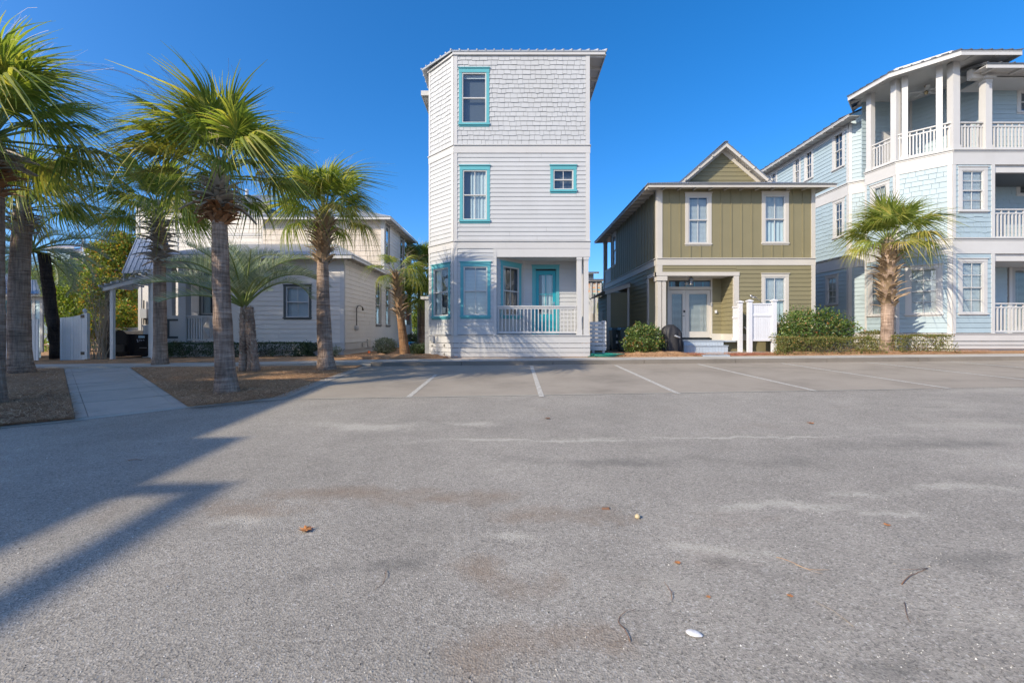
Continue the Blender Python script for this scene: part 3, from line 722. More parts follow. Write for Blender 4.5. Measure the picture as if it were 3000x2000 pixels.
# upper storey: flat panels with battens
def battens(fr, s0, s1, z0, z1, first, step, holes):
    for p, q, a, b in pieces(s0, s1, z0, z1, holes): MB().box(fr, p, q, -.012, .004, a, b).obj('siding_panel', M['olive'], oh)
    s = first
    while s < s1 - .03:
        if s > s0 + .03:
            zz = [(z0, z1)]
            for h in holes:
                if h[0] - .02 < s < h[1] + .02: zz = [(z0, h[2]), (h[3], z1)]
            for a, b in zz:
                if b - a > .05: MB().box(fr, s-.025, s+.025, .004, .026, a, b).obj('batten', M['olive'], oh)
        s += step
wt = M['offwhite']; ws = M['white']
hu1 = wpx(oh, fo, 2007, 2084, 564, 720, wt, ws, cw=.13, hh=.17, sh=.10, cols=2, rows=(1, 1), blinds=(0, .95, .05), sill_out=.02)
hu2 = wpx(oh, fo, 2231, 2310, 561, 718, wt, ws, cw=.13, hh=.17, sh=.10, cols=2, rows=(1, 1), blinds=(.45, .98, .05), curtain=((0, 1),), sill_out=.02)
hl = wpx(oh, fo, 2230, 2310, 800, 954, wt, ws, cw=.13, hh=.16, sh=.10, cols=2, blinds=(.5, .98, .05), curtain=((0, 1),), sill_out=.02)
cbw = PX(1940, YO) - oL
battens(fo, oL + cbw, oR - .14, b1_, ze, PX(1962.3, YO), 30.0 * YO / F, [hu1, hu2])
hwl = window(oh, foL, foL.s(1794), foL.s(1806), foL.at(1800, 782)[1], foL.at(1800, 682)[1], wt, ws, cw=.12, hh=.15, sh=.1, cols=1)
battens(foL, oB - 26.4, LL - .1, b1_, ze, oB - 26.3, .41, [hwl])
battens(foR, .1, 8, b1_, ze, .3, .41, [])
# lower storey: clapboards
clapboards(oh, fo, rx + .10, oR - .14, zf, b0_, .178, M['olive'], [hl])
clapboards(oh, fo, oL + .1, rx + .10, zh1, b0_, .178, M['olive'])
clapboards(oh, foL, 0, LL - RO - .12, zf - .12, b0_, .19, M['olive'])
clapboards(oh, foL, LL - RO - .12, LL - .1, zh1, b0_, .19, M['olive'])
clapboards(oh, foR, .1, LL, zf, b0_, .36, M['olive'])
# belts, corner boards, skirt
for fr, a, b in ((fo, oL - .02, oR + .03), (foL, 0, LL + .015), (foR, 0, LL)):
    board(oh, fr, a, b, -.03, .036, b0_, b1_ - .03, wt, 'belt_board'); board(oh, fr, a, b, -.03, .075, b1_ - .03, b1_, wt, 'belt_cap')
for z0, z1 in ((b1_, ze), (b0_, zh1)):
    board(oh, fo, oL, oL + cbw, -.03, .032, z0, z1, wt, 'corner_board'); board(oh, foL, LL - .13, LL + .01, -.03, .03, z0, z1, wt, 'corner_board')
board(oh, fo, oR - .14, oR + .02, -.03, .033, b1_, ze, wt, 'corner_board'); board(oh, fo, oR - .14, oR + .02, -.03, .033, zs, b0_, wt, 'corner_board')
board(oh, fo, rx + .20, oR + .02, -.03, .035, zs, zf, wt, 'skirt_board'); board(oh, foR, 0, LL, -.03, .035, zs, zf, wt, 'skirt_board')
# entry: beam, corner post, side casings, recess walls
board(oh, fo, oL - .05, PX(2165, YO), -.16, .05, zh0, zh1, wt, 'porch_beam'); board(oh, foL, LL - RO - .1, LL + .02, -.16, .05, zh0, zh1, wt, 'porch_beam')
pc = oL + .20
m_ = MB(); m_.box(fo, pc - .17, pc - .015, -.36, -.02, zs, zO(822)); m_.box(fo, pc + .015, pc + .17, -.36, -.02, zs, zO(822)); po = m_.obj('post', wt, oh)
MB().box(fo, pc - .21, pc + .21, -.40, .03, zO(822), zh0).obj('capital', wt, po)
board(oh, fo, rx, PX(2164, YO), -.06, .036, zs, zh0, wt, 'casing'); board(oh, foL, LL - RO - .22, LL - RO - .03, -.06, .034, zs, zh0 + .0, wt, 'casing')
MB().wbox(oL + .05, rx + .05, YO + .06, ybk + .1, zh0 + .012, zh0 + .05).obj('porch_ceiling', wt, oh)
fob = front(ybk)
dl, dr = PX(1955, ybk), PX(2086, ybk); zt_ = PZ(816, ybk)
clapboards(oh, fob, dr, rx - .0, PZ(977, ybk), zh0 + .03, .178, M['olive']); clapboards(oh, fob, oL, dl, zs, zh0 + .03, .178, M['olive'])
foX = Frame(rx, ybk, 0, -1); clapboards(oh, foX, .0, RO - .06, zf, zh0 + .03, .178, M['olive'])
board(oh, fob, dr, rx - .02, -.02, .03, PZ(998, ybk), PZ(977, ybk), wt, 'skirt_board'); board(oh, foX, .0, RO - .06, -.02, .03, zs, zf, wt, 'skirt_board')
# double doors with transom
m_ = MB(); pb = lambda q: PZ(q, ybk)
m_.box(fob, dl, dl + .06, -.1, .03, pb(990), zt_); m_.box(fob, dr - .06, dr, -.1, .03, pb(990), zt_); m_.box(fob, dl + .06, dr - .06, -.1, .03, pb(821), zt_); m_.box(fob, dl + .06, dr - .06, -.1, .03, pb(848), pb(840))
dfr = m_.obj('door_frame', wt, oh)
MB().quad(fob.P(dl+.06,-.03,pb(840)), fob.P(dr-.06,-.03,pb(840)), fob.P(dr-.06,-.03,pb(821)), fob.P(dl+.06,-.03,pb(821))).obj('transom_pane', M['glass'], dfr)
m_ = MB()
for f in (.11, .29, .45, .62, .81): x = dl + (dr - dl) * f; m_.box(fob, x - .018, x + .018, -.07, -.055, pb(840), pb(826))
m_.obj('transom_ornament', M['teal'], dfr)
m_ = MB(); scx, scz = PX(2011, ybk), pb(831)
pts = []
for i in range(10):
    a = pi / 2 + i * pi / 5 + .3; r = .115 if i % 2 == 0 else .035; pts.append((scx + r * cos(a), scz + r * sin(a)))
m_.fprism(fob, pts, .0, .012); so_ = m_.obj('starfish_ornament', M['white'], dfr)
mid = PX(2009.5, ybk)
for nm, a, b in (('door', dl + .065, mid - .004), ('door', mid + .004, dr - .065)):
    m_ = MB(); st = .14; z0, z1 = pb(988), pb(849); g0, g1 = pb(971), pb(861)
    for q in ((a, a+st, z0, z1), (b-st, b, z0, z1), (a+st, b-st, z0, g0), (a+st, b-st, g1, z1)): m_.box(fob, q[0], q[1], -.07, -.02, q[2], q[3])
    d_ = m_.obj(nm, M['offwhite'], oh)
    MB().quad(fob.P(a+st,-.045,g0), fob.P(b-st,-.045,g0), fob.P(b-st,-.045,g1), fob.P(a+st,-.045,g1)).obj('pane', M['glass'], d_)
    blind(fob, a+st, b-st, g0, g1, -.085, M['slat'], d_, .05, .5)
    m_ = MB()
    for q in ((a+st-.02, a+st), (b-st, b-st+.02)): m_.box(fob, q[0], q[1], -.02, -.008, g0, g1)
    m_.obj('glazing_bead', M['offwhite'], d_)
m_ = MB(); hx = mid - .07; m_.box(fob, hx-.035, hx+.035, -.02, .012, pb(915), pb(909)); m_.tube([fob.P(hx,-.02,pb(925)), fob.P(hx,.03,pb(925)), fob.P(hx-.09,.03,pb(925))], .011, 8); m_.obj('handle', M['black'], dfr)
m_ = MB(); q = fob.at(2083, 892); m_.box(fob, q[0]-.03, q[0]+.03, .03, .055, q[1]-.08, q[1]+.08); m_.obj('keypad', M['grey'], oh)
q = fob.at(2095.5, 913); m_ = MB(); m_.box(fob, q[0]-.03, q[0]+.035, .02, .09, q[1]-.06, q[1]+.06); m_.obj('wall_box', M['pvc'], oh)
# hanging lantern under the beam
lx, ly = PX(2024.5, YO + .3), YO + .3; lz = PZ(836, ly)
m_ = MB(); m_.lathe((lx, ly, lz), [(.03, 0), (.095, .02), (.10, .04), (.075, .06), (.09, .20), (.10, .22), (.11, .24), (.06, .33), (.03, .36), (.035, .38), (.012, .40)], 12); ln = m_.obj('lantern', paint('zinc_lantern', (.22, .23, .24), rough=.35, metallic=.7, dirt=0), oh, True)
m_ = MB(); m_.tube([(lx, ly, lz + .39), (lx, ly, zh0 + .02)], .006, 6); m_.obj('chain', M['black'], ln)
m_ = MB()
for i in range(8):
    a = i * pi / 4; m_.tube([(lx + .078*cos(a), ly + .078*sin(a), lz + .055), (lx + .093*cos(a), ly + .093*sin(a), lz + .21)], .005, 5)
m_.obj('cage', M['black'], ln)
# roof: hip with corrugated edge, exposed rafter tails, front gable
ov = .54; ey = YO - ov; zr = zO(549) + .16 - .0; zr = PZ(538, ey)
x0_, x1_ = oL - ov, oR + ov; yb_ = 28.8; hw = (x1_ - x0_) / 2; sl_ = .36; zk = zr + hw * sl_; xm = (x0_ + x1_) / 2
rk = M['metalroof']
roof_plane(oh, [(x0_, ey, zr), (x1_, ey, zr), (xm + .01, ey + hw, zk), (xm - .01, ey + hw, zk)], .055, rk, ribs=110, rib_h=.03, corrugated=True)
roof_plane(oh, [(x0_, yb_, zr), (x0_, ey, zr), (xm - .01, ey + hw, zk), (xm - .01, yb_ - hw, zk)], .03, rk, ribs=90, rib_h=.022)
roof_plane(oh, [(x1_, ey, zr), (x1_, yb_, zr), (xm + .01, yb_ - hw, zk), (xm + .01, ey + hw, zk)], .03, rk, ribs=90, rib_h=.022)
roof_plane(oh, [(x1_, yb_, zr), (x0_, yb_, zr), (xm - .01, yb_ - hw, zk), (xm + .01, yb_ - hw, zk)], .03, rk)
board(oh, front(ey + .03), x0_ + .03, x1_ - .03, 0, .022, zr - .135, zr - .06, wt, 'fascia')
fl_ = Frame(x0_ + .03, yb_, 0, -1); board(oh, fl_, .03, yb_ - ey - .05, 0, .022, zr - .135, zr - .06, wt, 'fascia')
MB().prism([(x0_ + .05, ey + .05), (x1_ - .05, ey + .05), (x1_ - .05, yb_ - .05), (x0_ + .05, yb_ - .05)], lambda x, y: zr - .055 + .2 * min(x - x0_, x1_ - x, y - ey, .6), lambda x, y: zr - .04 + .2 * min(x - x0_, x1_ - x, y - ey, .6)).obj('soffit', wt, oh)
k = 0; x = PX(1944, YO - .2)
while x < x1_ - .1:
    MB().beam((x, ey + .04, zr - .10), (x, YO + .02, zr - .07), .042, .09).obj('rafter_tail', wt, oh); x += 45.5 * YO / F
y = ey + .35
while y < yb_ - .2:
    MB().beam((x0_ + .04, y, zr - .10), (oL + .02, y, zr - .07), .042, .09).obj('rafter_tail', wt, oh); y += .63
board(oh, fo, oL, oR, -.02, .03, ze, zr - .06, M['olive'], 'frieze_board'); board(oh, foL, 0, LL, -.02, .03, ze, zr - .06, wt, 'frieze_board')
# gable
yg = 19.25; og = .42; ya = yg - og; fg = front(yg)
ax, az = PX(2129, ya), PZ(415, ya); hw2, zb2 = 2.25, az - 2.25 * .855
def glim(z): w = (az - .28 - z) / .855; return (ax - w, ax + w)
clapboards(oh, fg, 0, 0, zr + .2, az - .42, .18, M['olive'], lim=glim, name='clapboard')
MB().fprism(fg, [(ax - 2.3, zr), (ax + 2.3, zr), (ax + .1, az - .2), (ax - .1, az - .2)], -.3, -.02).obj('gable_wall', M['olive'], oh)
for sg in (-1, 1):
    roof_plane(oh, [(ax + sg * hw2, ya, zb2), (ax, ya, az), (ax, ya + 5, az), (ax + sg * hw2, ya + 5, zb2)], .03, rk, ribs=9, rib_h=.02, name='gable_roof')
    m_ = MB(); m_.beam((ax + sg * hw2, ya + .03, zb2 - .10), (ax + sg*.0, ya + .03, az - .10), .03, .13, (0, -1, 0)); 
    m_ = MB(); d_ = Vector((-sg * hw2, 0, az - zb2)).normalized(); nn = Vector((d_.z * sg, 0, abs(d_.x)))
    p0 = Vector((ax + sg * hw2, ya + .02, zb2 - .045)); p1 = Vector((ax, ya + .02, az - .045)); dn = Vector((0, 0, -.15))
    q = Vector((0, .03, 0)); m_.hexa([p0 + dn, p1 + dn, p1 + dn + q, p0 + dn + q, p0, p1, p1 + q, p0 + q]); m_.obj('bargeboard', wt, oh)
    p0 = Vector((ax + sg * hw2, yg - .025, zb2 - .04)); p1 = Vector((ax, yg - .025, az - .04)); dn = Vector((0, 0, -.27))
    m_ = MB(); q = Vector((0, .03, 0)); m_.hexa([p0 + dn, p1 + dn, p1 + dn + q, p0 + dn + q, p0, p1, p1 + q, p0 + q]); m_.obj('frieze_board', wt, oh)
    m_ = MB(); dz = Vector((0, 0, -.045)); y0, y1 = Vector((0, .05, 0)), Vector((0, og - .03, 0)); A_, B_ = Vector((ax + sg * hw2, ya, zb2)), Vector((ax, ya, az))
    m_.hexa([A_+dz+y0, B_+dz+y0, B_+dz+y1, A_+dz+y1, A_+dz*.8+y0, B_+dz*.8+y0, B_+dz*.8+y1, A_+dz*.8+y1]); m_.obj('soffit', wt, oh)
    for f in (.22, .48, .74):
        p = Vector((ax + sg * hw2 * (1 - f), 0, zb2 + (az - zb2) * f - .10)); MB().beam((p.x, ya - .02, p.z), (p.x, yg - .02, p.z), .05, .075).obj('purlin_end', wt, oh)
MB().beam((ax, ya - .012, az + .015), (ax, ya + 5, az + .015), .16, .03).obj('ridge_cap', rk, oh)
# rear corner balcony seen past the side wall
yp = 28.2
post(oh, front(yp), oL + .05, 0, .22, b0_, zr - .1, wt, base=.1, cap=.12)
for q0, q1 in ((b0_, b0_ + .25), (b1_ + .75, b1_ + .85)): board(oh, foL, .4, oB - 26.4, -.03, .02, q0, q1, wt, 'balcony_rail')
board(oh, foL, .4, oB - 26.4, -.02, .0, b0_ + .25, b1_ + .75, M['grey'], 'balcony_panel')
# lean-to shed against the side wall
ysh = 22.2; xs0 = PX(1778, ysh); fsh = front(ysh); zt0, zt1 = PZ(862, ysh), PZ(842, ysh)
def shroof(x): return zt0 + (x - xs0) / (oL - xs0) * (zt1 - zt0)
clapboards(oh, fsh, xs0 + .18, oL - .12, gy(5, 22), PZ(858, ysh), .19, M['olive'])
board(oh, fsh, xs0, xs0 + .18, -.05, .03, gy(5, 22), zt0, wt, 'corner_board'); board(oh, fsh, oL - .12, oL - .02, -.05, .03, gy(5, 22), zt1 - .02, wt, 'corner_board')
fsl = Frame(xs0, ysh + 2.2, 0, -1); clapboards(oh, fsl, 0, 2.2, gy(5, 22), zt0, .19, M['olive'])
board(oh, fsl, .5, 1.2, .0, .03, gy(5, 22) + .1, gy(5, 22) + 2.0, wt, 'shed_door')
P0, P1 = Vector((xs0 - .12, ysh - .15, zt0 - .03)), Vector((oL, ysh - .15, zt1 + .02)); q = Vector((0, .04, 0)); up_ = Vector((0, 0, .19))
m_ = MB(); m_.hexa([P0, P1, P1 + q, P0 + q, P0 + up_, P1 + up_, P1 + q + up_, P0 + q + up_]); m_.obj('shed_fascia', wt, oh)
roof_plane(oh, [(xs0 - .45, ysh + 2.4, zt0 - .05), (xs0 - .2, ysh - .17, zt0 + .17), (oL, ysh - .17, zt1 + .235), (oL, ysh + 2.4, zt1 + .1)], .04, rk, ribs=6, rib_h=.02, name='shed_roof')
# entry steps and walk
stm = paint('pale_blue_deck_paint', (.40, .445, .49), rnd=.05, dirt=.2)
y0, y1 = YO - .30, YO - .62
for nm, a, b, z0, z1, yy in (('step', 2003, 2119, zg, zs - .02, y0), ('step', 2003, 2132, zg, zO(1012), y1)):
    m_ = MB(); m_.wbox(PX(a, yy), PX(b, yy), yy, YO + (.9 if nm == 'step' and yy == y0 else 0), z0, z1); o_ = m_.obj('step', stm, oh)
    n_ = 14
    for i in range(n_):
        x = PX(a, yy) + (PX(b, yy) - PX(a, yy)) * (i + .5) / n_; w = (PX(b, yy) - PX(a, yy)) / n_ / 2 - .003
        MB().wbox(x - w, x + w, yy - .022, yy - .002, z0, z1 - .03).obj('riser_plank', stm, o_)
    MB().wbox(PX(a, yy) - .02, PX(b, yy) + .02, yy - .045, yy + .30, z1, z1 + .028).obj('tread', stm, o_)
MB().wbox(oL + .1, rx - .01, YO - .28, ybk, zs - .05, zs + .002).obj('porch_floor', stm, oh)
# ------------------------------------------------------------------ the pale blue house on the right
YB = 17.2; bh = thing('pale_blue_house', (18, 19, gy(18, 18)), 'three-storey pale blue shingled house with faceted corner bay and white balconies', 'house')
zB = lambda py: PZ(py, YB)
K1 = (PX(2789.5, YB), YB); s_ = 1.166; K2 = (K1[0] - s_, K1[1] + s_); K3 = (PX(2535, 19.7), 19.7)
E0, K4 = (PX(2535, 20.56), 20.56), (PX(2487, 20.98), 20.98); XB = 26.0; YE = 36.0
ff = front(YB); c1 = Frame(K2[0], K2[1], K1[0]-K2[0], K1[1]-K2[1]); c2 = Frame(K3[0], K3[1], K2[0]-K3[0], K2[1]-K3[1])
fe_ = Frame(K4[0], K4[1], E0[0]-K4[0], E0[1]-K4[1]); fd = Frame(K4[0], YE, 0, -1)
L1 = sqrt((K1[0]-K2[0])**2+(K1[1]-K2[1])**2); L2 = sqrt((K2[0]-K3[0])**2+(K2[1]-K3[1])**2); LE = sqrt((K4[0]-E0[0])**2+(K4[1]-E0[1])**2); LD = YE - K4[1]
z0b = gy(17, 17.5) - .05; f1 = zB(975.5); a1, a2 = zB(743), zB(697); c1a, c1b = zB(483), zB(439); dk = zB(437.5); zev = 11.35
PXR = PX(2911, YB)                                   # right-hand porches start here
wb, wt2 = M['blue'], M['white']; e = -CAV
plan = [K1, (XB, YB), (XB, YE), (K4[0], YE), K4, E0, K3, K2]
def inset(pts, d):
    n = len(pts); out = []
    for i in range(n):
        p, q, r = Vector(pts[i-1]), Vector(pts[i]), Vector(pts[(i+1) % n]); u, v = (q-p).normalized(), (r-q).normalized()
        n1, n2 = Vector((-u.y, u.x)), Vector((-v.y, v.x)); b = (n1 + n2); b = b / max(.3, (1 + n1.dot(n2))); out.append((q.x + b.x*d, q.y + b.y*d))
    return out
pr = 1.75                                            # depth of the right-hand porches
low = [K1, (PXR, YB), (PXR, YB + pr), (XB, YB + pr), (XB, YE), (K4[0], YE), K4, E0, K3, K2]
yw3 = 20.3
m_ = MB(); m_.prism(inset(low, e), z0b, a1 - .3); m_.prism(inset(low, e), a1 - .29, c1a - .3); m_.prism(inset(plan, e), c1a - .29, c1b - .02)
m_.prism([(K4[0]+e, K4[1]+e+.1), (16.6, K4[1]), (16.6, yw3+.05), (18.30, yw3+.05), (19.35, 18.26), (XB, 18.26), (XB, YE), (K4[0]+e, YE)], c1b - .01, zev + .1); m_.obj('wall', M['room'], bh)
for za, zb_ in ((z0b, f1), (a1 - .28, a2), (c1a - .28, dk)):
    MB().prism(inset(plan, .05), za if za > 1 else za, zb_ - .01).obj('floor_deck', M['white'], bh)
# windows
H = {}
sw = dict(cw=.14, hh=.15, sh=.11, rows=(2, 2), cols=2, sill_out=.05)
H['f2'] = wpx(bh, ff, 2806, 2892, 488, 625, wt2, wt2, blinds=(0, .98, .05), **sw)
H['f1'] = wpx(bh, ff, 2806, 2891, 756, 925, wt2, wt2, blinds=(0, .98, .05), **sw)
H['c1'] = window(bh, c1, c1.s(2652), c1.s(2762), c1.at(2707, 927)[1], c1.at(2707, 775)[1], wt2, wt2, cw=.15, hh=.17, sh=.12, rows=(2, 2), blinds=(0, .98, .05), sill_out=.05)
H['c2a'] = window(bh, c2, c2.s(2543), c2.s(2600), c2.at(2570, 930)[1], c2.at(2570, 787)[1], wt2, wt2, cw=.15, hh=.15, sh=.11, rows=(2, 2), blinds=(0, .98, .05), sill_out=.05)
H['c2b'] = window(bh, c2, c2.s(2550), c2.s(2607), c2.at(2578, 650)[1], c2.at(2578, 535)[1], wt2, wt2, cw=.15, hh=.15, sh=.11, rows=(2, 2), blinds=(0, .98, .05), sill_out=.05)
def dwin(p0, p1, q0, q1, **k): return window(bh, fd, fd.s(p0), fd.s(p1), fd.at((p0+p1)/2, q1)[1], fd.at((p0+p1)/2, q0)[1], wt2, wt2, **dict(sw, **k))
D3 = [dwin(2439, 2476, 382, 498), dwin(2357, 2384, 436, 530), dwin(2324, 2347, 458, 545), dwin(2257, 2278, 502, 570)]
D2 = [dwin(2441, 2475, 584, 700)]; D1 = [dwin(2419, 2457, 804, 897, blinds=(0, .98, .06))]
# cladding
B2 = [300]; shd = dict(width=.28, stagger=.03, budget=B2)
cw_ = .13
shingles(bh, c1, .10, L1 - .12, a2 + .02, c1a, .20, wb, [], **shd)
shingles(bh, ff, K1[0] + .1, PXR - .1, a2 + .02, c1a, .20, wb, [H['f2']], **shd)
shingles(bh, c2, .08, L2 - .1, a2 + .02, c1a, .20, wb, [H['c2b']], **shd)
shingles(bh, fe_, .08, LE, a2 + .02, c1a, .20, wb, [], **shd)
shingles(bh, fd, LD - 6, LD - .08, a2 + .02, c1a, .20, wb, D2, **shd)
clapboards(bh, ff, K1[0] + .1, PXR - .1, f1 + .02, a1, .19, wb, [H['f1']])
clapboards(bh, c1, .10, L1 - .12, f1 + .02, a1, .19, wb, [H['c1']])
clapboards(bh, c2, .08, L2 - .1, f1 + .02, a1, .19, wb, [H['c2a']])
clapboards(bh, fe_, .08, LE, f1 + .02, a1, .19, wb); clapboards(bh, fe_, .08, LE, c1b, 11.6, .19, wb)
clapboards(bh, fd, 0, LD - .08, f1 + .02, a1, .19, wb, D1); clapboards(bh, fd, 0, LD - .08, c1b, zev, .19, wb, D3)
clapboards(bh, fd, 0, LD - 6, a2, c1a, .19, wb)
# belts and corners
segs = ((ff, K1[0] - .012, XB), (c1, -.01, L1 + .012), (c2, 0, L2 + .01), (fe_, -.01, LE), (fd, 0, LD + .012))
for fr, a, b in segs:
    for u, v in ((a1, a2), (c1a, c1b)):
        board(bh, fr, a, b, -.1, .036, u, v - .10, wt2, 'belt_board'); board(bh, fr, a, b, -.1, .055, v - .10, v - .035, wt2, 'belt_board'); board(bh, fr, a, b, -.1, .10, v - .035, v, wt2, 'belt_cap')
    board(bh, fr, a, b, -.05, .045, f1 - .30, f1 - .035, wt2, 'skirt_board'); board(bh, fr, a, b, -.05, .085, f1 - .033, f1, wt2, 'skirt_cap')
    board(bh, fr, a, b, -.04, .04, f1 - .46, f1 - .335, wt2, 'skirt_slat'); board(bh, fr, a, b, -.04, .04, f1 - .60, f1 - .49, wt2, 'skirt_slat')
for u, v in ((f1, a1), (a2, c1a)):
    board(bh, ff, K1[0], K1[0] + .12, -.03, .032, u, v, wt2, 'corner_board'); board(bh, c1, L1 - .13, L1, -.03, .03, u, v, wt2, 'corner_board')
    board(bh, c1, 0, .11, -.03, .032, u, v, wt2, 'corner_board'); board(bh, c2, L2 - .11, L2, -.03, .03, u, v, wt2, 'corner_board'); board(bh, c2, 0, .09, -.03, .03, u, v, wt2, 'corner_board')
    board(bh, ff, PXR - .11, PXR + .02, -.05, .034, u, v, wt2, 'corner_board')
for u, v in ((f1, a1), (a2, c1a), (c1b, zev)):
    board(bh, fd, LD - .12, LD, -.03, .03, u, v, wt2, 'corner_board'); board(bh, fe_, 0, .12, -.03, .032, u, v, wt2, 'corner_board')
# right-hand porches on two floors
fpb = front(YB + pr); fps = Frame(PXR, YB, 0, 1)
for u, v in ((f1, a1), (a2, c1a)):
    cl = clapboards if u == f1 else (lambda *a, **k: shingles(*a[:8], *a[8:], **shd))
hd_ = (PX(2950, YB+pr), PX(3050, YB+pr), f1 - .1, PZ(765, YB+pr))
hw_ = wpx(bh, fpb, 2976, 3045, 508, 575, wt2, wt2, cw=.14, hh=.12, sh=.1, cols=1)
clapboards(bh, fpb, PXR, XB, f1, a1, .19, wb, [hd_]); shingles(bh, fpb, PXR, XB, a2, c1a, .20, wb, [hw_], **shd)
clapboards(bh, fps, .05, pr, f1, a1, .19, wb); shingles(bh, fps, .05, pr, a2, c1a, .20, wb, [], **shd)
for za in (a1, c1a): MB().wbox(PXR, XB, YB + .06, YB + pr, za - .02, za + .02).obj('porch_ceiling', wt2, bh)
balusters(bh, ff, PXR + .02, XB - 1, zB(973), zB(887), wt2, d=-.08, w=.04, n=44, brk=True, cap_h=.045)
balusters(bh, ff, PXR + .02, XB - 1, zB(697), zB(611), wt2, d=-.08, w=.04, n=44, brk=True, cap_h=.045)
yp_ = YB + pr; q0, q1 = PX(2955, yp_), PX(3050, yp_)
m_ = MB(); m_.box(fpb, q0, q0 + .13, -.05, .03, f1, PZ(774, yp_)); m_.box(fpb, q1 - .13, q1, -.05, .03, f1, PZ(774, yp_)); m_.box(fpb, q0 - .02, q1 + .02, -.05, .034, PZ(774, yp_), PZ(765, yp_)); dc = m_.obj('door_frame', wt2, bh)
m_ = MB()
for a, b, u, v in ((q0+.14, q0+.30, f1+.02, PZ(776, yp_)), (q1-.30, q1-.14, f1+.02, PZ(776, yp_)), (q0+.30, q1-.30, PZ(793, yp_), PZ(776, yp_)), (q0+.30, q1-.30, f1+.02, f1+.28)): m_.box(fpb, a, b, -.07, -.01, u, v)
m_.obj('door', M['grey'], bh); MB().quad(fpb.P(q0+.3,-.04,f1+.28), fpb.P(q1-.3,-.04,f1+.28), fpb.P(q1-.3,-.04,PZ(793,yp_)), fpb.P(q0+.3,-.04,PZ(793,yp_))).obj('pane', M['glass'], dc)
blind(fpb, q0+.3, q1-.3, f1+.28, PZ(793, yp_), -.09, M['slat'], dc, .05)
# third-floor loggia: posts, railings, back walls, ceiling, beam
zc3 = zB(180); zp = zc3
bw = [((K4[0] + .5, K4[1] - .1), (K4[0] + 1.6, yw3)), ((K4[0] + 1.6, yw3), (18.3, yw3)), ((18.3, yw3), (XB, yw3))]
f3 = front(yw3); f3a = Frame(18.24, yw3, 19.29 - 18.24, 18.2 - yw3); f3b = front(18.2)
h3w = wpx(bh, f3b, 2978, 3050, 262, 335, wt2, wt2, cw=.14, hh=.12, sh=.1, cols=1)
clapboards(bh, f3, 16.0, 18.24, dk, 12.1, .19, wb); clapboards(bh, f3a, 0, sqrt(1.05**2 + (yw3 - 18.2)**2), dk, 12.1, .19, wb); clapboards(bh, f3b, 19.29, XB, dk, 12.1, .19, wb, [h3w])
m_ = MB(); m_.box(f3, 18.14, 18.26, 0.02, .06, dk, 12.1); m_.obj('corner_board', wt2, bh)
door3 = MB(); x_ = PX(2584, yw3 - .05); door3.wbox(x_, x_ + .9, yw3 - .06, yw3 - .0, dk, dk + 2.05); door3.obj('loggia_door', wt2, bh)
cg = inset([K1, (19.3, YB), (19.3, yw3 + .3), (K4[0], yw3 + .3), K3, K2], .05)
MB().prism(cg, zp + .02, zp + .07).obj('loggia_ceiling', wt2, bh)
for k in range(6):
    MB().wbox(16.0 + k*.6, 16.02 + k*.6, YB + .5 + max(0, 1.2 - k*.6), yw3, zp + .008, zp + .019).obj('ceiling_batten', wt2, bh)
for fr, a, b in ((ff, K1[0] - .01, 19.2), (c1, 0, L1), (c2, 0, L2)): board(bh, fr, a, b, -.22, .0, zp, zp + .42, wt2, 'loggia_beam')
post(bh, ff, K1[0] + .17, -.12, .26, dk, zp, wt2, base=.16, cap=0); post(bh, c1, L1 - .36, -.12, .19, dk, zp, wt2, base=.16, cap=0)
post(bh, c1, .27, -.12, .19, dk, zp, wt2, base=.16, cap=0); post(bh, c2, L2 - .12, -.12, .23, dk, zp, wt2, base=.16, cap=0)
post(bh, c2, .14, -.12, .22, dk, zp, wt2, base=.16, cap=0)
xp = PX(2889, YB + .1); post(bh, ff, xp, -.12, .25, dk, zB(228), wt2, base=.16, cap=.14); post(bh, ff, xp + .27, -.5, .14, dk, zB(228), wt2, base=.16, cap=.1)
MB().box(ff, xp - .2, xp + .2, -.34, .1, zB(232), zB(224)).obj('capital', wt2, bh)
rt, rb_ = zB(354.5), zB(434)
balusters(bh, ff, K1[0] + .3, xp - .13, rb_, rt, wt2, d=-.12, w=.042, n=8, brk=True, cap_h=.045); balusters(bh, ff, xp + .13, XB - 1, rb_, rt, wt2, d=-.12, w=.042, n=46, brk=True, cap_h=.045)
balusters(bh, c1, .37, L1 - .46, rb_, rt, wt2, d=-.12, w=.042, n=8, brk=True, cap_h=.045); balusters(bh, c1, L1 - .26, L1 - .02, rb_, rt, wt2, d=-.12, w=.042, n=2, brk=True, cap_h=.045); balusters(bh, c1, .05, .17, rb_, rt, wt2, d=-.12, w=.042, n=1, brk=True, cap_h=.045)
balusters(bh, c2, .25, L2 - .24, rb_, rt, wt2, d=-.12, w=.042, n=7, brk=True, cap_h=.045)
# ceiling fan
fx, fy = PX(2713, 18.9), 18.9; fz = zp - .12
m_ = MB(); m_.lathe((fx, fy, fz - .16), [(.02, -.1), (.06, -.08), (.07, 0), (.05, .05), (.03, .07), (.03, .2), (.06, .22), (.06, .27)], 12); fn = m_.obj('ceiling_fan', paint('aged_brass', (.45, .36, .22), rough=.4, metallic=.6), bh, True)
for i in range(5):
    a = i * 2 * pi / 5 + .3; d_ = Vector((cos(a), sin(a), 0)); MB().beam(Vector((fx, fy, fz - .12)) + d_ * .12, Vector((fx, fy, fz - .12)) + d_ * .62, .13, .012).obj('fan_blade', wt2, fn)
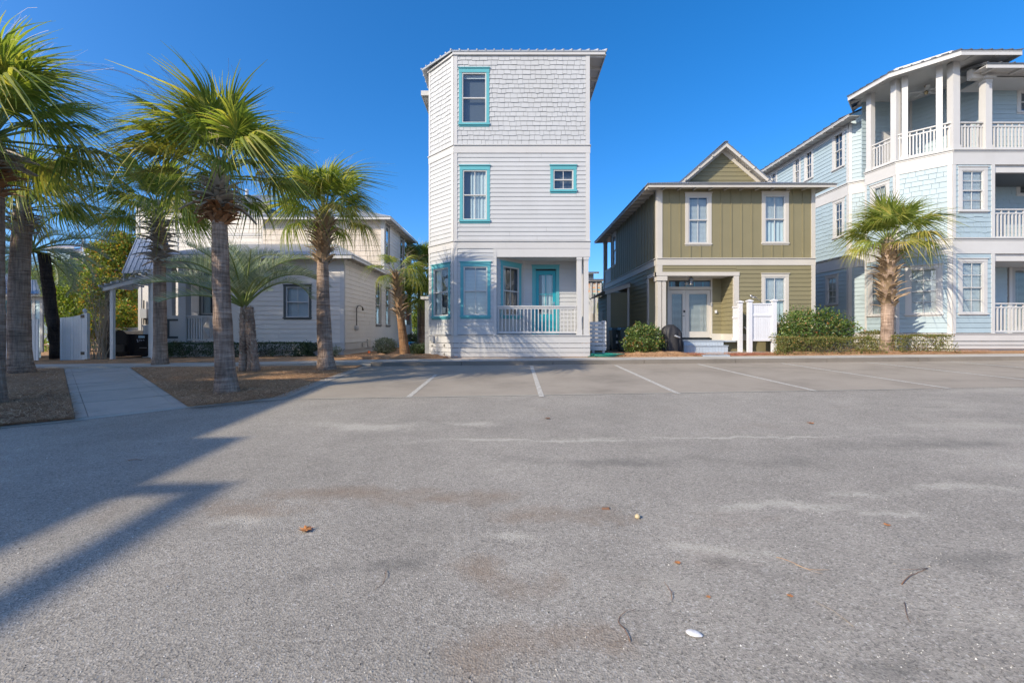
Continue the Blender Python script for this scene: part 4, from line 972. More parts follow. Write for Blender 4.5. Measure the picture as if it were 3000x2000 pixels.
# red cushions lying along the rail
rcm = paint('red_cloth', (.55, .06, .03), dirt=0)
for s, lab in ((.45, 'leftmost red cushion behind the loggia railing'), (.72, 'second red cushion from the left behind the loggia railing'), (1.05, 'third red cushion from the left behind the loggia railing'), (1.3, 'rightmost red cushion behind the loggia railing')):
    p = c1.P(s, -.28, dk); m_ = MB(); m_.lathe((p[0], p[1], p[2]), [(.02, 0), (.10, .02), (.12, .07), (.09, .13), (.02, .15)], 10)
    tag(m_.obj('red_cushion', rcm, None, True), lab, 'cushion', 'red cushions on the upper loggia')
# roofs
zr = 12.06; o_ = .6
R0, R1, R2, R3 = (19.1, YB - o_), (K1[0] - .25, YB - o_), (K2[0] - .55, K2[1] - .27), (K3[0] - .62, K3[1] + .22)
R4 = (16.3, 21.2); ap = (18.4, 20.3, 13.75); ap2 = (19.1, 20.3, 13.75)
rg = paint('charcoal_grey_metal_roofing', (.17, .178, .19), rough=.4, metallic=.4, dirt=.1)
def v3(p, z=zr): return (p[0], p[1], z)
roof_plane(bh, [v3(R1), v3(R0), ap2, ap], .05, rg, ribs=6, rib_h=.035); roof_plane(bh, [v3(R2), v3(R1), ap, (ap[0] - .01, ap[1], ap[2])], .05, rg, ribs=6, rib_h=.035)
roof_plane(bh, [v3(R3), v3(R2), ap, (ap[0] - .01, ap[1] + .01, ap[2])], .05, rg, ribs=6, rib_h=.035); roof_plane(bh, [v3(R4), v3(R3), ap, (ap[0] - .01, ap[1] + .02, ap[2])], .05, rg, ribs=4, rib_h=.035)
for p, q in ((R1, R0), (R2, R1), (R3, R2), (R4, R3)):
    fr = Frame(p[0], p[1], q[0]-p[0], q[1]-p[1]); ll = sqrt((q[0]-p[0])**2+(q[1]-p[1])**2); board(bh, fr, 0, ll, -.04, -.01, zr - .20, zr - .06, wt2, 'fascia')
    for f in (.3, .7): MB().beam(fr.P(ll*f, -.05, zr - .12), fr.P(ll*f, -.6, zr - .02), .08, .10).obj('rafter_tail', wt2, bh)
MB().prism([R1, R0, (19.1, 19), (16.6, 20.2), R3, R2], zr - .075, zr - .055).obj('soffit', wt2, bh)
MB().wbox(19.06, 19.12, YB - o_ + .02, 20, zr - .2, zr - .06).obj('roof_end', M['grey'], bh)
ze2 = PZ(186, 16.7); X0 = 17.85
roof_plane(bh, [(X0, 16.65, ze2), (XB, 16.65, ze2), (XB, 19.5, ze2 + .8), (X0, 19.5, ze2 + .8)], .05, rg, ribs=16, rib_h=.035, name='porch_roof'); board(bh, front(16.68), X0, XB, -.03, .0, ze2 - .18, ze2 - .055, wt2, 'fascia')
board(bh, ff, X0, XB, -.22, .0, zB(228), zB(200), wt2, 'loggia_beam'); MB().wbox(X0, XB, 16.7, YB, ze2 - .085, ze2 - .06).obj('soffit', wt2, bh); MB().wbox(X0 + .55, XB, YB, 18.3, zB(226), zB(226)+.04).obj('porch_ceiling', wt2, bh)
for k in range(6): MB().beam((X0 + .35 + k * 1.1, 16.70, ze2 - .13), (X0 + .35 + k * 1.1, YB, ze2 - .10), .09, .09).obj('rafter_tail', wt2, bh)
# long side roof
xe = K4[0] - .6; roof_plane(bh, [(xe, YE, zev + .12), (xe, 20.8, zev + .12), (xe + 4, 20.8, zev + 1.9), (xe + 4, YE, zev + 1.9)], .05, rg, ribs=30, rib_h=.035, name='side_roof')
fx_ = Frame(xe + .03, YE, 0, -1); board(bh, fx_, 0, YE - 20.25, -.03, 0, zev - .04, zev + .06, wt2, 'fascia'); MB().wbox(xe + .03, K4[0], 20.25, YE, zev + .0, zev + .02).obj('soffit', wt2, bh)
for k in range(22): MB().beam((xe + .04, 20.6 + k * .7, zev - .03), (K4[0], 20.6 + k * .7, zev - .0), .06, .09).obj('rafter_tail', wt2, bh)
board(bh, fd, 0, LD, -.02, .04, zev - .25, zev, wt2, 'frieze_board')
# ------------------------------------------------------------------ the greige house on the left
YG = 19.5; bg_ = thing('greige_house', (-11, YG + 4, gy(-11, 20)), 'greige lap-sided house with grey metal roof and dark window trim behind the palms', 'house')
zG = lambda py: PZ(py, YG); fG = front(YG)
gR = PX(1008, YG); gL = PX(478, YG); gP = PX(640, YG); yRear = 31.0
fGr = Frame(gR, YG, 0, 1)
zg0 = gy(-10, 20) - .1; zfl = zG(1003); zw = zG(774); yU = 25.6; zU = 8.0
e = -CAV; pd = 1.3
wtg = M['white']; wg = M['beige']; dk_ = M['darktrim']
m_ = MB(); m_.prism([(gP + e, YG + e), (gR - e, YG + e), (gR - e, yRear), (gL + e, yRear), (gL + e, YG + pd + e), (gP + e, YG + pd + e)], zfl - .1, zw)
m_.prism([(PX(770, yU) , yU + e), (gR - e, yU + e), (gR - e, yRear), (PX(770, yU), yRear)], zw - .01, zU); m_.obj('wall', M['room'], bg_)
MB().prism([(gL, YG + .03), (gR - .03, YG + .03), (gR - .03, yRear), (gL, yRear)], zg0, zfl - .11).obj('foundation', wtg, bg_)
hg = wpx(bg_, fG, 831, 913, 832, 936, dk_, wtg, cw=.11, hh=.12, sh=.10, cols=2, blinds=(0, .98, .05))
clapboards(bg_, fG, gP, gR - .17, zfl, zw, .205, wg, [hg])
rw = [window(bg_, fGr, fGr.s(a), fGr.s(b), fGr.at((a+b)/2, d)[1], fGr.at((a+b)/2, c)[1], M['browntrim'], wtg, cw=.10, hh=.13, sh=.12, cols=1, blinds=(0, .98, .05)) for a, b, c, d in
      ((1100, 1116, 830, 957), (1129.5, 1142, 841, 958), (1173.5, 1183, 856, 960))]
ru = [window(bg_, fGr, fGr.s(a), fGr.s(b), fGr.at((a+b)/2, d)[1], fGr.at((a+b)/2, c)[1], M['browntrim'], wtg, cw=.10, hh=.13, sh=.12, cols=1, blinds=(0, .98, .05)) for a, b, c, d in
      ((1128.5, 1141, 659, 773), (1172, 1182, 695, 798))]
clapboards(bg_, fGr, .05, yRear - YG - .5, zfl, zw, .205, wg, rw)
clapboards(bg_, fGr, yU - YG + .12, yRear - YG - .5, zw + .45, zU, .205, wg, ru)
board(bg_, fGr, 0, yRear - YG, -.03, .04, zw, zw + .42, wtg, 'belt_board')
board(bg_, fG, gR - .17, gR + .01, -.03, .03, zfl, zw, wtg, 'corner_board'); board(bg_, fGr, 0, .07, -.03, .032, zfl, zw, wtg, 'corner_board')
for fr, a, b in ((fG, gL, gR + .04), (fGr, 0, yRear - YG)):
    board(bg_, fr, a, b, -.03, .045, zfl - .34, zfl - .03, wtg, 'skirt_board'); board(bg_, fr, a, b, -.03, .07, zfl - .03, zfl, wtg, 'skirt_cap')
board(bg_, fG, gL, gR + .03, -.03, .04, zw, zG(757), wtg, 'frieze_board')
# lower hip roof with corrugated edge
ey = YG - .55; zr = PZ(746, ey); x1 = gR + .55; x0 = gL - .3; zt = PZ(700, yU); rise = 1.9
rk2 = paint('light_galvanised_roofing', (.38, .40, .42), rough=.38, metallic=.4, dirt=.12)
def up(y): return zr + (y - ey) * .265
roof_plane(bg_, [(x0, ey, zr), (x1, ey, zr), (x1 - 3.3, yU, up(yU)), (x0, yU, up(yU))], .035, rk2, ribs=90, rib_h=.02)
roof_plane(bg_, [(x1, ey, zr), (x1, yU + .1, zr), (x1 - .5, yU + .1, zr + .2), (x1 - 3.3, yU, up(yU))], .035, rk2, ribs=26, rib_h=.02)
board(bg_, front(ey + .04), x0, x1 - .03, 0, .03, zr - .15, zr - .04, wtg, 'fascia'); fe2 = Frame(x1 - .04, ey, 0, 1); board(bg_, fe2, .03, yU - ey, 0, .03, zr - .15, zr - .04, wtg, 'fascia')
MB().prism([(x0, ey + .05), (x1 - .05, ey + .05), (x1 - .05, yU), (gR, yU), (gR, YG), (x0, YG)], zr - .065, zr - .045).obj('soffit', wtg, bg_)
y = ey + .3
while y < yU: MB().beam((gR, y, zr - .10), (x1 - .06, y, zr - .10), .045, .07).obj('rafter_tail', wtg, bg_); y += .55
# upper right block: shingled front, hip roof
fU = front(yU); uL, uR = PX(770, yU), gR
shingles(bg_, fU, uL, uR - .18, up(yU) - 1.6, zU, .30, M['beige2'], [], width=.36, stagger=0, wvar=.25)
board(bg_, fU, uR - .18, uR + .02, -.03, .04, zw + .4, zU, wtg, 'corner_board'); board(bg_, fGr, yU - YG, yU - YG + .12, -.03, .042, zw + .4, zU, wtg, 'corner_board')
zr2 = PZ(634, yU - .5); X1 = gR + .52; X0 = uL - 1; yb2 = yRear + 1.4; hw = (X1 - X0) / 2
roof_plane(bg_, [(X0, yU - .5, zr2), (X1, yU - .5, zr2), (X1 - hw + .01, yU - .5 + hw, zr2 + hw * .4), (X0 + hw - .01, yU - .5 + hw, zr2 + hw * .4)], .04, rk2, ribs=60, rib_h=.02)
roof_plane(bg_, [(X1, yU - .5, zr2), (X1, yb2, zr2), (X1 - hw + .01, yb2 - .5, zr2 + hw * .4), (X1 - hw + .01, yU - .5 + hw, zr2 + hw * .4)], .04, rk2, ribs=40, rib_h=.02)
board(bg_, front(yU - .46), X0, X1 - .03, 0, .03, zr2 - .16, zr2 - .045, wtg, 'fascia'); fe3 = Frame(X1 - .03, yU - .5, 0, 1); board(bg_, fe3, .03, yb2 - yU + .5, 0, .03, zr2 - .16, zr2 - .045, wtg, 'fascia')
MB().prism([(X0, yU - .45), (X1 - .04, yU - .45), (X1 - .04, yb2), (gR - .3, yb2), (gR - .3, yU), (X0, yU)], zr2 - .07, zr2 - .05).obj('soffit', wtg, bg_)
board(bg_, fU, uL, uR, -.02, .05, zU, zr2 - .07, wtg, 'frieze_board'); board(bg_, fGr, yU - YG, yRear - YG + 1, -.02, .05, zU - .0, zr2 - .07, wtg, 'frieze_board')
y = yU - .2
while y < yb2: MB().beam((gR, y, zr2 - .11), (X1 - .06, y, zr2 - .11), .05, .08).obj('rafter_tail', wtg, bg_); y += .6
# rear porch column stack
for z0, z1 in ((zfl, zw), (zw + .42, zU)): post(bg_, fGr, yRear - YG + 1.25, -.1, .3, z0, z1, wtg, base=.9 if z0 == zfl else 1.0, cap=.12)
for z0 in (zfl, zw + .42): board(bg_, fGr, yRear - YG - .5, yRear - YG + 1.1, -.05, .02, z0, z0 + .95, wtg, 'porch_panel')
MB().wbox(gR - 3, gR - .05, yRear - .45, yRear - .3, zg0, zU).obj('porch_back_wall', wg, bg_)
MB().wbox(gR - 3, gR + .02, yRear - .5, yRear + 1.4, zw, zw + .4).obj('porch_deck', wtg, bg_); MB().wbox(gR - 3, gR + .02, yRear - .5, yRear + 1.4, zg0, zfl).obj('porch_deck', wtg, bg_)
# raised centre block behind the ridge
yC = 26.4; cL, cR = PX(400, yC), PX(782, yC); zC0, zC1 = 6.0, PZ(616, yC); fC = front(yC)
MB().wbox(cL + .1, cR - .1, yC + .1, yC + 5, zC0, zC1 + .3).obj('wall', M['room'], bg_)
c5 = PX(517, yC)
clapboards(bg_, fC, cL, cR, zC0, zC1, .26, wg)
for a, b in ((PX(512, yC), PX(522, yC)), (PX(768, yC), PX(778, yC)), (cL, cL + .2)): board(bg_, fC, a, b, -.03, .05, zC0, zC1, wtg, 'corner_board')
board(bg_, fC, c5, cR, -.03, .045, PZ(691, yC), PZ(684, yC), wtg, 'trim_board'); board(bg_, fC, cL, cR, -.03, .06, zC1 - .02, zC1 + .22, wtg, 'frieze_board')
board(bg_, fC, cL, cR + .4, -.1, .5, zC1 + .22, zC1 + .30, wtg, 'fascia')
xm2 = PX(737, yC); roof_plane(bg_, [(cL - .4, yC - .55, zC1 + .31), (cR + .5, yC - .55, zC1 + .31), (xm2 + .2, yC + 2, PZ(572, yC + 2)), (xm2 - 3, yC + 2, PZ(572, yC + 2))], .04, rk2, ribs=40, rib_h=.02)
MB().tube([(PX(724, yC + 1), yC + 1, PZ(600, yC + 1)), (PX(724, yC + 1), yC + 1, PZ(555, yC + 1))], .09, 8).obj('vent_pipe', wtg, bg_)
# steep gabled hood on the left end
Xg = -16.6; ye, ya_, yf = 18.9, 19.65, 20.4; z_e, z_a = 4.0, PZ(697, 19.65)
for y in (ye, yf):
    roof_plane(bg_, [(Xg, y, z_e), (gL, y, z_e), (gL, ya_, z_a), (Xg, ya_, z_a)], .05, rk2, ribs=6, rib_h=.02, name='hood_roof')
    A_, B_ = Vector((Xg + .02, y, z_e - .06)), Vector((Xg + .02, ya_, z_a - .06)); q = Vector((.04, 0, 0)); dn = Vector((0, 0, -.16))
    m_ = MB(); m_.hexa([A_+dn, B_+dn, B_+dn+q, A_+dn+q, A_, B_, B_+q, A_+q]); m_.obj('bargeboard', wtg, bg_)
MB().poly([(Xg + .9, ye, z_e), (Xg + .9, yf, z_e), (Xg + .9, ya_, z_a - .1)]).obj('gable_wall', M['offwhite'], bg_)
# front porch: deck, back wall, window, posts, panels, railing
fP = front(YG + pd); zc_ = zw
hp = wpx(bg_, fP, 584, 636, 800, 925, dk_, wtg, cw=.10, hh=.12, sh=.08, cols=1, curtain=((0, .6),))
clapboards(bg_, fP, gL, gP, zfl, zc_, .205, wg, [hp]); fPs = Frame(gP, YG + pd, 0, -1)
MB().wbox(gL, gP - .02, YG + .04, YG + pd, zfl - .1, zfl + .002).obj('porch_floor', M['grey'], bg_); MB().wbox(gL, gP, YG + .04, YG + pd, zc_, zc_ + .05).obj('porch_ceiling', wtg, bg_)
for p0, p1 in ((486, 502), (523, 545), (632, 646)):
    x = PX((p0 + p1) / 2, YG); w = PX(p1, YG) - PX(p0, YG); post(bg_, fG, x, -.14, w, zfl, zw, wtg, base=.15, cap=.12)
pA, pB = PX(486, YG), PX(540, YG); zr0, zr1 = zG(998), zG(924)
MB().box(fG, pA, pB, -.06, -.01, zr0, zr1).obj('rail_panel', wtg, bg_)
m_ = MB(); a, b, u, v = PX(490, YG), PX(534.5, YG), zG(991), zG(934)
for q in ((a, a+.09, u, v), (b-.09, b, u, v), (a+.09, b-.09, u, u+.09), (a+.09, b-.09, v-.09, v)): m_.box(fG, q[0], q[1], -.01, .012, q[2], q[3])
m_.obj('panel_frame', dk_, bg_)
balusters(bg_, fG, PX(540, YG), PX(587, YG), zr0, zr1, wtg, d=-.06, w=.06, n=6)
a, b = PX(587, YG), PX(634, YG)
lat = MB(); lat.box(fG, a, b, -.09, -.03, zr1 - .07, zr1); lat.box(fG, a, b, -.09, -.03, zr0, zr0 + .07); lat.box(fG, a, a+.06, -.09, -.03, zr0+.07, zr1-.07); lat.box(fG, b-.06, b, -.09, -.03, zr0+.07, zr1-.07); lo = lat.obj('lattice_panel', wtg, bg_)
cx, cz, hx, hz = (a+b)/2, (zr0+zr1)/2, (b-a)/2-.06, (zr1-zr0)/2-.07
for qx, qz in ((-1, 1), (1, 1), (-1, -1), (1, -1)):
    for k in range(1, 5):
        t = k / 5; sg = qx * qz
        p = Vector((cx + qx*hx*t, 0, cz)) if k else None
        if sg > 0: P0, P1 = (cx + qx*hx*(1-t), cz), (cx, cz + qz*hz*(1-t)) 
        else: P0, P1 = (cx + qx*hx, cz + qz*hz*t), (cx + qx*hx*t, cz + qz*hz)
        if sg > 0: pass
        MB().beam(fG.P(P0[0], -.06, P0[1]), fG.P(P1[0], -.06, P1[1]), .03, .035, (0, -1, 0)).obj('lattice_slat', wtg, lo)
# porch steps on the left with newel and sloping rail
nx_ = PX(435, 19.2); post(bg_, front(19.2), nx_, 0, .26, zg0, PZ(952, 19.2), wtg, base=.2, cap=.08, name='newel')
P0, P1 = Vector((nx_ + .1, 19.25, PZ(968, 19.2))), Vector((gL + .1, 19.5, zr1 + .05)); MB().beam(P0, P1, .09, .12).obj('stair_rail', wtg, bg_)
P0b, P1b = P0 - Vector((0, 0, .72)), P1 - Vector((0, 0, .72)); MB().beam(P0b, P1b, .06, .09).obj('stair_rail', wtg, bg_)
for k in range(4): p = P0.lerp(P1, (k + .7) / 4.6); MB().beam(p - Vector((0, 0, .7)), p, .045, .045).obj('baluster', wtg, bg_)
# left rear wing with meter boxes
yWg = 23.2; MB().wbox(PX(408, yWg), gL + .3, yWg, yRear, zg0, 5.2).obj('rear_wing', wg, bg_); fW = front(yWg)
board(bg_, fW, PX(406, yWg), PX(415, yWg), 0, .03, zg0, 5.2, wtg, 'corner_board')
MB().box(fW, PX(418, yWg), PX(437, yWg), .0, .18, PZ(932, yWg), PZ(905, yWg)).obj('meter_box', M['grey'], bg_)
m_ = MB()
for px in (425, 431, 437): x = PX(px, yWg); m_.tube([fW.P(x, .08, PZ(950, yWg)), fW.P(x, .08, PZ(880 if px == 425 else 932, yWg))], .03, 6)
m_.obj('conduit', M['black'], bg_)
# outdoor shower pipe, valve, vent and utility boxes on the side wall
s, z = fGr.at(1040, 953); m_ = MB(); zt_ = fGr.at(1040, 897)[1]
m_.tube([fGr.P(s, .08, z), fGr.P(s, .08, zt_ - .1), fGr.P(s + .06, .1, zt_), fGr.P(s + .25, .14, zt_ + .05), fGr.P(s + .45, .2, zt_ - .02), fGr.P(s + .52, .2, zt_ - .16)], [.022]*5 + [.05], 8); o_ = m_.obj('outdoor_shower', M['black'], bg_, True)
m_ = MB(); p = fGr.P(s, .06, z - .12); m_.lathe((p[0], p[1], p[2] - .12), [(.05, 0), (.11, .03), (.12, .16), (.09, .22), (.03, .25)], 12); m_.obj('shower_valve', wtg, o_, True)
for a, b, c, d, dd in ((1057, 1063, 1003, 1014, .12), (1073, 1081, 993, 1014, .1)):
    q0, q1 = fGr.at(a, d), fGr.at(b, c); MB().box(fGr, q0[0], q1[0], .03, dd, q0[1], q1[1]).obj('utility_box', M['offwhite'], bg_)
q0, q1 = fGr.at(1041, 1046), fGr.at(1060, 1037); MB().box(fGr, q0[0], q1[0], -.02, .06, q0[1], q1[1]).obj('crawl_vent', M['grey'], bg_)
# ------------------------------------------------------------------ plant materials
def leafmat(name, stops, trans=.35, rough=.5, objrnd=.25, island=True, tint=(1.1, 1.15, .55), spec=.35):
    m, nt, b = newmat(name); geo = nt.nodes.new('ShaderNodeNewGeometry'); oi = nt.nodes.new('ShaderNodeObjectInfo')
    r = geo.outputs['Random Per Island'] if island else oi.outputs['Random']
    c = ramp(nt, r, stops)
    n = tex(nt, 'Noise', 1.6, geo.outputs['Position'], Detail=3.0).outputs[0]
    c = mix(nt, .8, c, ramp(nt, n, [(.3, .75), (.7, 1.2)]), 'MULTIPLY')
    h = nt.nodes.new('ShaderNodeHueSaturation'); nt.links.new(math_(nt, 'MULTIPLY_ADD', oi.outputs['Random'], objrnd, 1 - objrnd / 2), h.inputs['Value']); nt.links.new(c, h.inputs['Color']); c = h.outputs[0]
    nt.links.new(c, b.inputs['Base Color']); b.inputs['Roughness'].default_value = rough; b.inputs['Specular IOR Level'].default_value = spec
    tr = nt.nodes.new('ShaderNodeBsdfTranslucent'); nt.links.new(mix(nt, 1.0, c, tint, 'MULTIPLY'), tr.inputs[0])
    ms = nt.nodes.new('ShaderNodeMixShader'); ms.inputs[0].default_value = trans; nt.links.new(b.outputs[0], ms.inputs[1]); nt.links.new(tr.outputs[0], ms.inputs[2])
    nt.links.new(ms.outputs[0], nt.nodes['Material Output'].inputs[0]); return m
M['sabal'] = leafmat('sabal_leaf', [(0, (.15, .205, .045)), (.45, (.25, .305, .065)), (.75, (.37, .39, .095)), (.88, (.50, .45, .11)), (1, (.58, .47, .2))], .5, .36, .3)
M['sabal_dry'] = leafmat('ageing_sabal_leaf', [(0, (.24, .26, .05)), (.5, (.38, .35, .07)), (1, (.50, .37, .14))], .35, .5, .3)
M['pindo'] = leafmat('pindo_leaf', [(0, (.23, .29, .20)), (.6, (.36, .42, .31)), (.9, (.47, .50, .37)), (1, (.52, .48, .25))], .25, .5, .3, tint=(.9, 1.05, .7))
M['petiole'] = paint('palm_petiole', (.20, .25, .07), dirt=0, rnd=.2)
M['fibre'] = paint('palm_fibre', (.36, .27, .17), dirt=0, rnd=.3, var=.25)
M['boot'] = paint('grey_palm_boot', (.42, .36, .30), rnd=.45, var=.22, scale=9, dirt=.2, sc=(1, 1, .3))
M['boot_shaded'] = paint('shaded_palm_boot', (.06, .05, .045), rnd=.4, var=.2)  # leaf bases darkened to match the shade painted into that trunk
M['boot_brown'] = paint('rusty_palm_boot', (.33, .16, .07), rnd=.5, var=.3, scale=9, dirt=.1)
M['boot_tan'] = paint('tan_palm_boot', (.33, .235, .145), rnd=.4, var=.25, scale=9, dirt=.1)
def trunkmat(name, c0, c1, c2):
    m, nt, b = newmat(name); p = pos(nt)
    w = tex(nt, 'Noise', 1.0, stretch(nt, p, (2.0, 2.0, 22)), Detail=6.0, Roughness=.7).outputs[0]
    v = tex(nt, 'Noise', 1.0, stretch(nt, p, (30, 30, 2.2)), Detail=4.0, Roughness=.6).outputs[0]
    n = tex(nt, 'Noise', 2.2, p, Detail=5.0).outputs[0]
    c = ramp(nt, w, [(.25, c0), (.5, c1), (.75, c2)])
    c = mix(nt, .7, c, ramp(nt, n, [(.3, .45), (.7, 1.4)]), 'MULTIPLY'); c = mix(nt, .8, c, ramp(nt, v, [(.3, .55), (.7, 1.3)]), 'MULTIPLY')
    nt.links.new(c, b.inputs['Base Color']); b.inputs['Roughness'].default_value = .9; b.inputs['Specular IOR Level'].default_value = .15
    bump(nt, b, math_(nt, 'ADD', w, math_(nt, 'MULTIPLY', v, .8)), 1.0, .05); return m
M['trunk'] = trunkmat('grey_palm_trunk', (.15, .098, .072), (.37, .265, .20), (.58, .45, .36))
M['trunk_tan'] = trunkmat('tan_palm_trunk', (.16, .085, .04), (.33, .185, .095), (.45, .30, .18))
M['trunk_shaded'] = trunkmat('shaded_palm_trunk', (.03, .025, .025), (.06, .05, .045), (.10, .085, .075))  # bark colour darkened to stand in for shade on the leaning palm

def fan_frond(seed, lp=.95, lb=1.0, nseg=46, droop=.35, fold=.35, span=118):
    """one costapalmate leaf: petiole, arching costa and pleated, split segments"""
    R = random.Random(seed); mb = MB(); pb = MB()
    # petiole and costa path in the xz plane
    def path(t):                                      # t in metres along the leaf
        a = 0.0; x = min(t, lp); z = -.05 * (x / lp) ** 2 * lp
        if t > lp:
            u = t - lp; th = .9 * u; x = lp + sin(th) / .9; z = -.05 * lp - (1 - cos(th)) / .9 - .1 * u
        return Vector((x, 0, z))
    n = 7; pb.tube([path(lp * i / n) for i in range(n + 1)] + [path(lp + .25)], [.026 - .012 * i / n for i in range(n + 1)] + [.006], 5)
    for i in range(nseg):
        f = (i + .5) / nseg * 2 - 1; a = radians(span) * f; a += radians(R.uniform(-1.5, 1.5))
        o = path(lp + .30 * (1 - abs(f)) ** 1.2); L = lb * (.66 + .34 * cos(a * .75)) * R.uniform(.78, 1.1)
        dx, dy = cos(a), sin(a); side = Vector((-dy, dx, 0)); w0 = L * radians(span) * 2 / nseg * .5 * .62
        dr = droop * R.uniform(.6, 1.6) + (.9 if R.random() < .14 else 0); tw = R.uniform(-.5, .5); sw = R.uniform(-.10, .10)
        K = 6; prev = None; ids = []
        for k in range(K + 1):
            t = k / K; r = L * t
            wdt = w0 * min(1, t * 3.2 + .05) if t < .42 else w0 * max(.06, (1 - (t - .42) / .58)) ** .9
            z = fold * abs(dy) * r * (1 - .55 * t) - dr * L * max(0, t - .25) ** 2 * 1.5 - .20 * t * t * max(0, dx) * L
            c = o + Vector((dx * r, dy * r, z)) + side * sw * L * max(0, t - .4) ** 2
            fd = Vector((0, 0, wdt * .55)); b_ = len(mb.v); q = side * wdt + Vector((0, 0, tw * wdt * t))
            mb.v += [tuple(c - q), tuple(c - fd if i % 2 else c + fd * .6), tuple(c + q)]
            if k: p = b_ - 3; mb.f += [(p, p+1, b_+1, b_), (p+1, p+2, b_+2, b_+1)]
    return mb.data('frond', M['sabal'], True), pb.data('petiole', M['petiole'], True)
def threads(seed, lp, lb, n=14):
    R = random.Random(seed); mb = MB()
    for i in range(n):
        a = R.uniform(-1.8, 1.8); r0 = lb * R.uniform(.45, .95); p = Vector((lp + cos(a) * r0, sin(a) * r0, R.uniform(-.1, .2))); v = Vector((cos(a), sin(a), R.uniform(.0, .5))) * .07
        pts = [p]
        for k in range(6): v += Vector((R.uniform(-.03, .03), R.uniform(-.03, .03), R.uniform(-.045, .015))); p = p + v; pts.append(p)
        for k in range(6): w = Vector((.0012, .0012, .002)); mb.quad(pts[k] - w, pts[k] + w, pts[k+1] + w, pts[k+1] - w)
    return mb.data('threads', M['fibre'])
FANS = [fan_frond(s, lp, lb, 44, dr, fo_, sp) for s, lp, lb, dr, fo_, sp in ((1, .85, 1.0, .40, .40, 112), (2, .95, 1.05, .65, .30, 120), (3, 1.0, .95, .85, .22, 122), (4, .75, 1.0, .32, .50, 104), (5, 1.05, 1.0, 1.15, .12, 118), (6, .9, .9, .7, .35, 115))]
DRY = []
for me, pe in FANS[2:5]:
    d = me.copy(); d.materials.clear(); d.materials.append(M['sabal_dry']); DRY.append((d, pe))
THR = [threads(50 + i, .9, 1.0) for i in range(3)]
def boot_mesh(L, w, mat, bend=.35):
    mb = MB(); K = 4; rings = []
    for k in range(K + 1):
        t = k / K; x = L * t * (.45 + bend * t); z = L * t * (.9 - bend * .5 * t); hw = w * (1 - .62 * t) / 2; th = .028 * (1 - .6 * t)
        rings.append([(x, -hw, z), (x, hw, z), (x - th, hw * .7, z + th * .6), (x - th, -hw * .7, z + th * .6)])
    i = 0
    for r in rings: mb.v += r
    for k in range(K):
        for j in range(4): a, b = k*4 + j, k*4 + (j+1) % 4; mb.f.append((a, b, b+4, a+4))
    mb.f.append((3, 2, 1, 0)); mb.f.append(tuple(K*4 + j for j in range(4)))
    return mb.data('leaf_base', mat)
BOOTS = {k: [boot_mesh(L, w, M[k], b) for L, w, b in ((.26, .15, .3), (.32, .13, .45), (.22, .16, .2), (.30, .10, .6))] for k in ('boot', 'boot_brown', 'boot_tan', 'boot_shaded')}

def bez(a, b, lean, t):                              # gently curved trunk line
    p = Vector(a).lerp(Vector(b), t); return p + Vector(lean) * (4 * t * (1 - t))
def sabal(name, base, top, r0, r1, label, boots=(), nf=34, scale=1.0, el=(86, -2), seed=1, mat='trunk', lean=(0, 0, 0), crown_up=.35, group='sabal palms along the front', dry=.15, flare=1.35, droop_bias=0):
    R = random.Random(seed); t_ = thing(name, base, label, 'palm tree', group)
    base, top = Vector(base), Vector(top); mb = MB(); n = 26; H = (top - base).length
    pts = [bez(base - Vector((0, 0, .08)), top, lean, i / n) for i in range(n + 1)]
    rad = []
    for i in range(n + 1):
        t = i / n; r = r0 + (r1 - r0) * min(1, t * 1.2); r *= 1 + (flare - 1) * max(0, 1 - t * H / .5) ** 1.6; rad.append(r * R.uniform(.97, 1.03))
    mb.tube(pts, rad, 18); mb.obj('trunk', M[mat], t_, True)
    for (f0, f1, nb, key, sc, ang) in boots:
        for i in range(nb):
            f = f0 + (f1 - f0) * (i + R.uniform(-.4, .4)) / nb; f = clamp(f, 0, 1); p = bez(base, top, lean, f); az = i * 2.39996 + R.uniform(-.2, .2)
            rr = r0 + (r1 - r0) * min(1, f * 1.2)
            o = link('leaf_base', R.choice(BOOTS[key]), t_, p + Vector((cos(az), sin(az), 0)) * rr * .86)
            o.rotation_euler = (R.uniform(-.25, .25), radians(ang + R.uniform(-16, 16)), az); s_ = sc * R.uniform(.75, 1.25); o.scale = (s_, s_, s_ * R.uniform(.85, 1.2))
    cc = top + Vector((0, 0, .02)); 
    mb = MB(); mb.tube([top - Vector((0, 0, .15)), top + Vector((0, 0, crown_up * .6)), top + Vector((0, 0, crown_up * 1.4))], [r1 * .9, r1 * .75, .05], 10); mb.obj('bud', M['fibre'], t_, True)
    for i in range(nf):
        f = (i + .5) / nf; e = el[0] + (el[1] - el[0]) * f ** .95 + R.uniform(-9, 9); az = i * 2.39996 + R.uniform(-.25, .25)
        k = R.randrange(len(FANS)) if f > .25 else R.choice((0, 3, 5))
        if f > .6: k = R.choice((1, 2, 4, 2))
        me, pe = (R.choice(DRY) if (f > .7 and R.random() < dry * 2.2) else FANS[k])
        M_ = Matrix.Rotation(az, 4, 'Z') @ Matrix.Rotation(radians(-e), 4, 'Y') @ Matrix.Rotation(R.uniform(-.5, .5), 4, 'X')
        at = cc + Vector((0, 0, crown_up * (1 - f))) + Vector((cos(az), sin(az), 0)) * r1 * .5
        o = link('frond', me, t_, at); s_ = scale * R.uniform(.85, 1.12) * (.82 if f < .12 else 1); o.rotation_euler = M_.to_euler(); o.scale = (s_, s_, s_)
        q = link('petiole', pe, o, at); q.location = (0, 0, 0)
        if R.random() < .6: q = link('threads', R.choice(THR), o, at); q.location = (0, 0, 0); q['kind'] = 'stuff'
    return t_

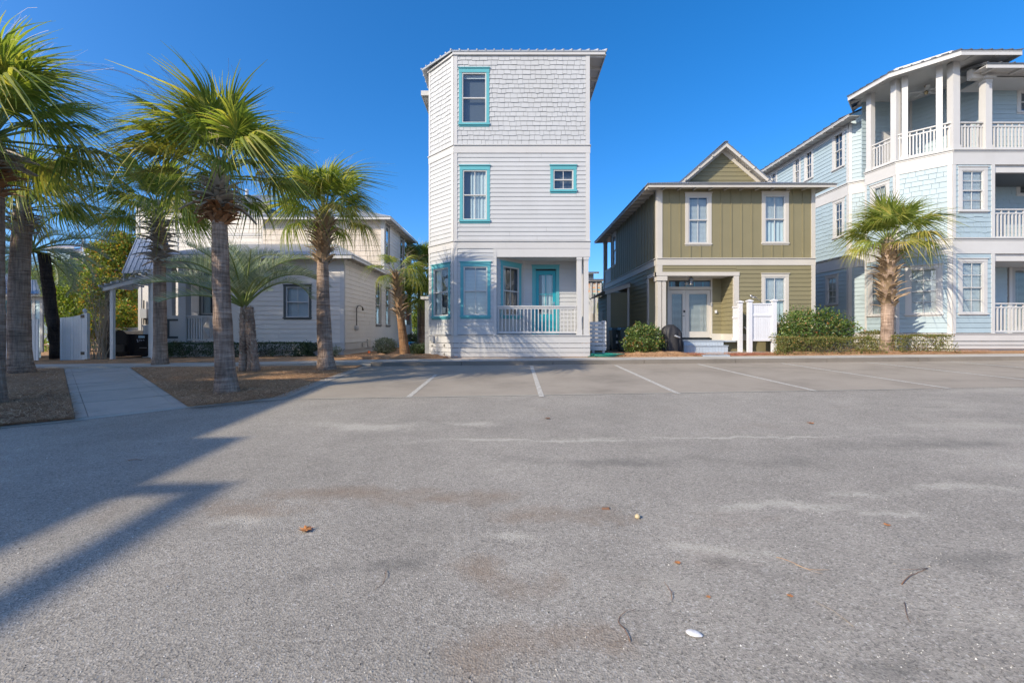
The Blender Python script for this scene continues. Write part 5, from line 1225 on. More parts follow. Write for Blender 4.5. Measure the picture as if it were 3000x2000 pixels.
def pinnate(seed, L=2.0, arc=1.5, rise=.5, n=44, ll=.42):
    R = random.Random(seed); mb = MB(); pb = MB()
    def path(t): th = rise - arc * t ** 1.25; return th
    pts = [Vector((0, 0, 0))]; K = 16
    for k in range(K): th = rise - arc * ((k + .5) / K) ** 1.3; pts.append(pts[-1] + Vector((cos(th), 0, sin(th))) * L / K)
    pb.tube(pts, [.026 * (1 - k / K) + .005 for k in range(K + 1)], 5)
    for i in range(n):
        t = .22 + .78 * (i + .5) / n; f = t * K; k = min(K - 1, int(f)); p = pts[k].lerp(pts[k+1], f - k); tg = (pts[k+1] - pts[k]).normalized(); upv = Vector((-tg.z, 0, tg.x))
        lg = ll * (1 - .55 * max(0, t - .55) / .45) * min(1, .55 + (t - .2) * 2) * R.uniform(.9, 1.1)
        for sgn in (-1, 1):
            d = (tg * .62 + Vector((0, sgn, 0)) * .62 + upv * (.55 + R.uniform(-.15, .15))).normalized(); w = tg.cross(d).normalized().cross(d) * .013
            q = p; vs = []
            for s in range(4):
                u = s / 3; c = p + d * lg * u + Vector((0, 0, -.16 * lg * u * u)); ww = w * (1 - u * .9) * (1 if s else .6); b_ = len(mb.v); mb.v += [tuple(c - ww), tuple(c + ww)]
                if s: mb.f.append((b_-2, b_-1, b_+1, b_))
    return mb.data('frond', M['pindo']), pb.data('rachis', M['petiole'], True)
PIN = [pinnate(i, L, arc, rise, 46, ll) for i, (L, arc, rise, ll) in enumerate(((2.0, 1.35, .35, .46), (2.2, 1.9, .6, .44), (1.9, 1.0, .15, .45), (2.1, 2.3, .7, .42)))]
def pindo(name, base_pts, crown, label, nf=26, scale=1.0, seed=3, r=.12, el=(85, -8), mat='boot', group='feather palms'):
    R = random.Random(seed); t_ = thing(name, base_pts[0], label, 'palm tree', group); crown = Vector(crown)
    for b in base_pts:
        b = Vector(b); mb = MB(); top = crown + Vector((b.x - crown.x, b.y - crown.y, 0)) * .45
        n = 14; pts = [b.lerp(top, i / n) + Vector((R.uniform(-.01, .01), R.uniform(-.01, .01), 0)) for i in range(n + 1)]; mb.tube(pts, [r * R.uniform(.9, 1.08) * (1.25 if i < 2 else 1) for i in range(n + 1)], 12); mb.obj('trunk', M['trunk'] if mat == 'boot' else M['trunk_shaded'], t_, True)
        for i in range(int((top - b).length / .035)):
            f = i * .035 / (top - b).length; p = b.lerp(top, f); az = i * 2.39996
            o = link('leaf_base', R.choice(BOOTS['boot' if mat == 'boot' else 'boot_shaded']), t_, p + Vector((cos(az), sin(az), 0)) * r * .9); o.rotation_euler = (0, radians(-12), az); s_ = .38 * R.uniform(.8, 1.2); o.scale = (s_, s_ * 1.3, s_)
    for i in range(nf):
        f = (i + .5) / nf; e = el[0] + (el[1] - el[0]) * f ** .8 + R.uniform(-6, 6); az = i * 2.39996 + R.uniform(-.3, .3); me, pe = PIN[R.randrange(4)]
        M_ = Matrix.Rotation(az, 4, 'Z') @ Matrix.Rotation(radians(-e + 22), 4, 'Y') @ Matrix.Rotation(R.uniform(-.3, .3), 4, 'X')
        o = link('frond', me, t_, crown); s_ = scale * R.uniform(.85, 1.1); o.rotation_euler = M_.to_euler(); o.scale = (s_,) * 3
        q = link('rachis', pe, o, crown); q.location = (0, 0, 0)
    return t_
def at(px, py, y): return Vector((PX(px, y), y, PZ(py, y)))
def onbed(px, y, dz=.06): x = PX(px, y); return Vector((x, y, (g(x, y) + dz)))
def onyard(px, y): x = PX(px, y); return Vector((x, y, gy(x, y) + .01))
# ------------------------------------------------------------------ the palms
sabal('sabal_palm', onbed(665, 9.25), at(643, 530, 9.25), .195, .14, 'tallest foreground sabal palm with rusty boots, standing in the pine straw', boots=((.79, .87, 60, 'boot_brown', .95, 14), (.83, .88, 26, 'boot_brown', .9, 50), (.87, .98, 50, 'boot', 1.1, 26), (.88, .92, 10, 'boot', 1.5, 58)), nf=34, scale=.88, seed=11, lean=(-.04, 0, 0))
sabal('sabal_palm', onbed(957, 13.3), at(948, 645, 13.3), .235, .15, 'sabal palm with criss-cross tan boots in front of the greige house corner', boots=((.70, .99, 110, 'boot_tan', 1.15, -2),), nf=33, scale=.83, seed=12, lean=(-.06, 0, 0))
sabal('sabal_palm', onbed(470, 15.2), at(466, 636, 15.2), .21, .165, 'sabal palm with shaggy grey boots beside the arbor', boots=((.68, .98, 100, 'boot', 1.35, 34),), nf=27, scale=.95, seed=13)
sabal('sabal_palm', onbed(62, 13.2), at(70, 620, 13.2), .27, .22, 'thick-trunked sabal palm beside the white picket gate', boots=((.86, .99, 40, 'boot', 1.1, 25),), nf=24, scale=.95, seed=14, lean=(-.1, 0, 0))
sabal('sabal_palm', onbed(-22, 8.1), at(-25, 425, 8.1), .17, .16, 'sabal palm cut by the left edge with rusty boots', boots=((.80, .92, 46, 'boot_brown', 1.0, 20), (.90, .99, 44, 'boot', 1.25, 50)), nf=32, scale=.97, seed=15)
sabal('sabal_palm', onyard(1188, 17.6), at(1158, 800, 17.6), .20, .10, 'skinny newly planted sabal palm with tiny crown by the white house', boots=((.42, .98, 90, 'boot_tan', 1.1, -4),), nf=9, scale=.58, el=(60, -25), seed=16, mat='trunk_tan', crown_up=.1, dry=0, flare=1.2)
sabal('sabal_palm', onyard(2598, 16.75), at(2604, 720, 16.75), .20, .215, 'short full sabal palm against the pale blue house', boots=((.42, .99, 130, 'boot_tan', 1.3, 0),), nf=31, scale=.80, seed=17, flare=1.5, dry=.3)
sabal('sabal_palm', onyard(1232, 33), at(1232, 800, 33), .25, .2, 'tall background sabal palm between greige and white houses', boots=(), nf=34, scale=1.35, seed=18, group='background palms')
sabal('sabal_palm', onyard(1238, 30), at(1240, 900, 30), .25, .2, 'lower background sabal palm between greige and white houses', boots=(), nf=30, scale=1.3, seed=19, group='background palms')
sabal('sabal_palm', onyard(1735, 40), at(1735, 890, 40), .25, .2, 'small distant palm in the gap beside the olive house', boots=(), nf=24, scale=1.2, seed=20, group='background palms')
p0 = onbed(712, 12.9); pindo('pindo_palm', [p0, p0 + Vector((.22, .05, 0)), p0 + Vector((.40, -.05, 0))], at(716, 900, 12.9), 'silvery pindo palm with three scaly stems behind the tallest palm', nf=26, scale=1.2, seed=31, r=.10, el=(95, 42))
pindo('pindo_palm', [onyard(168, 17.9)], at(95, 735, 17.0), 'leaning pindo palm with shade-darkened trunk behind the picket gate', nf=26, scale=1.25, seed=32, r=.19, mat='dark', el=(80, -25))
# ------------------------------------------------------------------ neighbouring house left of the picture: it throws the long shade across the drive
nb = thing('neighbour_house', (-22, 0, g(-22, 0)), 'tall pale neighbouring house standing just left of the picture', 'house')
gm_ = paint('pale_bounce_siding', (.72, .71, .68))  # unseen wall made near white to bounce light into the left shade
m_ = MB(); m_.wbox(-30, -16.9, -14, 1.6, -.4, 8.6); m_.obj('wall', gm_, nb)
for x0, x1, y0, y1, z in ((-30.4, -16.07, -14.4, 2.2, 8.6),):
    m_ = MB(); xm, ym = (x0 + x1) / 2, (y0 + y1) / 2; m_.hexa([(x0, y0, z), (x1, y0, z), (x1, y1, z), (x0, y1, z), (x0, y0, z + .2), (x1, y0, z + .2), (x1, y1, z + .2), (x0, y1, z + .2)])
    m_.hexa([(x0, y0, z + .2), (x1, y0, z + .2), (x1, y1, z + .2), (x0, y1, z + .2), (xm - .1, y0 + 3, z + 1.2), (xm + .1, y0 + 3, z + 1.2), (xm + .1, y1 - 3, z + 1.2), (xm - .1, y1 - 3, z + 1.2)]); m_.obj('roof', M['metalroof'], nb)
MB().wbox(-16.9, -15.38, -14, -3.2, 8.55, 8.75).obj('balcony_roof', M['white'], nb)
MB().wbox(-14.75, -14.59, -14, -4.9, 8.62, 8.78).obj('pergola_beam', M['white'], nb); MB().wbox(-15.38, -14.76, -5.06, -4.9, 8.62, 8.78).obj('pergola_beam', M['white'], nb)
for y in (-9.5, -13.6): MB().wbox(-14.75, -14.59, y, y + .16, -.3, 8.6).obj('pergola_post', M['white'], nb)
for k in range(3):
    for zz in (1.4, 4.4): MB().wbox(-16.91, -16.86, -12 + k * 5, -10.6 + k * 5, zz, zz + 1.7).obj('window', M['glass'], nb)
# ------------------------------------------------------------------ shrubs, hedges and background trees
M['bush'] = leafmat('glossy_shrub_leaf', [(0, (.05, .095, .02)), (.5, (.10, .17, .035)), (.82, (.18, .26, .06)), (.93, (.30, .28, .08)), (1, (.45, .16, .06))], .3, .35, .1, spec=.5)
M['hedge'] = leafmat('small_hedge_leaf', [(0, (.09, .11, .03)), (.5, (.17, .19, .05)), (.8, (.26, .25, .08)), (1, (.40, .22, .09))], .3, .45, .1)
M['hedge_dark'] = leafmat('dark_hedge_leaf', [(0, (.03, .055, .025)), (.6, (.06, .10, .045)), (1, (.13, .17, .10))], .25, .4, .1)
M['greybush'] = leafmat('grey_green_leaf', [(0, (.12, .15, .09)), (.6, (.22, .25, .17)), (1, (.36, .38, .28))], .25, .5, .1)
M['autumn'] = leafmat('autumn_leaf', [(0, (.09, .15, .03)), (.45, (.19, .27, .05)), (.72, (.34, .36, .06)), (.88, (.48, .32, .05)), (1, (.55, .18, .04))], .4, .5, .1)
M['green'] = leafmat('fresh_leaf', [(0, (.10, .17, .03)), (.5, (.22, .32, .05)), (.9, (.38, .42, .08)), (1, (.45, .30, .06))], .4, .5, .1)
M['pine'] = leafmat('pine_needle', [(0, (.025, .05, .025)), (.6, (.05, .085, .04)), (1, (.12, .15, .06))], .2, .5, .1)
M['twig'] = paint('bare_twig', (.52, .41, .29), rnd=.2, var=.2, dirt=0)
M['bark'] = paint('rough_bark', (.12, .095, .075), rnd=.1, var=.3, scale=6, bmp=.6, bscale=30)
def leaf(mb, p, d, u, L, w):                          # folded leaf: two triangles a side
    s = d.cross(u); s.normalize(); t = p + d * L; m = p + d * L * .45; k = u * w * .35
    i = len(mb.v); mb.v += [tuple(p), tuple(m + s * w + k), tuple(t), tuple(m - s * w + k), tuple(m)]
    mb.f += [(i, i+1, i+4), (i+1, i+2, i+4), (i+2, i+3, i+4), (i+3, i, i+4)]
def rv(R): 
    while True:
        v = Vector((R.uniform(-1, 1), R.uniform(-1, 1), R.uniform(-1, 1)))
        if .05 < v.length < 1: return v.normalized()
def foliage(mb, R, c, rx, ry, rz, n, L, w, shell=.55, flat=0, up=.25, lump=.25, ls=2.2, box=False, seed=0):
    for _ in range(n):
        if box:
            v = Vector((R.uniform(-1, 1), R.uniform(-1, 1), R.uniform(-1, 1))); ax = R.randrange(3)
            if R.random() < .8: v[ax] = R.choice((-1, 1)) * R.uniform(.82, 1)
            if ax == 2 and v.z < 0: v.z = -v.z
            q = Vector((v.x * rx, v.y * ry, v.z * rz + (.10 * R.random() ** 4 if R.random() < .15 else 0))); k = 1 + lump * .3 * mnoise.noise(q * ls + Vector((seed, 0, 0)))
            q *= k; nrm = Vector((0, 0, 0)); nrm[ax] = 1 if v[ax] > 0 else -1
        else:
            v = rv(R); r = (shell + (1 - shell) * R.random() ** .6); 
            k = 1 + lump * mnoise.noise(Vector((v.x * ls + seed, v.y * ls, v.z * ls))) + lump * .5 * mnoise.noise(Vector((v.x * ls * 2.7 + seed, v.y * ls * 2.7, v.z * ls * 2.7)))
            q = Vector((v.x * rx, v.y * ry, v.z * rz)) * r * k; nrm = v
            if q.z < -rz * .96: continue
        d = (nrm * .6 + rv(R) * .9 + Vector((0, 0, up))).normalized(); u = (nrm + rv(R) * .6).normalized(); s_ = R.uniform(.6, 1.25)
        leaf(mb, Vector(c) + q, d, u, L * s_, w * s_)
def twigs(mb, R, base, c, rx, ry, rz, n, r=.008):
    base = Vector(base)
    for _ in range(n):
        v = rv(R); v.z = abs(v.z); t = Vector(c) + Vector((v.x * rx, v.y * ry, v.z * rz)) * R.uniform(.6, .95); m = base.lerp(t, .5) + rv(R) * .06
        b = base + Vector((R.uniform(-.12, .12) * rx * 2, R.uniform(-.1, .1), 0)); mb.tube([b, m, t], [r, r * .7, r * .25], 4, False)
def shrub(name, px, y, w, h, label, mat, n, L, wd, group=None, depth=None, lump=.25, box=False, seed=1, cat='shrub', stem='bark', yard=True, shell=.55):
    R = random.Random(seed); x = PX(px, y); z = gy(x, y) if yard else g(x, y) + .05
    t_ = thing(name, (x, y, z), label, cat, group); dp = depth or w * .8
    mb = MB(); twigs(mb, R, (x, y, z - .03), (x, y, z + h * .45), w / 2, dp / 2, h * .5, 26 if not box else 40, .010); mb.obj('stems', M[stem], t_, kind='stuff')
    mb = MB(); 
    if box: foliage(mb, R, (x, y, z + h * .5), w / 2, dp / 2, h * .5, n, L, wd, lump=lump, box=True, seed=seed * 3.1)
    else: foliage(mb, R, (x, y, z + h * .52), w / 2, dp / 2, h * .52, n, L, wd, shell, lump=lump, seed=seed * 3.1)
    mb.obj('foliage', mat, t_, kind='stuff'); return t_
def pw(a, b, y): return abs(b - a) * y / F
shrub('round_shrub', 1884, 16.75, pw(1828, 1940, 16.75), 1.14, 'rounded shrub with reddish leaf tips beside the covered grill', M['bush'], 5200, .075, .022, depth=1.15, seed=2, lump=.32)
shrub('tall_shrub', 2385, 17.0, pw(2292, 2530, 17), 1.62, 'big loose shrub right of the white shower screen', M['bush'], 9000, .085, .026, depth=1.2, seed=3, lump=.4, shell=.45)
shrub('clipped_hedge', 2421, 16.15, pw(2284, 2560, 16.15), .62, 'low clipped hedge in front of the big loose shrub', M['hedge'], 9000, .045, .015, depth=.62, box=True, seed=4, cat='hedge', lump=1.0)
shrub('clipped_hedge', 2692, 16.35, pw(2620, 2768, 16.35), .66, 'low clipped hedge right of the short full palm', M['hedge'], 6000, .045, .015, depth=.7, box=True, seed=5, cat='hedge', lump=.9)
shrub('clipped_hedge', 2570, 17.35, pw(2510, 2600, 17.3), .80, 'low hedge behind the trunk of the short full palm', M['hedge'], 3500, .045, .015, depth=.5, box=True, seed=6, cat='hedge', lump=.6)
shrub('dark_hedge', 705, 18.6, pw(480, 935, 18.6), .55, 'dark low hedge along the greige house porch', M['hedge_dark'], 14000, .055, .02, depth=.6, box=True, seed=7, cat='hedge', lump=.7)
shrub('grey_shrub', 1128, 19.2, pw(1092, 1160, 19), .68, 'grey-green shrub under the greige house side windows', M['greybush'], 2600, .06, .02, seed=8)
shrub('small_shrub', 975, 17.6, pw(950, 1008, 17.6), .42, 'thin pale shrub at the greige house corner', M['greybush'], 700, .05, .016, seed=9, lump=.4, shell=.2)
shrub('mondo_grass', 1228, 19.0, pw(1200, 1258, 19), .36, 'dark green grassy clump beside the white house', M['hedge_dark'], 1500, .16, .012, seed=10)
shrub('flank_shrub', 1205, 24.0, pw(1190, 1225, 24), .85, 'dark shrub behind the blue mailbox', M['hedge_dark'], 1500, .07, .025, seed=12)
# bare crape myrtle by the arbor
R = random.Random(5); cm = thing('crape_myrtle', onyard(288, 17.9), 'bare tan crape myrtle stems beside the arbor post', 'shrub'); mb = MB(); b0 = onyard(288, 17.9)
for i in range(17):
    a = R.uniform(0, 2*pi); sp = R.uniform(.1, .75); h = R.uniform(1.2, 3.0); pts = [b0 + Vector((R.uniform(-.2, .2), R.uniform(-.15, .15), -.05))]
    for k in range(1, 6): t = k / 5; pts.append(pts[0] + Vector((cos(a) * sp * t, sin(a) * sp * t * .6, h * t)) + rv(R) * .05)
    mb.tube(pts, [.017 * (1 - .13 * k) for k in range(6)], 5)
    for _ in range(5):
        p = pts[R.randrange(2, 6)]; q = p + Vector((R.uniform(-.3, .3), R.uniform(-.2, .2), R.uniform(.1, .45))); mb.tube([p, p.lerp(q, .5) + rv(R) * .04, q], [.009, .006, .003], 4)
mb.obj('stems', M['twig'], cm, kind='stuff'); mb = MB(); foliage(mb, R, b0 + Vector((0, 0, 2.6)), .9, .6, .9, 900, .06, .02, .2, seed=4); mb.obj('foliage', M['greybush'], cm, kind='stuff')
# background trees: trunk, limbs, several leafy masses each
def tree(name, px, y, ztop, label, mat, masses, n, L, w, seed, group='background trees', stem='bark', tr=.14):
    R = random.Random(seed); x = PX(px, y); z = gy(x, min(y, 17)) - .1; t_ = thing(name, (x, y, z), label, 'tree', group)
    mb = MB(); top = Vector((x, y, ztop * .75)); mb.tube([(x, y, z), Vector((x, y, z)).lerp(top, .5) + rv(R) * .15, top], [tr, tr * .75, tr * .4], 8); mb.obj('trunk', M[stem], t_, True)
    mb = MB(); lb = MB()
    for (mx, my, mz, rx, ry, rz) in masses:
        c = Vector((mx, my, mz)); s = Vector((x, y, z)).lerp(top, R.uniform(.45, .95)); lb.tube([s, s.lerp(c, .5) + rv(R) * .2, c], [.05, .035, .015], 5)
        for _ in range(5): e_ = c + Vector((R.uniform(-rx, rx), R.uniform(-ry, ry), R.uniform(-rz, rz))) * .8; lb.tube([c, c.lerp(e_, .5) + rv(R) * .1, e_], [.018, .012, .005], 4)
        foliage(mb, R, c, rx, ry, rz, int(n / len(masses)), L, w, .15, lump=.45, seed=R.uniform(0, 50))
    lb.obj('limbs', M[stem], t_, kind='stuff'); mb.obj('crown', mat, t_, kind='stuff'); return t_
def mass(px, py, y, rpx, rpz, dy=None): p = at(px, py, y); r = rpx * y / F; return (p.x, p.y, p.z, r, dy or r * .8, rpz * y / F)
tree('magnolia_tree', 345, 25, 5.5, 'yellow-orange broadleaf tree between the arbor and the distant grey roof', M['autumn'], [mass(335, 760, 25, 55, 55), mass(300, 830, 25, 60, 45), mass(370, 720, 25, 40, 40), mass(280, 880, 25, 45, 45), mass(350, 850, 25, 50, 60), mass(360, 930, 24, 45, 50), mass(270, 960, 24, 40, 40), mass(300, 745, 25, 40, 40)], 22000, .13, .045, 41)
tree('leafy_tree', 215, 27, 4.5, 'bright green and orange tree behind the picket gate', M['green'], [mass(190, 880, 27, 55, 40), mass(240, 850, 27, 50, 40), mass(160, 920, 27, 45, 40), mass(220, 940, 27, 60, 45), mass(150, 850, 27, 35, 35), mass(200, 1000, 27, 70, 40)], 13000, .13, .045, 42)
tree('pine_tree', 300, 34, 9, 'dark pine boughs hanging above the distant grey roof', M['pine'], [mass(300, 655, 34, 60, 18), mass(360, 640, 34, 45, 22), mass(250, 640, 34, 50, 16), mass(330, 690, 34, 45, 14), mass(400, 660, 34, 30, 25), mass(210, 600, 34, 60, 30)], 9000, .20, .018, 43, tr=.22)
tree('leafy_tree', 1232, 40, 4.2, 'yellow-green tree glimpsed between the greige and white houses', M['green'], [mass(1222, 940, 40, 22, 40), mass(1240, 905, 40, 20, 30), mass(1225, 1000, 38, 22, 25)], 6000, .16, .06, 44)
tree('leafy_tree', 410, 27, 4, 'green tree seen through the arbor', M['green'], [mass(380, 880, 27, 40, 50), mass(400, 940, 27, 40, 40), mass(345, 960, 26, 30, 30)], 7000, .12, .045, 45)
tree('leafy_tree', 250, 32, 6, 'green tree rising behind the picket gate and arbor', M['green'], [mass(215, 800, 32, 45, 45), mass(265, 800, 32, 40, 40), mass(170, 800, 32, 40, 45), mass(250, 900, 31, 60, 50), mass(130, 830, 32, 40, 40)], 10000, .15, .05, 48)
tree('leafy_tree', 60, 36, 6, 'green tree behind the aqua shed roof', M['green'], [mass(20, 800, 36, 60, 50), mass(90, 820, 36, 50, 50), mass(-60, 800, 36, 70, 60), mass(60, 900, 34, 90, 60)], 9000, .16, .055, 46)
tree('leafy_tree', -130, 30, 6, 'green trees beyond the left edge', M['green'], [mass(-130, 850, 30, 90, 80), mass(-220, 800, 30, 90, 90), mass(-60, 940, 30, 70, 60)], 7000, .16, .055, 47)

# unseen tree crowns added to shade the straw beds, path and greige front
for (cx_, cy_, cz_, rx_, ry_, rz_, n_, lab) in ((-26.2, 8.7, 12.9, 4.9, 3.0, 3.3, 5200, 'added tree out of view shading the greige house'), (-26.6, 1.6, 11.2, 5.6, 3.3, 2.5, 5600, 'added tree out of view shading the straw beds'), (-31.8, 6.0, 11.6, 4.0, 3.6, 2.7, 3600, 'added tree out of view shading the shed')):
    R = random.Random(int(n_)); z_ = g(cx_, cy_); t_ = thing('added_shade_tree', (cx_, cy_, z_), lab, 'tree', 'added shade trees out of view')
    mb = MB(); mb.tube([(cx_, cy_, z_ - .1), (cx_ + .3, cy_, z_ + 4), (cx_, cy_ + .2, cz_ - rz_ * .4)], [.38, .28, .18], 10); mb.obj('trunk', M['bark'], t_, True)
    lb = MB()
    for i in range(16):
        v = rv(R); e_ = Vector((cx_ + v.x * rx_ * .8, cy_ + v.y * ry_ * .8, cz_ + v.z * rz_ * .7)); s_ = Vector((cx_, cy_ + .1, cz_ - rz_ * R.uniform(.5, 1.0))); lb.tube([s_, s_.lerp(e_, .5) + rv(R) * .3, e_], [.10, .06, .02], 6)
    lb.obj('limbs', M['bark'], t_, kind='stuff'); mb = MB(); foliage(mb, R, (cx_, cy_, cz_), rx_, ry_, rz_, n_, .42, .15, .2, lump=.3, seed=R.uniform(0, 50)); mb.obj('crown', M['bush'], t_, kind='stuff')
# ------------------------------------------------------------------ yard things on the right
def px_box(mb, y, p0, p1, q0, q1, t=.05): mb.wbox(PX(p0, y), PX(p1, y), y, y + t, PZ(q1, y), PZ(q0, y))
# vinyl shower screen
ys = 16.9; sc = thing('shower_screen', onyard(2205, ys), 'white vinyl outdoor shower screen beside the olive house entry', 'screen')
zgs = gy(9, ys)
def vpost(p0, p1, top, y, nm='post'):
    x0, x1 = PX(p0, y), PX(p1, y); w = x1 - x0; m = MB(); m.wbox(x0, x1, y, y + w, zgs - .02, PZ(top + 4, y)); o = m.obj(nm, M['pvc'], sc)
    m = MB(); m.wbox(x0 - .03, x1 + .03, y - .03, y + w + .03, PZ(top + 4, y), PZ(top + 1.2, y)); xm, ym = (x0+x1)/2, y + w/2; z = PZ(top + 1.2, y)
    m.hexa([(x0-.03, y-.03, z), (x1+.03, y-.03, z), (x1+.03, y+w+.03, z), (x0-.03, y+w+.03, z), (xm-.01, ym-.01, z+.05), (xm+.01, ym-.01, z+.05), (xm+.01, ym+.01, z+.05), (xm-.01, ym+.01, z+.05)]); m.obj('cap', M['pvc'], o)
vpost(2193, 2204.5, 879, ys); vpost(2264.5, 2276, 878, ys); vpost(2165.5, 2176, 882, ys + .45)
x0, x1 = PX(2204.5, ys), PX(2264.5, ys)
for a, b in ((888, 892.5), (920, 926), (993, 999)): MB().wbox(x0, x1, ys + .03, ys + .12, PZ(b, ys), PZ(a, ys)).obj('rail', M['pvc'], sc)
n_ = 9
for i in range(n_):
    a, b = x0 + (x1 - x0) * i / n_ + .002, x0 + (x1 - x0) * (i + 1) / n_ - .002
    MB().wbox(a, b, ys + .055, ys + .09, PZ(993, ys), PZ(926, ys)).obj('plank', M['pvc'], sc); MB().wbox(a, b, ys + .055, ys + .09, PZ(920, ys), PZ(892.5, ys)).obj('plank', M['pvc'], sc)
yl = ys + .5; xs_l = PX(2165.5, yl)
for (a, b) in ((895, 900), (926, 931), (993, 998)): MB().wbox(xs_l - .0, xs_l + .09, yl + .16, YO - .04, PZ(b, yl), PZ(a, yl)).obj('rail', M['pvc'], sc)
for i in range(4):
    y0 = yl + .16 + i * (YO - .04 - yl - .16) / 4; MB().wbox(xs_l + .025, xs_l + .06, y0 + .002, y0 + (YO - .04 - yl - .16) / 4 - .002, PZ(993, yl), PZ(900, yl)).obj('plank', M['pvc'], sc)
m_ = MB(); m_.wbox(PX(2152, ys) , PX(2290, ys), ys - .12, YO - .02, zgs - .01, zgs + .05); m_.obj('platform', M['grey'], sc)
# shower head fixed to the wall behind the screen, hand sprayer
sh = thing('outdoor_shower', at(2225, 885, YO - .05), 'grey outdoor shower head on a curved arm above the white screen', 'shower')
m_ = MB(); A_ = at(2226, 884, YO - .02); m_.tube([A_, A_ + Vector((-.03, -.1, .04)), at(2216, 874, YO - .35), at(2211, 871.5, YO - .5)], .012, 6); m_.obj('arm', M['steel'], sh, True)
m_ = MB(); h_ = at(2208, 869.5, YO - .55); m_.lathe((h_.x, h_.y, h_.z - .045), [(.10, 0), (.12, .01), (.11, .03), (.04, .05), (.02, .08)], 14); m_.obj('head', M['steel'], sh, True)
m_ = MB(); m_.tube([at(2197, 866, YO - .5), at(2205, 868, YO - .52)], [.05, .03], 8); m_.obj('diverter', M['steel'], sh, True)
m_ = MB(); m_.tube([at(2178, 957, 17.6), at(2182, 958, 17.5), at(2187, 966, 17.5), at(2189.5, 985, 17.6), at(2190, 1015, 17.6)], [.02, .03, .014, .011, .011], 8); m_.obj('hand_sprayer', M['steel'], sh, True)
# covered grill
yg_ = 16.75; gr = thing('covered_grill', onyard(1974, yg_), 'barbecue grill under a wrinkled black cover beside the rounded shrub', 'grill')
gcm = paint('black_cover_cloth', (.030, .029, .031), rough=.6, var=.35, scale=3, sc=(3, 3, .5), dirt=.2, bmp=.6, bscale=14)
mb = MB(); nA, nZ = 48, 16; xc_, zc0 = PX(1974.5, yg_), gy(6.1, yg_); Wd, Dp, Ht = pw(1946, 2003.5, yg_) / 2, .30, 1.12
for j in range(nZ + 1):
    t = j / nZ; z = zc0 + .02 + Ht * (t if t < .75 else .75 + (t - .75))
    k = 1.0 if t < .62 else sqrt(max(0, 1 - ((t - .62) / .40) ** 2.4))
    for i in range(nA):
        a = 2 * pi * i / nA; ca, sa = cos(a), sin(a); ex = abs(ca) ** .6 * (1 if ca > 0 else -1); ey = abs(sa) ** .6 * (1 if sa > 0 else -1)
        fold = (1 - t) ** .6 * .05 * (sin(i * 1.7 + 2 * sin(t * 3)) + .6 * sin(i * 2.9 + 1)) + .012 * sin(i * 3.7 + t * 9)
        mb.v.append((xc_ + ex * (Wd * (1 if t < .6 else k) * .97 + fold), yg_ + .3 + ey * (Dp * max(.25, k) + fold), z - (.10 * max(0, ca) ** 2 if t > .8 else 0)))
for j in range(nZ):
    for i in range(nA): a, b = j*nA + i, j*nA + (i+1) % nA; mb.f.append((a, b, b+nA, a+nA))
mb.f.append(tuple(nZ*nA + i for i in range(nA))); mb.obj('cover', gcm, gr, True)
m_ = MB(); m_.tube([at(1976, 983, yg_ - .06), at(1984, 986, yg_ - .08), at(1992, 989, yg_ - .05)], [.03, .035, .03], 4); m_.obj('strap', M['grey'], gr)
m_ = MB()
for px in (1958, 1992): m_.tube([at(px, 1027, yg_ + .3), onyard(px, yg_ + .3)], .035, 8)
m_.obj('leg', M['black'], gr)
# trash carts in front of the lean-to
def cart(px, y, label, w=.60, h=1.05, rz=0):
    b = onyard(px, y); t_ = thing('trash_cart', b, label, 'trash cart', 'trash carts by the olive house'); cm_ = M['cart']; x, z = b.x, b.z
    m = MB(); m.hexa([(x-w*.40, y-.28, z+.06), (x+w*.40, y-.28, z+.06), (x+w*.40, y+.25, z+.06), (x-w*.40, y+.25, z+.06), (x-w*.5, y-.36, z+h*.9), (x+w*.5, y-.36, z+h*.9), (x+w*.5, y+.36, z+h*.9), (x-w*.5, y+.36, z+h*.9)]); m.obj('bin', cm_, t_)
    m = MB(); m.hexa([(x-w*.53, y-.40, z+h*.9), (x+w*.53, y-.40, z+h*.9), (x+w*.53, y+.38, z+h*.9), (x-w*.53, y+.38, z+h*.9), (x-w*.46, y-.32, z+h), (x+w*.46, y-.32, z+h), (x+w*.46, y+.36, z+h+.02), (x-w*.46, y+.36, z+h+.02)]); m.obj('lid', cm_, t_)
    for s in (-1, 1): m = MB(); m.tube([(x+s*w*.34, y+.27, z+.13), (x+s*w*.46, y+.27, z+.13)], .13, 14); m.obj('wheel', M['black'], t_)
    m = MB(); m.tube([(x-w*.4, y+.42, z+h*.93), (x+w*.4, y+.42, z+h*.93)], .018, 8); m.obj('handle', M['black'], t_)
    for dx, dz, ww, hh in ((-.10, .62, .13, .13), (-.12, .34, .13, .11)): m = MB(); yy = y - .29 - .075 * (dz * 1.05); m.hexa([(x+dx, yy-.012, z+dz), (x+dx+ww, yy-.012, z+dz), (x+dx+ww, yy, z+dz), (x+dx, yy, z+dz), (x+dx, yy-.03, z+dz+hh), (x+dx+ww, yy-.03, z+dz+hh), (x+dx+ww, yy-.018, z+dz+hh), (x+dx, yy-.018, z+dz+hh)]); m.obj('sticker', M['pvc'], t_)
M['cart'] = paint('dark_green_plastic', (.035, .055, .055), rough=.45, dirt=.1)
cart(1807, 20.6, 'dark trash cart with white stickers between lean-to posts'); cart(1833, 19.6, 'dark trash cart half hidden by the rounded shrub')
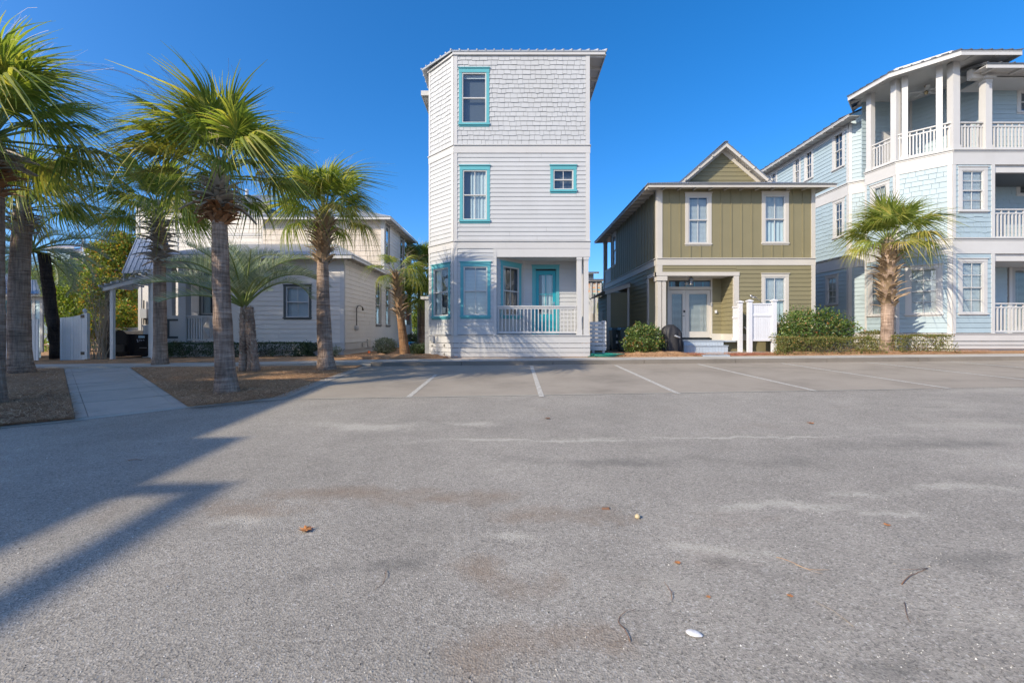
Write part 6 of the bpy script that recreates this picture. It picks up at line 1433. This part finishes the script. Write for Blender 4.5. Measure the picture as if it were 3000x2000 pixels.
# slatted fence beside the white house
yf = 16.55; fn_ = thing('slat_fence', onyard(1750, yf), 'short white horizontal slat fence between white and olive houses', 'fence'); xa, xb, xm = PX(1728, yf), PX(1776, yf), PX(1765.5, yf)
for a, b in ((942.5, 952), (954, 963.5), (966, 975.5), (978, 987.5), (990, 999.5), (1002, 1011), (1013.5, 1026)):
    MB().wbox(xa, xm - .003, yf, yf + .03, PZ(b, yf), PZ(a, yf)).obj('slat', M['white'], fn_); MB().wbox(xm + .003, xb, yf - .012, yf + .03, PZ(b, yf), PZ(a, yf)).obj('slat', M['white'], fn_)
m_ = MB(); m_.wbox(xm - .0, xm + .09, yf + .035, yf + .12, gy(3.2, yf), PZ(942, yf)); m_.wbox(xm - .03, xm + .12, yf + .0, yf + .14, PZ(942, yf), PZ(939.5, yf)); m_.obj('post', M['white'], fn_)
MB().wbox(xa + .1, xa + .18, yf + .035, yf + .1, gy(3.2, yf), PZ(942, yf)).obj('post', M['white'], fn_)
m_ = MB(); m_.tube([at(1762, 946, yf - .02), at(1769, 947, yf - .02)], .012, 6); m_.obj('latch', M['black'], fn_)
# garden hose
hz_ = paint('green_garden_hose', (.02, .22, .17), rough=.35, dirt=0); pts = []; c = onyard(1780, 16.15); R = random.Random(9)
for i in range(70):
    a = i * .42; r = .24 + .0035 * i + .05 * sin(i * .37); pts.append(c + Vector((r * cos(a) * 1.3 + .06 * sin(i * .15), r * sin(a) * .8, .02 + .016 * (i / 15) + .01 * sin(i * .9))))
e_ = pts[-1]; pts += [e_ + Vector((-.25, -.2, -.08)), c + Vector((-.6, -.32, .02)), c + Vector((-.3, -.42, .02)), c + Vector((.2, -.40, .02))]
ho = MB().tube(pts, .016, 6).obj('garden_hose', hz_, None, True); tag(ho, 'coiled green garden hose on the ground by the slat fence', 'hose')
# entry walk: painted slab, brick strips
yq = kerb_y(8) + SWW
wk = thing('entry_walk', (PX(2083, 16.6), 16.6, gy(8, 16.6)), None, None); wk['kind'] = 'structure'; wk['label'] = 'pale blue painted walk slab to the olive house steps'
m_ = MB(); m_.prism([(PX(2050, 16.0), yq), (PX(2128, 16.0), yq), (PX(2128, 17.4), 17.38), (PX(2045, 17.4), 17.38)], lambda x, y: gy(x, y) - .03, lambda x, y: gy(x, y) + .035); m_.obj('slab', stm, wk)
bk = thing('brick_edging', (PX(2140, 16.6), 16.6, gy(8.4, 16.6)), None, None); bk['kind'] = 'structure'; bk['label'] = 'red brick pavers beside the entry walk'
brm = paint('red_brick_paver', (.36, .13, .09), rnd=.35, var=.15)
bb = MB().wbox(-.097, .097, -.047, .047, -.03, .03).data('brick', brm)
for r in range(7):
    for k in range(10):
        x = PX(2136, 16.6) + k * .2 + (.1 if r % 2 else 0); y = 16.15 + r * .1 
        o_ = link('brick', bb, bk, (x, y, gy(x, y) + .02 + random.uniform(-.004, .004)))
for r in range(6):
    for k in range(4): x = PX(2000, 16.6) + k * .2 + (.1 if r % 2 else 0); y = 16.4 + r * .1; link('brick', bb, bk, (x, y, gy(x, y) + .02 + random.uniform(-.004, .004)))
# straw banked along the sidewalk
def mound(name, p0, p1, y0, y1, h, label):
    mb = MB(); n, m = 40, 8; R = random.Random(int(p0))
    for i in range(n + 1):
        for j in range(m + 1):
            y = y0 + (y1 - y0) * j / m; x = PX(p0 + (p1 - p0) * i / n, 16.3); e = min(1, 4 * min(i, n - i) / n) * min(1, 3 * min(j, m - j) / m)
            y += .09 * mnoise.noise(Vector((x * 2, 3, 0))) * (1 if j < 2 else 0); mb.v.append((x, y, gy(x, y) - .01 + e * h * (1 + .6 * mnoise.noise(Vector((x * 3, y * 3, 0))))))
    for i in range(n):
        for j in range(m): a = i*(m+1) + j; mb.f.append((a, a+m+1, a+m+2, a+1))
    tag(mb.obj(name, M['straw'], None, True), label, kind='structure')
mound('straw_bank', 1800, 2048, kerb_y(5) + SWW - .12, 17.2, .14, 'orange pine straw bank under the rounded shrub and grill'); mound('straw_bank', 2140, 2900, kerb_y(11) + SWW - .10, 17.0, .10, 'orange pine straw bank along the right hedges')
mound('straw_bank', 1010, 1335, kerb_y(-4) + SWW - .06, 17.6, .12, 'orange pine straw bank around the skinny palm')
# ------------------------------------------------------------------ things on the left
ya = 17.5; ab = thing('arbor', onyard(325, ya), 'pale blue-white wooden arbor with vines over the path end', 'arbor'); abm = paint('weathered_white_wood', (.62, .63, .63), dirt=.25, rnd=.1)
def bar(a, b, w, h, nm, mat=abm, par=ab): return MB().beam(a, b, w, h).obj(nm, mat, par)
zA = gy(-15, ya) - .02
for px, yy in ((326, ya), (446, ya + .15)): x = PX(px, yy); MB().wbox(x - .06, x + .06, yy, yy + .12, zA, PZ(846 if px < 400 else 815, yy)).obj('post', abm, ab)
for px, yy in ((312, ya + .9), (440, ya + 1.1)): x = PX(px, yy); MB().wbox(x - .08, x + .08, yy, yy + .16, zA, PZ(848 if px < 400 else 818, yy)).obj('post', M['bark'] if px < 400 else abm, ab)
bar(at(304, 848, ya - .05), at(452, 809, ya - .05), .07, .13, 'beam'); bar(at(300, 848, ya + .95), at(446, 812, ya + .95), .07, .13, 'beam')
for k in range(9):
    p = at(306, 841, ya).lerp(at(448, 804, ya), k / 8); bar(p + Vector((0, -.25, .03)), p + Vector((0, 1.3, .03)), .04, .08, 'cross_slat')
R = random.Random(77); mb = MB()
for i in range(60):
    f = R.random(); p = at(300, 838, ya).lerp(at(450, 802, ya), f) + Vector((0, R.uniform(-.2, 1.1), R.uniform(.02, .16))); q = [p]
    for k in range(5): q.append(q[-1] + Vector((R.uniform(-.22, .22), R.uniform(-.15, .15), R.uniform(-.06, .06))))
    mb.tube(q, .011, 4)
for i in range(14):
    p = Vector((PX(312, ya + .9), ya + .9, zA)) + Vector((R.uniform(-.1, .1), -.1, 0)); q = [p]
    for k in range(8): q.append(q[-1] + Vector((R.uniform(-.07, .07), R.uniform(-.03, .03), .3)))
    mb.tube(q, .013, 4)
mb.obj('vine_stems', M['twig'], ab, kind='stuff'); mb = MB()
for i in range(900):
    p = at(296, 838, ya).lerp(at(452, 800, ya), R.random()) + Vector((0, R.uniform(-.25, 1.2), R.uniform(-.05, .22))); leaf(mb, p, rv(R), rv(R), .06, .02)
mb.obj('vine_leaves', M['hedge'], ab, kind='stuff')
# open picket gate
yg2 = 17.55; gt = thing('picket_gate', onyard(213, yg2), 'open white plank gate with swept top and ball finial', 'gate'); gw = paint('weathered_picket_paint', (.66, .68, .69), dirt=.3, rnd=.12)
n_ = 9; x0, x1 = PX(176, yg2), PX(247, yg2)
for i in range(n_):
    a, b = x0 + (x1 - x0) * i / n_ + .004, x0 + (x1 - x0) * (i + 1) / n_ - .004; z0 = PZ(1060 - i * .45, yg2); t0, t1 = PZ(930 - 12 * (i / n_) ** 2.2, yg2), PZ(930 - 12 * ((i + 1) / n_) ** 2.2, yg2)
    m_ = MB(); d = random.uniform(0, .008); m_.hexa([(a, yg2 - d, z0), (b, yg2 - d, z0), (b, yg2 + .025, z0), (a, yg2 + .025, z0), (a, yg2 - d, t0), (b, yg2 - d, t1), (b, yg2 + .025, t1), (a, yg2 + .025, t0)]); m_.obj('picket', gw, gt)
for q in (945, 1040): MB().wbox(x0, x1, yg2 + .028, yg2 + .07, PZ(q + 5, yg2), PZ(q - 5, yg2)).obj('brace', gw, gt)
xp_ = PX(247.5, yg2); m_ = MB(); m_.wbox(xp_, xp_ + .12, yg2 - .02, yg2 + .1, gy(-17, yg2), PZ(917, yg2)); o_ = m_.obj('post', gw, gt)
m_ = MB(); m_.lathe((xp_ - .02, yg2 + .04, PZ(917, yg2)), [(.05, 0), (.04, .02), (.065, .06), (.075, .10), (.06, .15), (.02, .18)], 12); m_.obj('finial', gw, gt, True)
for q in (926, 1034): MB().wbox(x1 - .13, x1 + .03, yg2 - .022, yg2 - .010, PZ(q + 5, yg2), PZ(q - 4, yg2)).obj('hinge', M['black'], gt)
# white picket fence either side of the thick palm
yf2 = 16.9; pf = thing('picket_fence', onyard(40, yf2), 'white picket fence behind the thick-trunked palm', 'fence')
for i in range(16):
    px = -40 + i * 9.6
    if px > 106: break
    t = 912 + (0 if px < 0 else min(24, px * .35 if px < 80 else 22)); a, b = PX(px, yf2), PX(px + 7.6, yf2)
    MB().wbox(a, b, yf2, yf2 + .03, gy(-19, yf2) + .0, PZ(t, yf2)).obj('picket', gw, pf)
for q in (960, 1040): MB().wbox(PX(-40, yf2), PX(107, yf2), yf2 + .033, yf2 + .08, PZ(q + 5, yf2), PZ(q - 5, yf2)).obj('brace', gw, pf)
# aqua shed
ysd = 18.6; sd = thing('aqua_shed', onyard(60, ysd), 'weathered aqua garden shed with metal roof behind the picket fence', 'shed'); fsd = front(ysd); xr = PX(127, ysd); xl = PX(-190, ysd); zs0 = gy(-20, ysd); tdm = paint('aqua_door_paint', (.05, .28, .32), dirt=.1)
MB().prism([(xl, ysd + .15), (PX(120, ysd + .15), ysd + .15), (PX(118, ysd + 2.5), ysd + 2.5), (xl, ysd + 2.5)], zs0, PZ(872, ysd)).obj('wall', M['cyanshed'], sd)
clapboards(sd, fsd, PX(104, ysd), xr - .12, zs0 + .25, PZ(872, ysd), .165, M['cyanshed']); clapboards(sd, fsd, xl, PX(-30, ysd), zs0 + .25, PZ(872, ysd), .165, M['cyanshed'])
board(sd, fsd, xr - .12, xr, -.03, .035, zs0 + .25, PZ(868, ysd), M['white'], 'corner_board'); board(sd, fsd, PX(95, ysd), PX(105, ysd), -.03, .035, zs0 + .25, PZ(868, ysd), M['white'], 'corner_board'); board(sd, fsd, xl, xr, -.03, .03, PZ(880, ysd), PZ(868, ysd), M['white'], 'frieze_board')
for a, b in ((-30, 28), (30, 95)):
    o_ = board(sd, fsd, PX(a, ysd), PX(b, ysd) - .02, -.05, -.0, zs0 + .25, PZ(880, ysd), tdm, 'shed_door')
    for q in range(3): board(o_, fsd, PX(a, ysd) + .12, PX(b, ysd) - .14, .0, .012, zs0 + .4 + q * .7, zs0 + .95 + q * .7, tdm, 'panel')
roof_plane(sd, [(xl, ysd - .35, PZ(861, ysd)), (xr + .25, ysd - .35, PZ(863, ysd)), (PX(105, ysd + 1.6), ysd + 1.6, PZ(820, ysd + 1.6)), (xl, ysd + 1.6, PZ(815, ysd + 1.6))], .04, M['metalroof'], ribs=26, rib_h=.02); board(sd, front(ysd - .3), xl, xr + .2, 0, .02, PZ(869, ysd), PZ(864, ysd), M['white'], 'fascia')
roof_plane(sd, [(xl, ysd + 1.4, PZ(812, ysd)), (PX(70, ysd + 1.4), ysd + 1.4, PZ(822, ysd)), (PX(40, ysd + 3), ysd + 3, PZ(770, ysd)), (xl, ysd + 3, PZ(770, ysd))], .04, M['metalroof'], ribs=18, rib_h=.02); MB().prism([(xl, ysd + 1.6), (PX(60, ysd + 1.6), ysd + 1.6), (PX(58, ysd + 3), ysd + 3), (xl, ysd + 3)], PZ(872, ysd), PZ(815, ysd)).obj('clerestory', M['white'], sd)
# black vehicle seen through the arbor
yv = 19.0; vh = thing('black_vehicle', onyard(378, yv), 'black boxy parked vehicle seen through the arbor', 'vehicle'); car = paint('black_car_paint', (.012, .012, .014), rough=.18, dirt=0, rnd=0, bmp=0, spec=.5)
fv = front(yv); P_ = lambda px, py: (PX(px, yv), PZ(py, yv))
m_ = MB(); m_.fprism(fv, [P_(322, 1042), P_(440, 1042), P_(440, 979), P_(400, 978.5), P_(372, 978), P_(361, 969), P_(352, 967), P_(322, 967)], -1.7, 0); m_.obj('body', car, vh)
m_ = MB(); m_.fprism(fv, [P_(330, 1030), P_(368, 1030), P_(368, 1012), P_(358, 1009), P_(330, 1010)], .005, .05); m_.obj('bumper', M['black'], vh)
m_ = MB(); q = P_(406, 990); r = P_(424, 983); m_.box(fv, q[0], r[0], .002, .014, q[1], r[1]); m_.obj('badge_panel', M['cyanshed'], vh)
m_ = MB(); q = P_(409, 1019); r = P_(430, 1017.8); m_.box(fv, q[0], r[0], .002, .014, q[1], r[1]); m_.obj('chrome_strip', M['steel'], vh)
m_ = MB()
for a, b, c, d in ((400.5, 995, 404, 995), (404, 995, 403, 1001), (403, 1001, 407, 1000), (407, 995, 413, 994.5), (409, 997, 411, 999), (414, 996, 416, 998), (419, 995, 423, 997)): m_.beam(fv.P(PX(a, yv), .006, PZ(b, yv)), fv.P(PX(c, yv), .006, PZ(d, yv)), .016, .012, (0, -1, 0))
m_.obj('scrawl', M['pvc'], vh)
for px in (345, 420): x = PX(px, yv); MB().tube([(x, yv + .05, zA + .3), (x, yv + .28, zA + .3)], .30, 18).obj('wheel', M['black'], vh)
# low rail behind the vehicle
lw_ = thing('low_wall', onyard(370, 24), 'low pale wall behind the black vehicle', 'wall'); MB().wbox(PX(318, 24), PX(420, 24), 24, 24.2, gy(-20, 24), PZ(966, 24)).obj('panel', M['grey'], lw_); MB().wbox(PX(316, 24), PX(422, 24), 23.95, 24.25, PZ(966, 24), PZ(959, 24)).obj('coping', M['white'], lw_)
# blue box on a post by the skinny palm
yb_ = 20.5; bx_ = thing('newspaper_box', onyard(1198, yb_), 'bright blue box on a post beside the skinny palm', 'box'); bm = paint('bright_blue_enamel', (.02, .28, .62), rough=.3, dirt=.05)
m_ = MB(); px_box(m_, yb_, 1190, 1200, 1004, 1016.5, .35); m_.obj('box', bm, bx_); m_ = MB(); px_box(m_, yb_ - .01, 1189, 1209, 1001.5, 1003.8, .4); m_.obj('lid', bm, bx_)
nv = paint('navy_enamel', (.01, .03, .09), rough=.3, dirt=0); m_ = MB(); px_box(m_, yb_ + .02, 1200, 1208, 1004, 1021, .33); m_.obj('panel', nv, bx_)
for a, b, c, d in ((1200.8, 1202.8, 1010.2, 1016), (1204.8, 1206, 1010.2, 1016), (1206, 1207.8, 1010.2, 1011.8)): m_ = MB(); px_box(m_, yb_ + .005, a, b, c, d, .012); m_.obj('marking', M['pvc'], bx_)
for a, b in ((1190, 1192), (1206, 1208)): m_ = MB(); m_.wbox(PX(a, yb_), PX(b, yb_), yb_ + .1, yb_ + .14, gy(-4.7, yb_), PZ(1017, yb_)); m_.obj('leg', M['steel'], bx_)
# small orange marker flag, national flag on the greige porch
of = thing('marker_flag', onyard(1082, 18.3), 'small orange utility marker flag near the greige house', 'flag'); b_ = onyard(1082, 18.3); m_ = MB(); m_.tube([b_, b_ + Vector((0, 0, .18))], .004, 5); m_.obj('wire', M['steel'], of)
m_ = MB(); m_.hexa([b_ + Vector(v) for v in ((-.06, 0, .09), (.03, -.03, .09), (.03, -.02, .09), (-.06, .01, .09), (-.06, 0, .18), (.03, .03, .18), (.03, .04, .18), (-.06, .01, .18))]); m_.obj('flag_cloth', paint('orange_plastic', (.80, .14, .01), dirt=0), of)
yfl = 30.8; fl2 = thing('striped_flag', at(1189, 940, yfl), 'red and white striped flag hanging on the greige house rear porch', 'flag'); x0 = PX(1186, yfl); wdt = PX(1195, yfl) - x0; rdm, wtm = paint('red_flag_stripe', (.45, .03, .05), dirt=0), M['pvc']
for i in range(9):
    a, b = x0 + wdt * i / 9, x0 + wdt * (i + 1) / 9; m_ = MB(); m_.hexa([(a + .05, yfl + .02*(i % 2), PZ(938, yfl)), (b + .05, yfl + .02*((i+1) % 2), PZ(938 - (i % 3), yfl)), (b + .05, yfl + .02 + .02*((i+1) % 2), PZ(938, yfl)), (a + .05, yfl + .02 + .02*(i % 2), PZ(938, yfl)), (a, yfl, PZ(884, yfl)), (b, yfl, PZ(884, yfl)), (b, yfl + .02, PZ(884, yfl)), (a, yfl + .02, PZ(884, yfl))]); m_.obj('stripe', rdm if i % 2 == 0 else wtm, fl2)
m_ = MB(); m_.tube([at(1184, 883, yfl), at(1197, 881, yfl)], .02, 6); m_.obj('flag_pole', M['white'], fl2)
# ------------------------------------------------------------------ background buildings
def far_house(name, y, label, walls, roofs, mat, rm):
    t_ = thing(name, (PX(walls[0][0], y), y, gy(0, 17)), label, 'house', 'houses in the background')
    for (p0, p1, q0, q1, dy, mk) in walls: MB().wbox(PX(p0, y), PX(p1, y), y + dy, y + dy + 6, PZ(q1, y), PZ(q0, y)).obj('wall', mk or mat, t_)
    for (p0, p1, r0, r1, qe, qr, dy) in roofs:
        roof_plane(t_, [(PX(p0, y), y + dy - .5, PZ(qe, y)), (PX(p1, y), y + dy - .5, PZ(qe, y)), (PX(r1, y), y + dy + 3, PZ(qr, y)), (PX(r0, y), y + dy + 3, PZ(qr, y))], .08, rm, ribs=24, rib_h=.03); MB().wbox(PX(p0, y), PX(p1, y), y + dy - .45, y + dy - .4, PZ(qe + 5, y), PZ(qe + .8, y)).obj('fascia', M['white'], t_)
    return t_
fh = far_house('grey_background_house', 38, 'distant grey house with coloured towels seen right of the white house', [(1690, 1758, 783, 812, 3, M['grey']), (1690, 1764, 822, 1035, 0, None)], [(1670, 1772, 1690, 1740, 785, 776, 3), (1670, 1772, 1690, 1745, 820, 806, 0)], paint('pale_grey_siding', (.55, .56, .57)), M['metalroof'])
MB().box(front(38), PX(1690, 38), PX(1762, 38), .0, .1, PZ(830, 38), PZ(825, 38)).obj('porch_beam', M['cyanshed'], fh)
def towel():
    m, nt, b = newmat('striped_beach_towel'); p = pos(nt); w = tex(nt, 'Noise', 1.0, stretch(nt, p, (.8, .8, 7)), Detail=2.0).outputs[0]
    nt.links.new(ramp(nt, w, [(.3, (.05, .30, .50)), (.42, (.25, .45, .40)), (.5, (.55, .50, .45)), (.6, (.70, .30, .10)), (.7, (.45, .45, .42))]), b.inputs['Base Color']); b.inputs['Roughness'].default_value = .9; return m
tw = towel()
for k, (a, b) in enumerate(((1722, 1727), (1733, 1744.5), (1745.5, 1757))): MB().box(front(37.8), PX(a, 38), PX(b, 38), 0, .03, PZ(862, 38), PZ(829, 38)).obj('hanging_towel', tw, fh)
for px in (1730, 1745, 1758): MB().box(front(37.8), PX(px, 38) - .06, PX(px, 38) + .06, .04, .1, PZ(1000, 38), PZ(826, 38)).obj('porch_post', M['white'], fh)
MB().box(front(38), PX(1728, 38), PX(1747, 38), .0, .06, PZ(1000, 38), PZ(918, 38)).obj('garage_door', M['offwhite'], fh)
fh2 = far_house('brown_background_house', 42, 'distant brown house with pale metal roof behind the autumn tree', [(205, 300, 738, 1020, 0, paint('brown_siding', (.12, .085, .075))), (120, 206, 725, 1020, .6, M['cyanshed'])], [(192, 330, 205, 290, 738, 700, 0), (110, 212, 130, 200, 722, 692, .6)], M['beige'], paint('pale_lilac_metal_roofing', (.55, .54, .58), rough=.4, metallic=.3))
for px in (150, 172): MB().box(front(42.55), PX(px, 42), PX(px + 12, 42), 0, .05, PZ(820, 42), PZ(770, 42)).obj('window', M['glass'], fh2)
pl = thing('vent_mast', onyard(246, 41), 'grey utility mast in front of the distant brown house', 'pole'); m_ = MB(); b_ = at(246, 1000, 41); m_.tube([(b_.x, 41, .5), (b_.x, 41, PZ(697, 41))], .12, 8); m_.obj('pole', M['steel'], pl); m_ = MB(); m_.beam(at(238, 746, 41), at(262, 745, 41), .15, .2); m_.obj('bracket', M['steel'], pl)
# pale storage bench and parked white car far back between the houses
yc_ = 44; wc = thing('white_car', onyard(1250, yc_), 'white car parked far back between the greige and white houses', 'car'); fcr = front(yc_); Q = lambda px, py: (PX(px, yc_), PZ(py, yc_))
m_ = MB(); m_.fprism(fcr, [Q(1238, 1000), Q(1290, 1000), Q(1290, 985), Q(1278, 983), Q(1270, 975), Q(1250, 975), Q(1241, 984), Q(1238, 987)], -1.8, 0); m_.obj('body', M['pvc'], wc)
m_ = MB(); m_.fprism(fcr, [Q(1244, 984), Q(1258, 984), Q(1258, 977), Q(1250, 977)], .004, .012); m_.obj('window', M['black'], wc)
for px in (1247, 1281): c = at(px, 999, yc_); MB().tube([(c.x, yc_ - .06, c.z), (c.x, yc_ + .2, c.z)], .33, 16).obj('wheel', M['black'], wc)
rd = MB().wbox(-14, 4, 36, 60, gy(0, 17) + .0, gy(0, 17) + .03).obj('back_street', M['walk']); tag(rd, 'sunlit pale paving far behind the houses', kind='structure')
# ------------------------------------------------------------------ litter on the asphalt and loose straw
lf = paint('dry_leaf', (.42, .17, .05), rnd=.2, var=.25, scale=40, dirt=.1); tg = paint('dry_twig', (.20, .10, .055), rnd=.3, dirt=0); nd = leafmat('pine_needle_dry', [(0, (.16, .085, .04)), (.5, (.40, .24, .13)), (1, (.70, .50, .31))], .1, .8, 0, tint=(1, .8, .5))
def oak(px, py, s, label, rot, mat=lf):
    c = GP(px, py, .004); out = [(0, -.5), (.08, -.3), (.35, -.38), (.2, -.12), (.55, -.02), (.22, .08), (.42, .42), (.12, .3), (0, .55), (-.12, .3), (-.42, .40), (-.2, .08), (-.55, .0), (-.2, -.12), (-.33, -.38), (-.08, -.3)]
    mb = MB(); n = len(out); mb.v.append((c.x, c.y, c.z + .10 * s))
    for x, y in out:
        xx, yy = x * cos(rot) - y * sin(rot), x * sin(rot) + y * cos(rot); r = sqrt(x*x + y*y); mb.v.append((c.x + xx * s, c.y + yy * s, c.z + s * (.05 + .28 * abs(sin(x * 5 + 1)) * r)))
    for k in range(n): mb.f.append((0, 1 + k, 1 + (k + 1) % n))
    o = mb.obj('dry_leaf', mat); tag(o, label, 'leaf', 'dry leaves on the asphalt')
oak(897, 1553, .105, 'curled brown oak leaf lying on the open asphalt', .6); oak(2375, 1240, .10, 'small brown leaf on the asphalt below the blue house', 1.3); oak(2600, 1538, .05, 'tiny orange leaf scrap right of the pale sand patch', .2); oak(2315, 1745, .035, 'tiny rust-coloured leaf flake near the white shell', .9); oak(455, 1163, .08, 'brown leaf on the concrete path', .4)
oak(1985, 1648, .045, 'orange leaf scrap by the left forked twig', 2.0); oak(2075, 1748, .0001 + .03, 'tiny orange leaf scrap above the white shell', 2.4); oak(1604, 1226, .10, 'grey-brown leaf on the asphalt in front of the white house', 1.9, tg)
def twig(pp, r, label, branches=(), mat=tg):
    pts = [GP(a, b, .006) for a, b in pp]; sm = []
    for i in range(len(pts) - 1):
        for k in range(3): sm.append(pts[i].lerp(pts[i+1], k / 3) + Vector((0, 0, .006 * sin(i * 2 + k))))
    sm.append(pts[-1]); mb = MB(); n = len(sm); mb.tube(sm, [r * (1 - .65 * i / n) for i in range(n)], 6)
    for br in branches: q = [GP(a, b, .01) for a, b in br]; mb.tube(q, [r * .6] + [r * .3] * (len(q) - 1), 5)
    tag(mb.obj('twig', mat, None, True), label, 'twig', 'twigs on the asphalt')
twig([(1846, 1877), (1830, 1845), (1812, 1818), (1815, 1805), (1840, 1788), (1862, 1782)], .0022, 'bent brown twig left of the white shell')
twig([(1968, 1755), (1966, 1735), (1955, 1712), (1945, 1703)], .002, 'short forked reddish twig above the white shell', [[(1966, 1735), (1976, 1728)]])
twig([(2642, 1710), (2665, 1688), (2692, 1672), (2718, 1663)], .0028, 'forked brown twig on the right asphalt', [[(2718, 1663), (2680, 1667), (2640, 1667)]])
twig([(2275, 1631), (2320, 1648), (2370, 1664), (2430, 1668)], .0022, 'long orange pine needle cluster on the asphalt', [[(2330, 1652), (2380, 1672), (2410, 1680)]], nd)
twig([(2650, 1763), (2653, 1790), (2662, 1812), (2668, 1822)], .0018, 'small curved twig at the lower right')
twig([(1131, 1669), (1130, 1690), (1122, 1706), (1100, 1724)], .0018, 'thin curved twig left of centre foreground')
twig([(375, 1348), (400, 1346), (422, 1345)], .004, 'dark stick in the shaded asphalt at left'); twig([(2500, 1834), (2440, 1790), (2385, 1755)], .0016, 'long pale straw on the asphalt', (), M['fibre'])
# bark chip, pebble and shell
c = GP(1775, 1490, .0); m_ = MB(); m_.hexa([(c.x - .035, c.y - .012, c.z), (c.x + .03, c.y - .015, c.z), (c.x + .035, c.y + .012, c.z), (c.x - .03, c.y + .014, c.z), (c.x - .03, c.y - .006, c.z + .012), (c.x + .02, c.y - .01, c.z + .016), (c.x + .028, c.y + .008, c.z + .012), (c.x - .025, c.y + .01, c.z + .01)]); tag(m_.obj('bark_chip', tg), 'dark bark chip left of the round pebble', 'bark')
c = GP(1868, 1517, .0); mb = MB(); R = random.Random(4)
prof = [(.001, -.002), (.014, .0), (.021, .008), (.022, .016), (.016, .026), (.006, .031), (.001, .032)]; mb.lathe((c.x, c.y, c.z), [(r * R.uniform(.9, 1.1), z) for r, z in prof], 12); tag(mb.obj('pebble', paint('tan_pebble', (.55, .44, .26), var=.2, scale=60), None, True), 'round tan pebble in the middle foreground', 'pebble')
c = GP(2034, 1856, .002); mb = MB(); n = 28; mb.v.append((c.x + .004, c.y, c.z + .012))
for ring, (rr, zz) in enumerate(((.45, .013), (.8, .009), (1, .003))):
    for i in range(n):
        a = 2 * pi * i / n; x, y = .038 * cos(a) * rr, .024 * sin(a) * rr * (1 - .15 * cos(a)); th = -.45; mb.v.append((c.x + x * cos(th) - y * sin(th), c.y + x * sin(th) + y * cos(th), c.z + zz + (.0012 * sin(i * 2.2) if ring == 1 else 0)))
for i in range(n): mb.f.append((0, 1 + i, 1 + (i + 1) % n))
for k in range(2):
    for i in range(n): a, b = 1 + k*n + i, 1 + k*n + (i + 1) % n; mb.f.append((a, a + n, b + n, b))
tag(mb.obj('oyster_shell', paint('pearly_shell', (.66, .65, .65), rough=.45, var=.3, scale=70, dirt=0), None, True), 'white oval shell in the right foreground', 'shell')
# loose needles over the straw beds (one mass)
R = random.Random(21); mb = MB()
def needles(n, sampler, zf):
    for _ in range(n):
        x, y = sampler(); a = R.uniform(0, pi); L = R.uniform(.07, .17); d = Vector((cos(a), sin(a), R.uniform(-.12, .3))) * L; s = Vector((-sin(a), cos(a), 0)) * R.uniform(.003, .007); p = Vector((x, y, zf(x, y) + R.uniform(.0, .03)))
        mb.quad(p - s, p + s, p + d + s * .4, p + d - s * .4)
def inbed():
    while True:
        px, py = R.uniform(-150, 1050), R.uniform(1078, 1260); p = GP(px, py, .05)
        lim = 1253 - (px - 0) * .098 if px < 838 else 1167 - (px - 838) * .39
        onp = (188 + (222 - 188) * (py - 1081) / 148 - 4) < px < (372 + (548 - 372) * (py - 1074) / 119 + 6)
        if py < lim - 6 and not onp and p.y < 15.0: return p.x, p.y
needles(22000, inbed, lambda x, y: g(x, y) + .055)
tag(mb.obj('loose_pine_needles', nd), 'loose brown pine needles over the straw beds', kind='stuff')
R = random.Random(22); mb = MB()
def inbank():
    px = R.uniform(1800, 2900) if R.random() < .75 else R.uniform(1010, 1340); y = R.uniform(15.75, 16.9) if px > 1700 else R.uniform(15.6, 17.4); return PX(px, y), y
needles(9000, inbank, lambda x, y: gy(x, y) + .05); tag(mb.obj('loose_pine_needles', leafmat('orange_needles', [(0, (.22, .09, .035)), (.5, (.48, .23, .10)), (1, (.70, .42, .22))], .1, .8, 0, tint=(1, .8, .5))), 'loose orange pine needles along the house beds', kind='stuff')

# grit scattered over the near asphalt (one mass)
R = random.Random(33); mb = MB()
for _ in range(3200):
    px, py = R.uniform(0, 3000), 1180 + 820 * R.random() ** .6; c = GP(px, py, .0); r = R.uniform(.0018, .0042) * (1.6 if R.random() < .06 else 1); i = len(mb.v); a = R.uniform(0, 6)
    mb.v += [(c.x + r*cos(a), c.y + r*sin(a), c.z), (c.x + r*cos(a+2.1), c.y + r*sin(a+2.1), c.z), (c.x + r*cos(a+4.2), c.y + r*sin(a+4.2), c.z), (c.x, c.y, c.z + r*1.1)]
    mb.f += [(i, i+1, i+3), (i+1, i+2, i+3), (i+2, i, i+3)]
tag(mb.obj('loose_grit', leafmat('loose_grit', [(0, (.05, .045, .04)), (.45, (.20, .18, .15)), (.8, (.5, .46, .40)), (1, (.75, .72, .66))], 0, .8, 0)), 'loose grit and crumbs on the asphalt', kind='stuff')
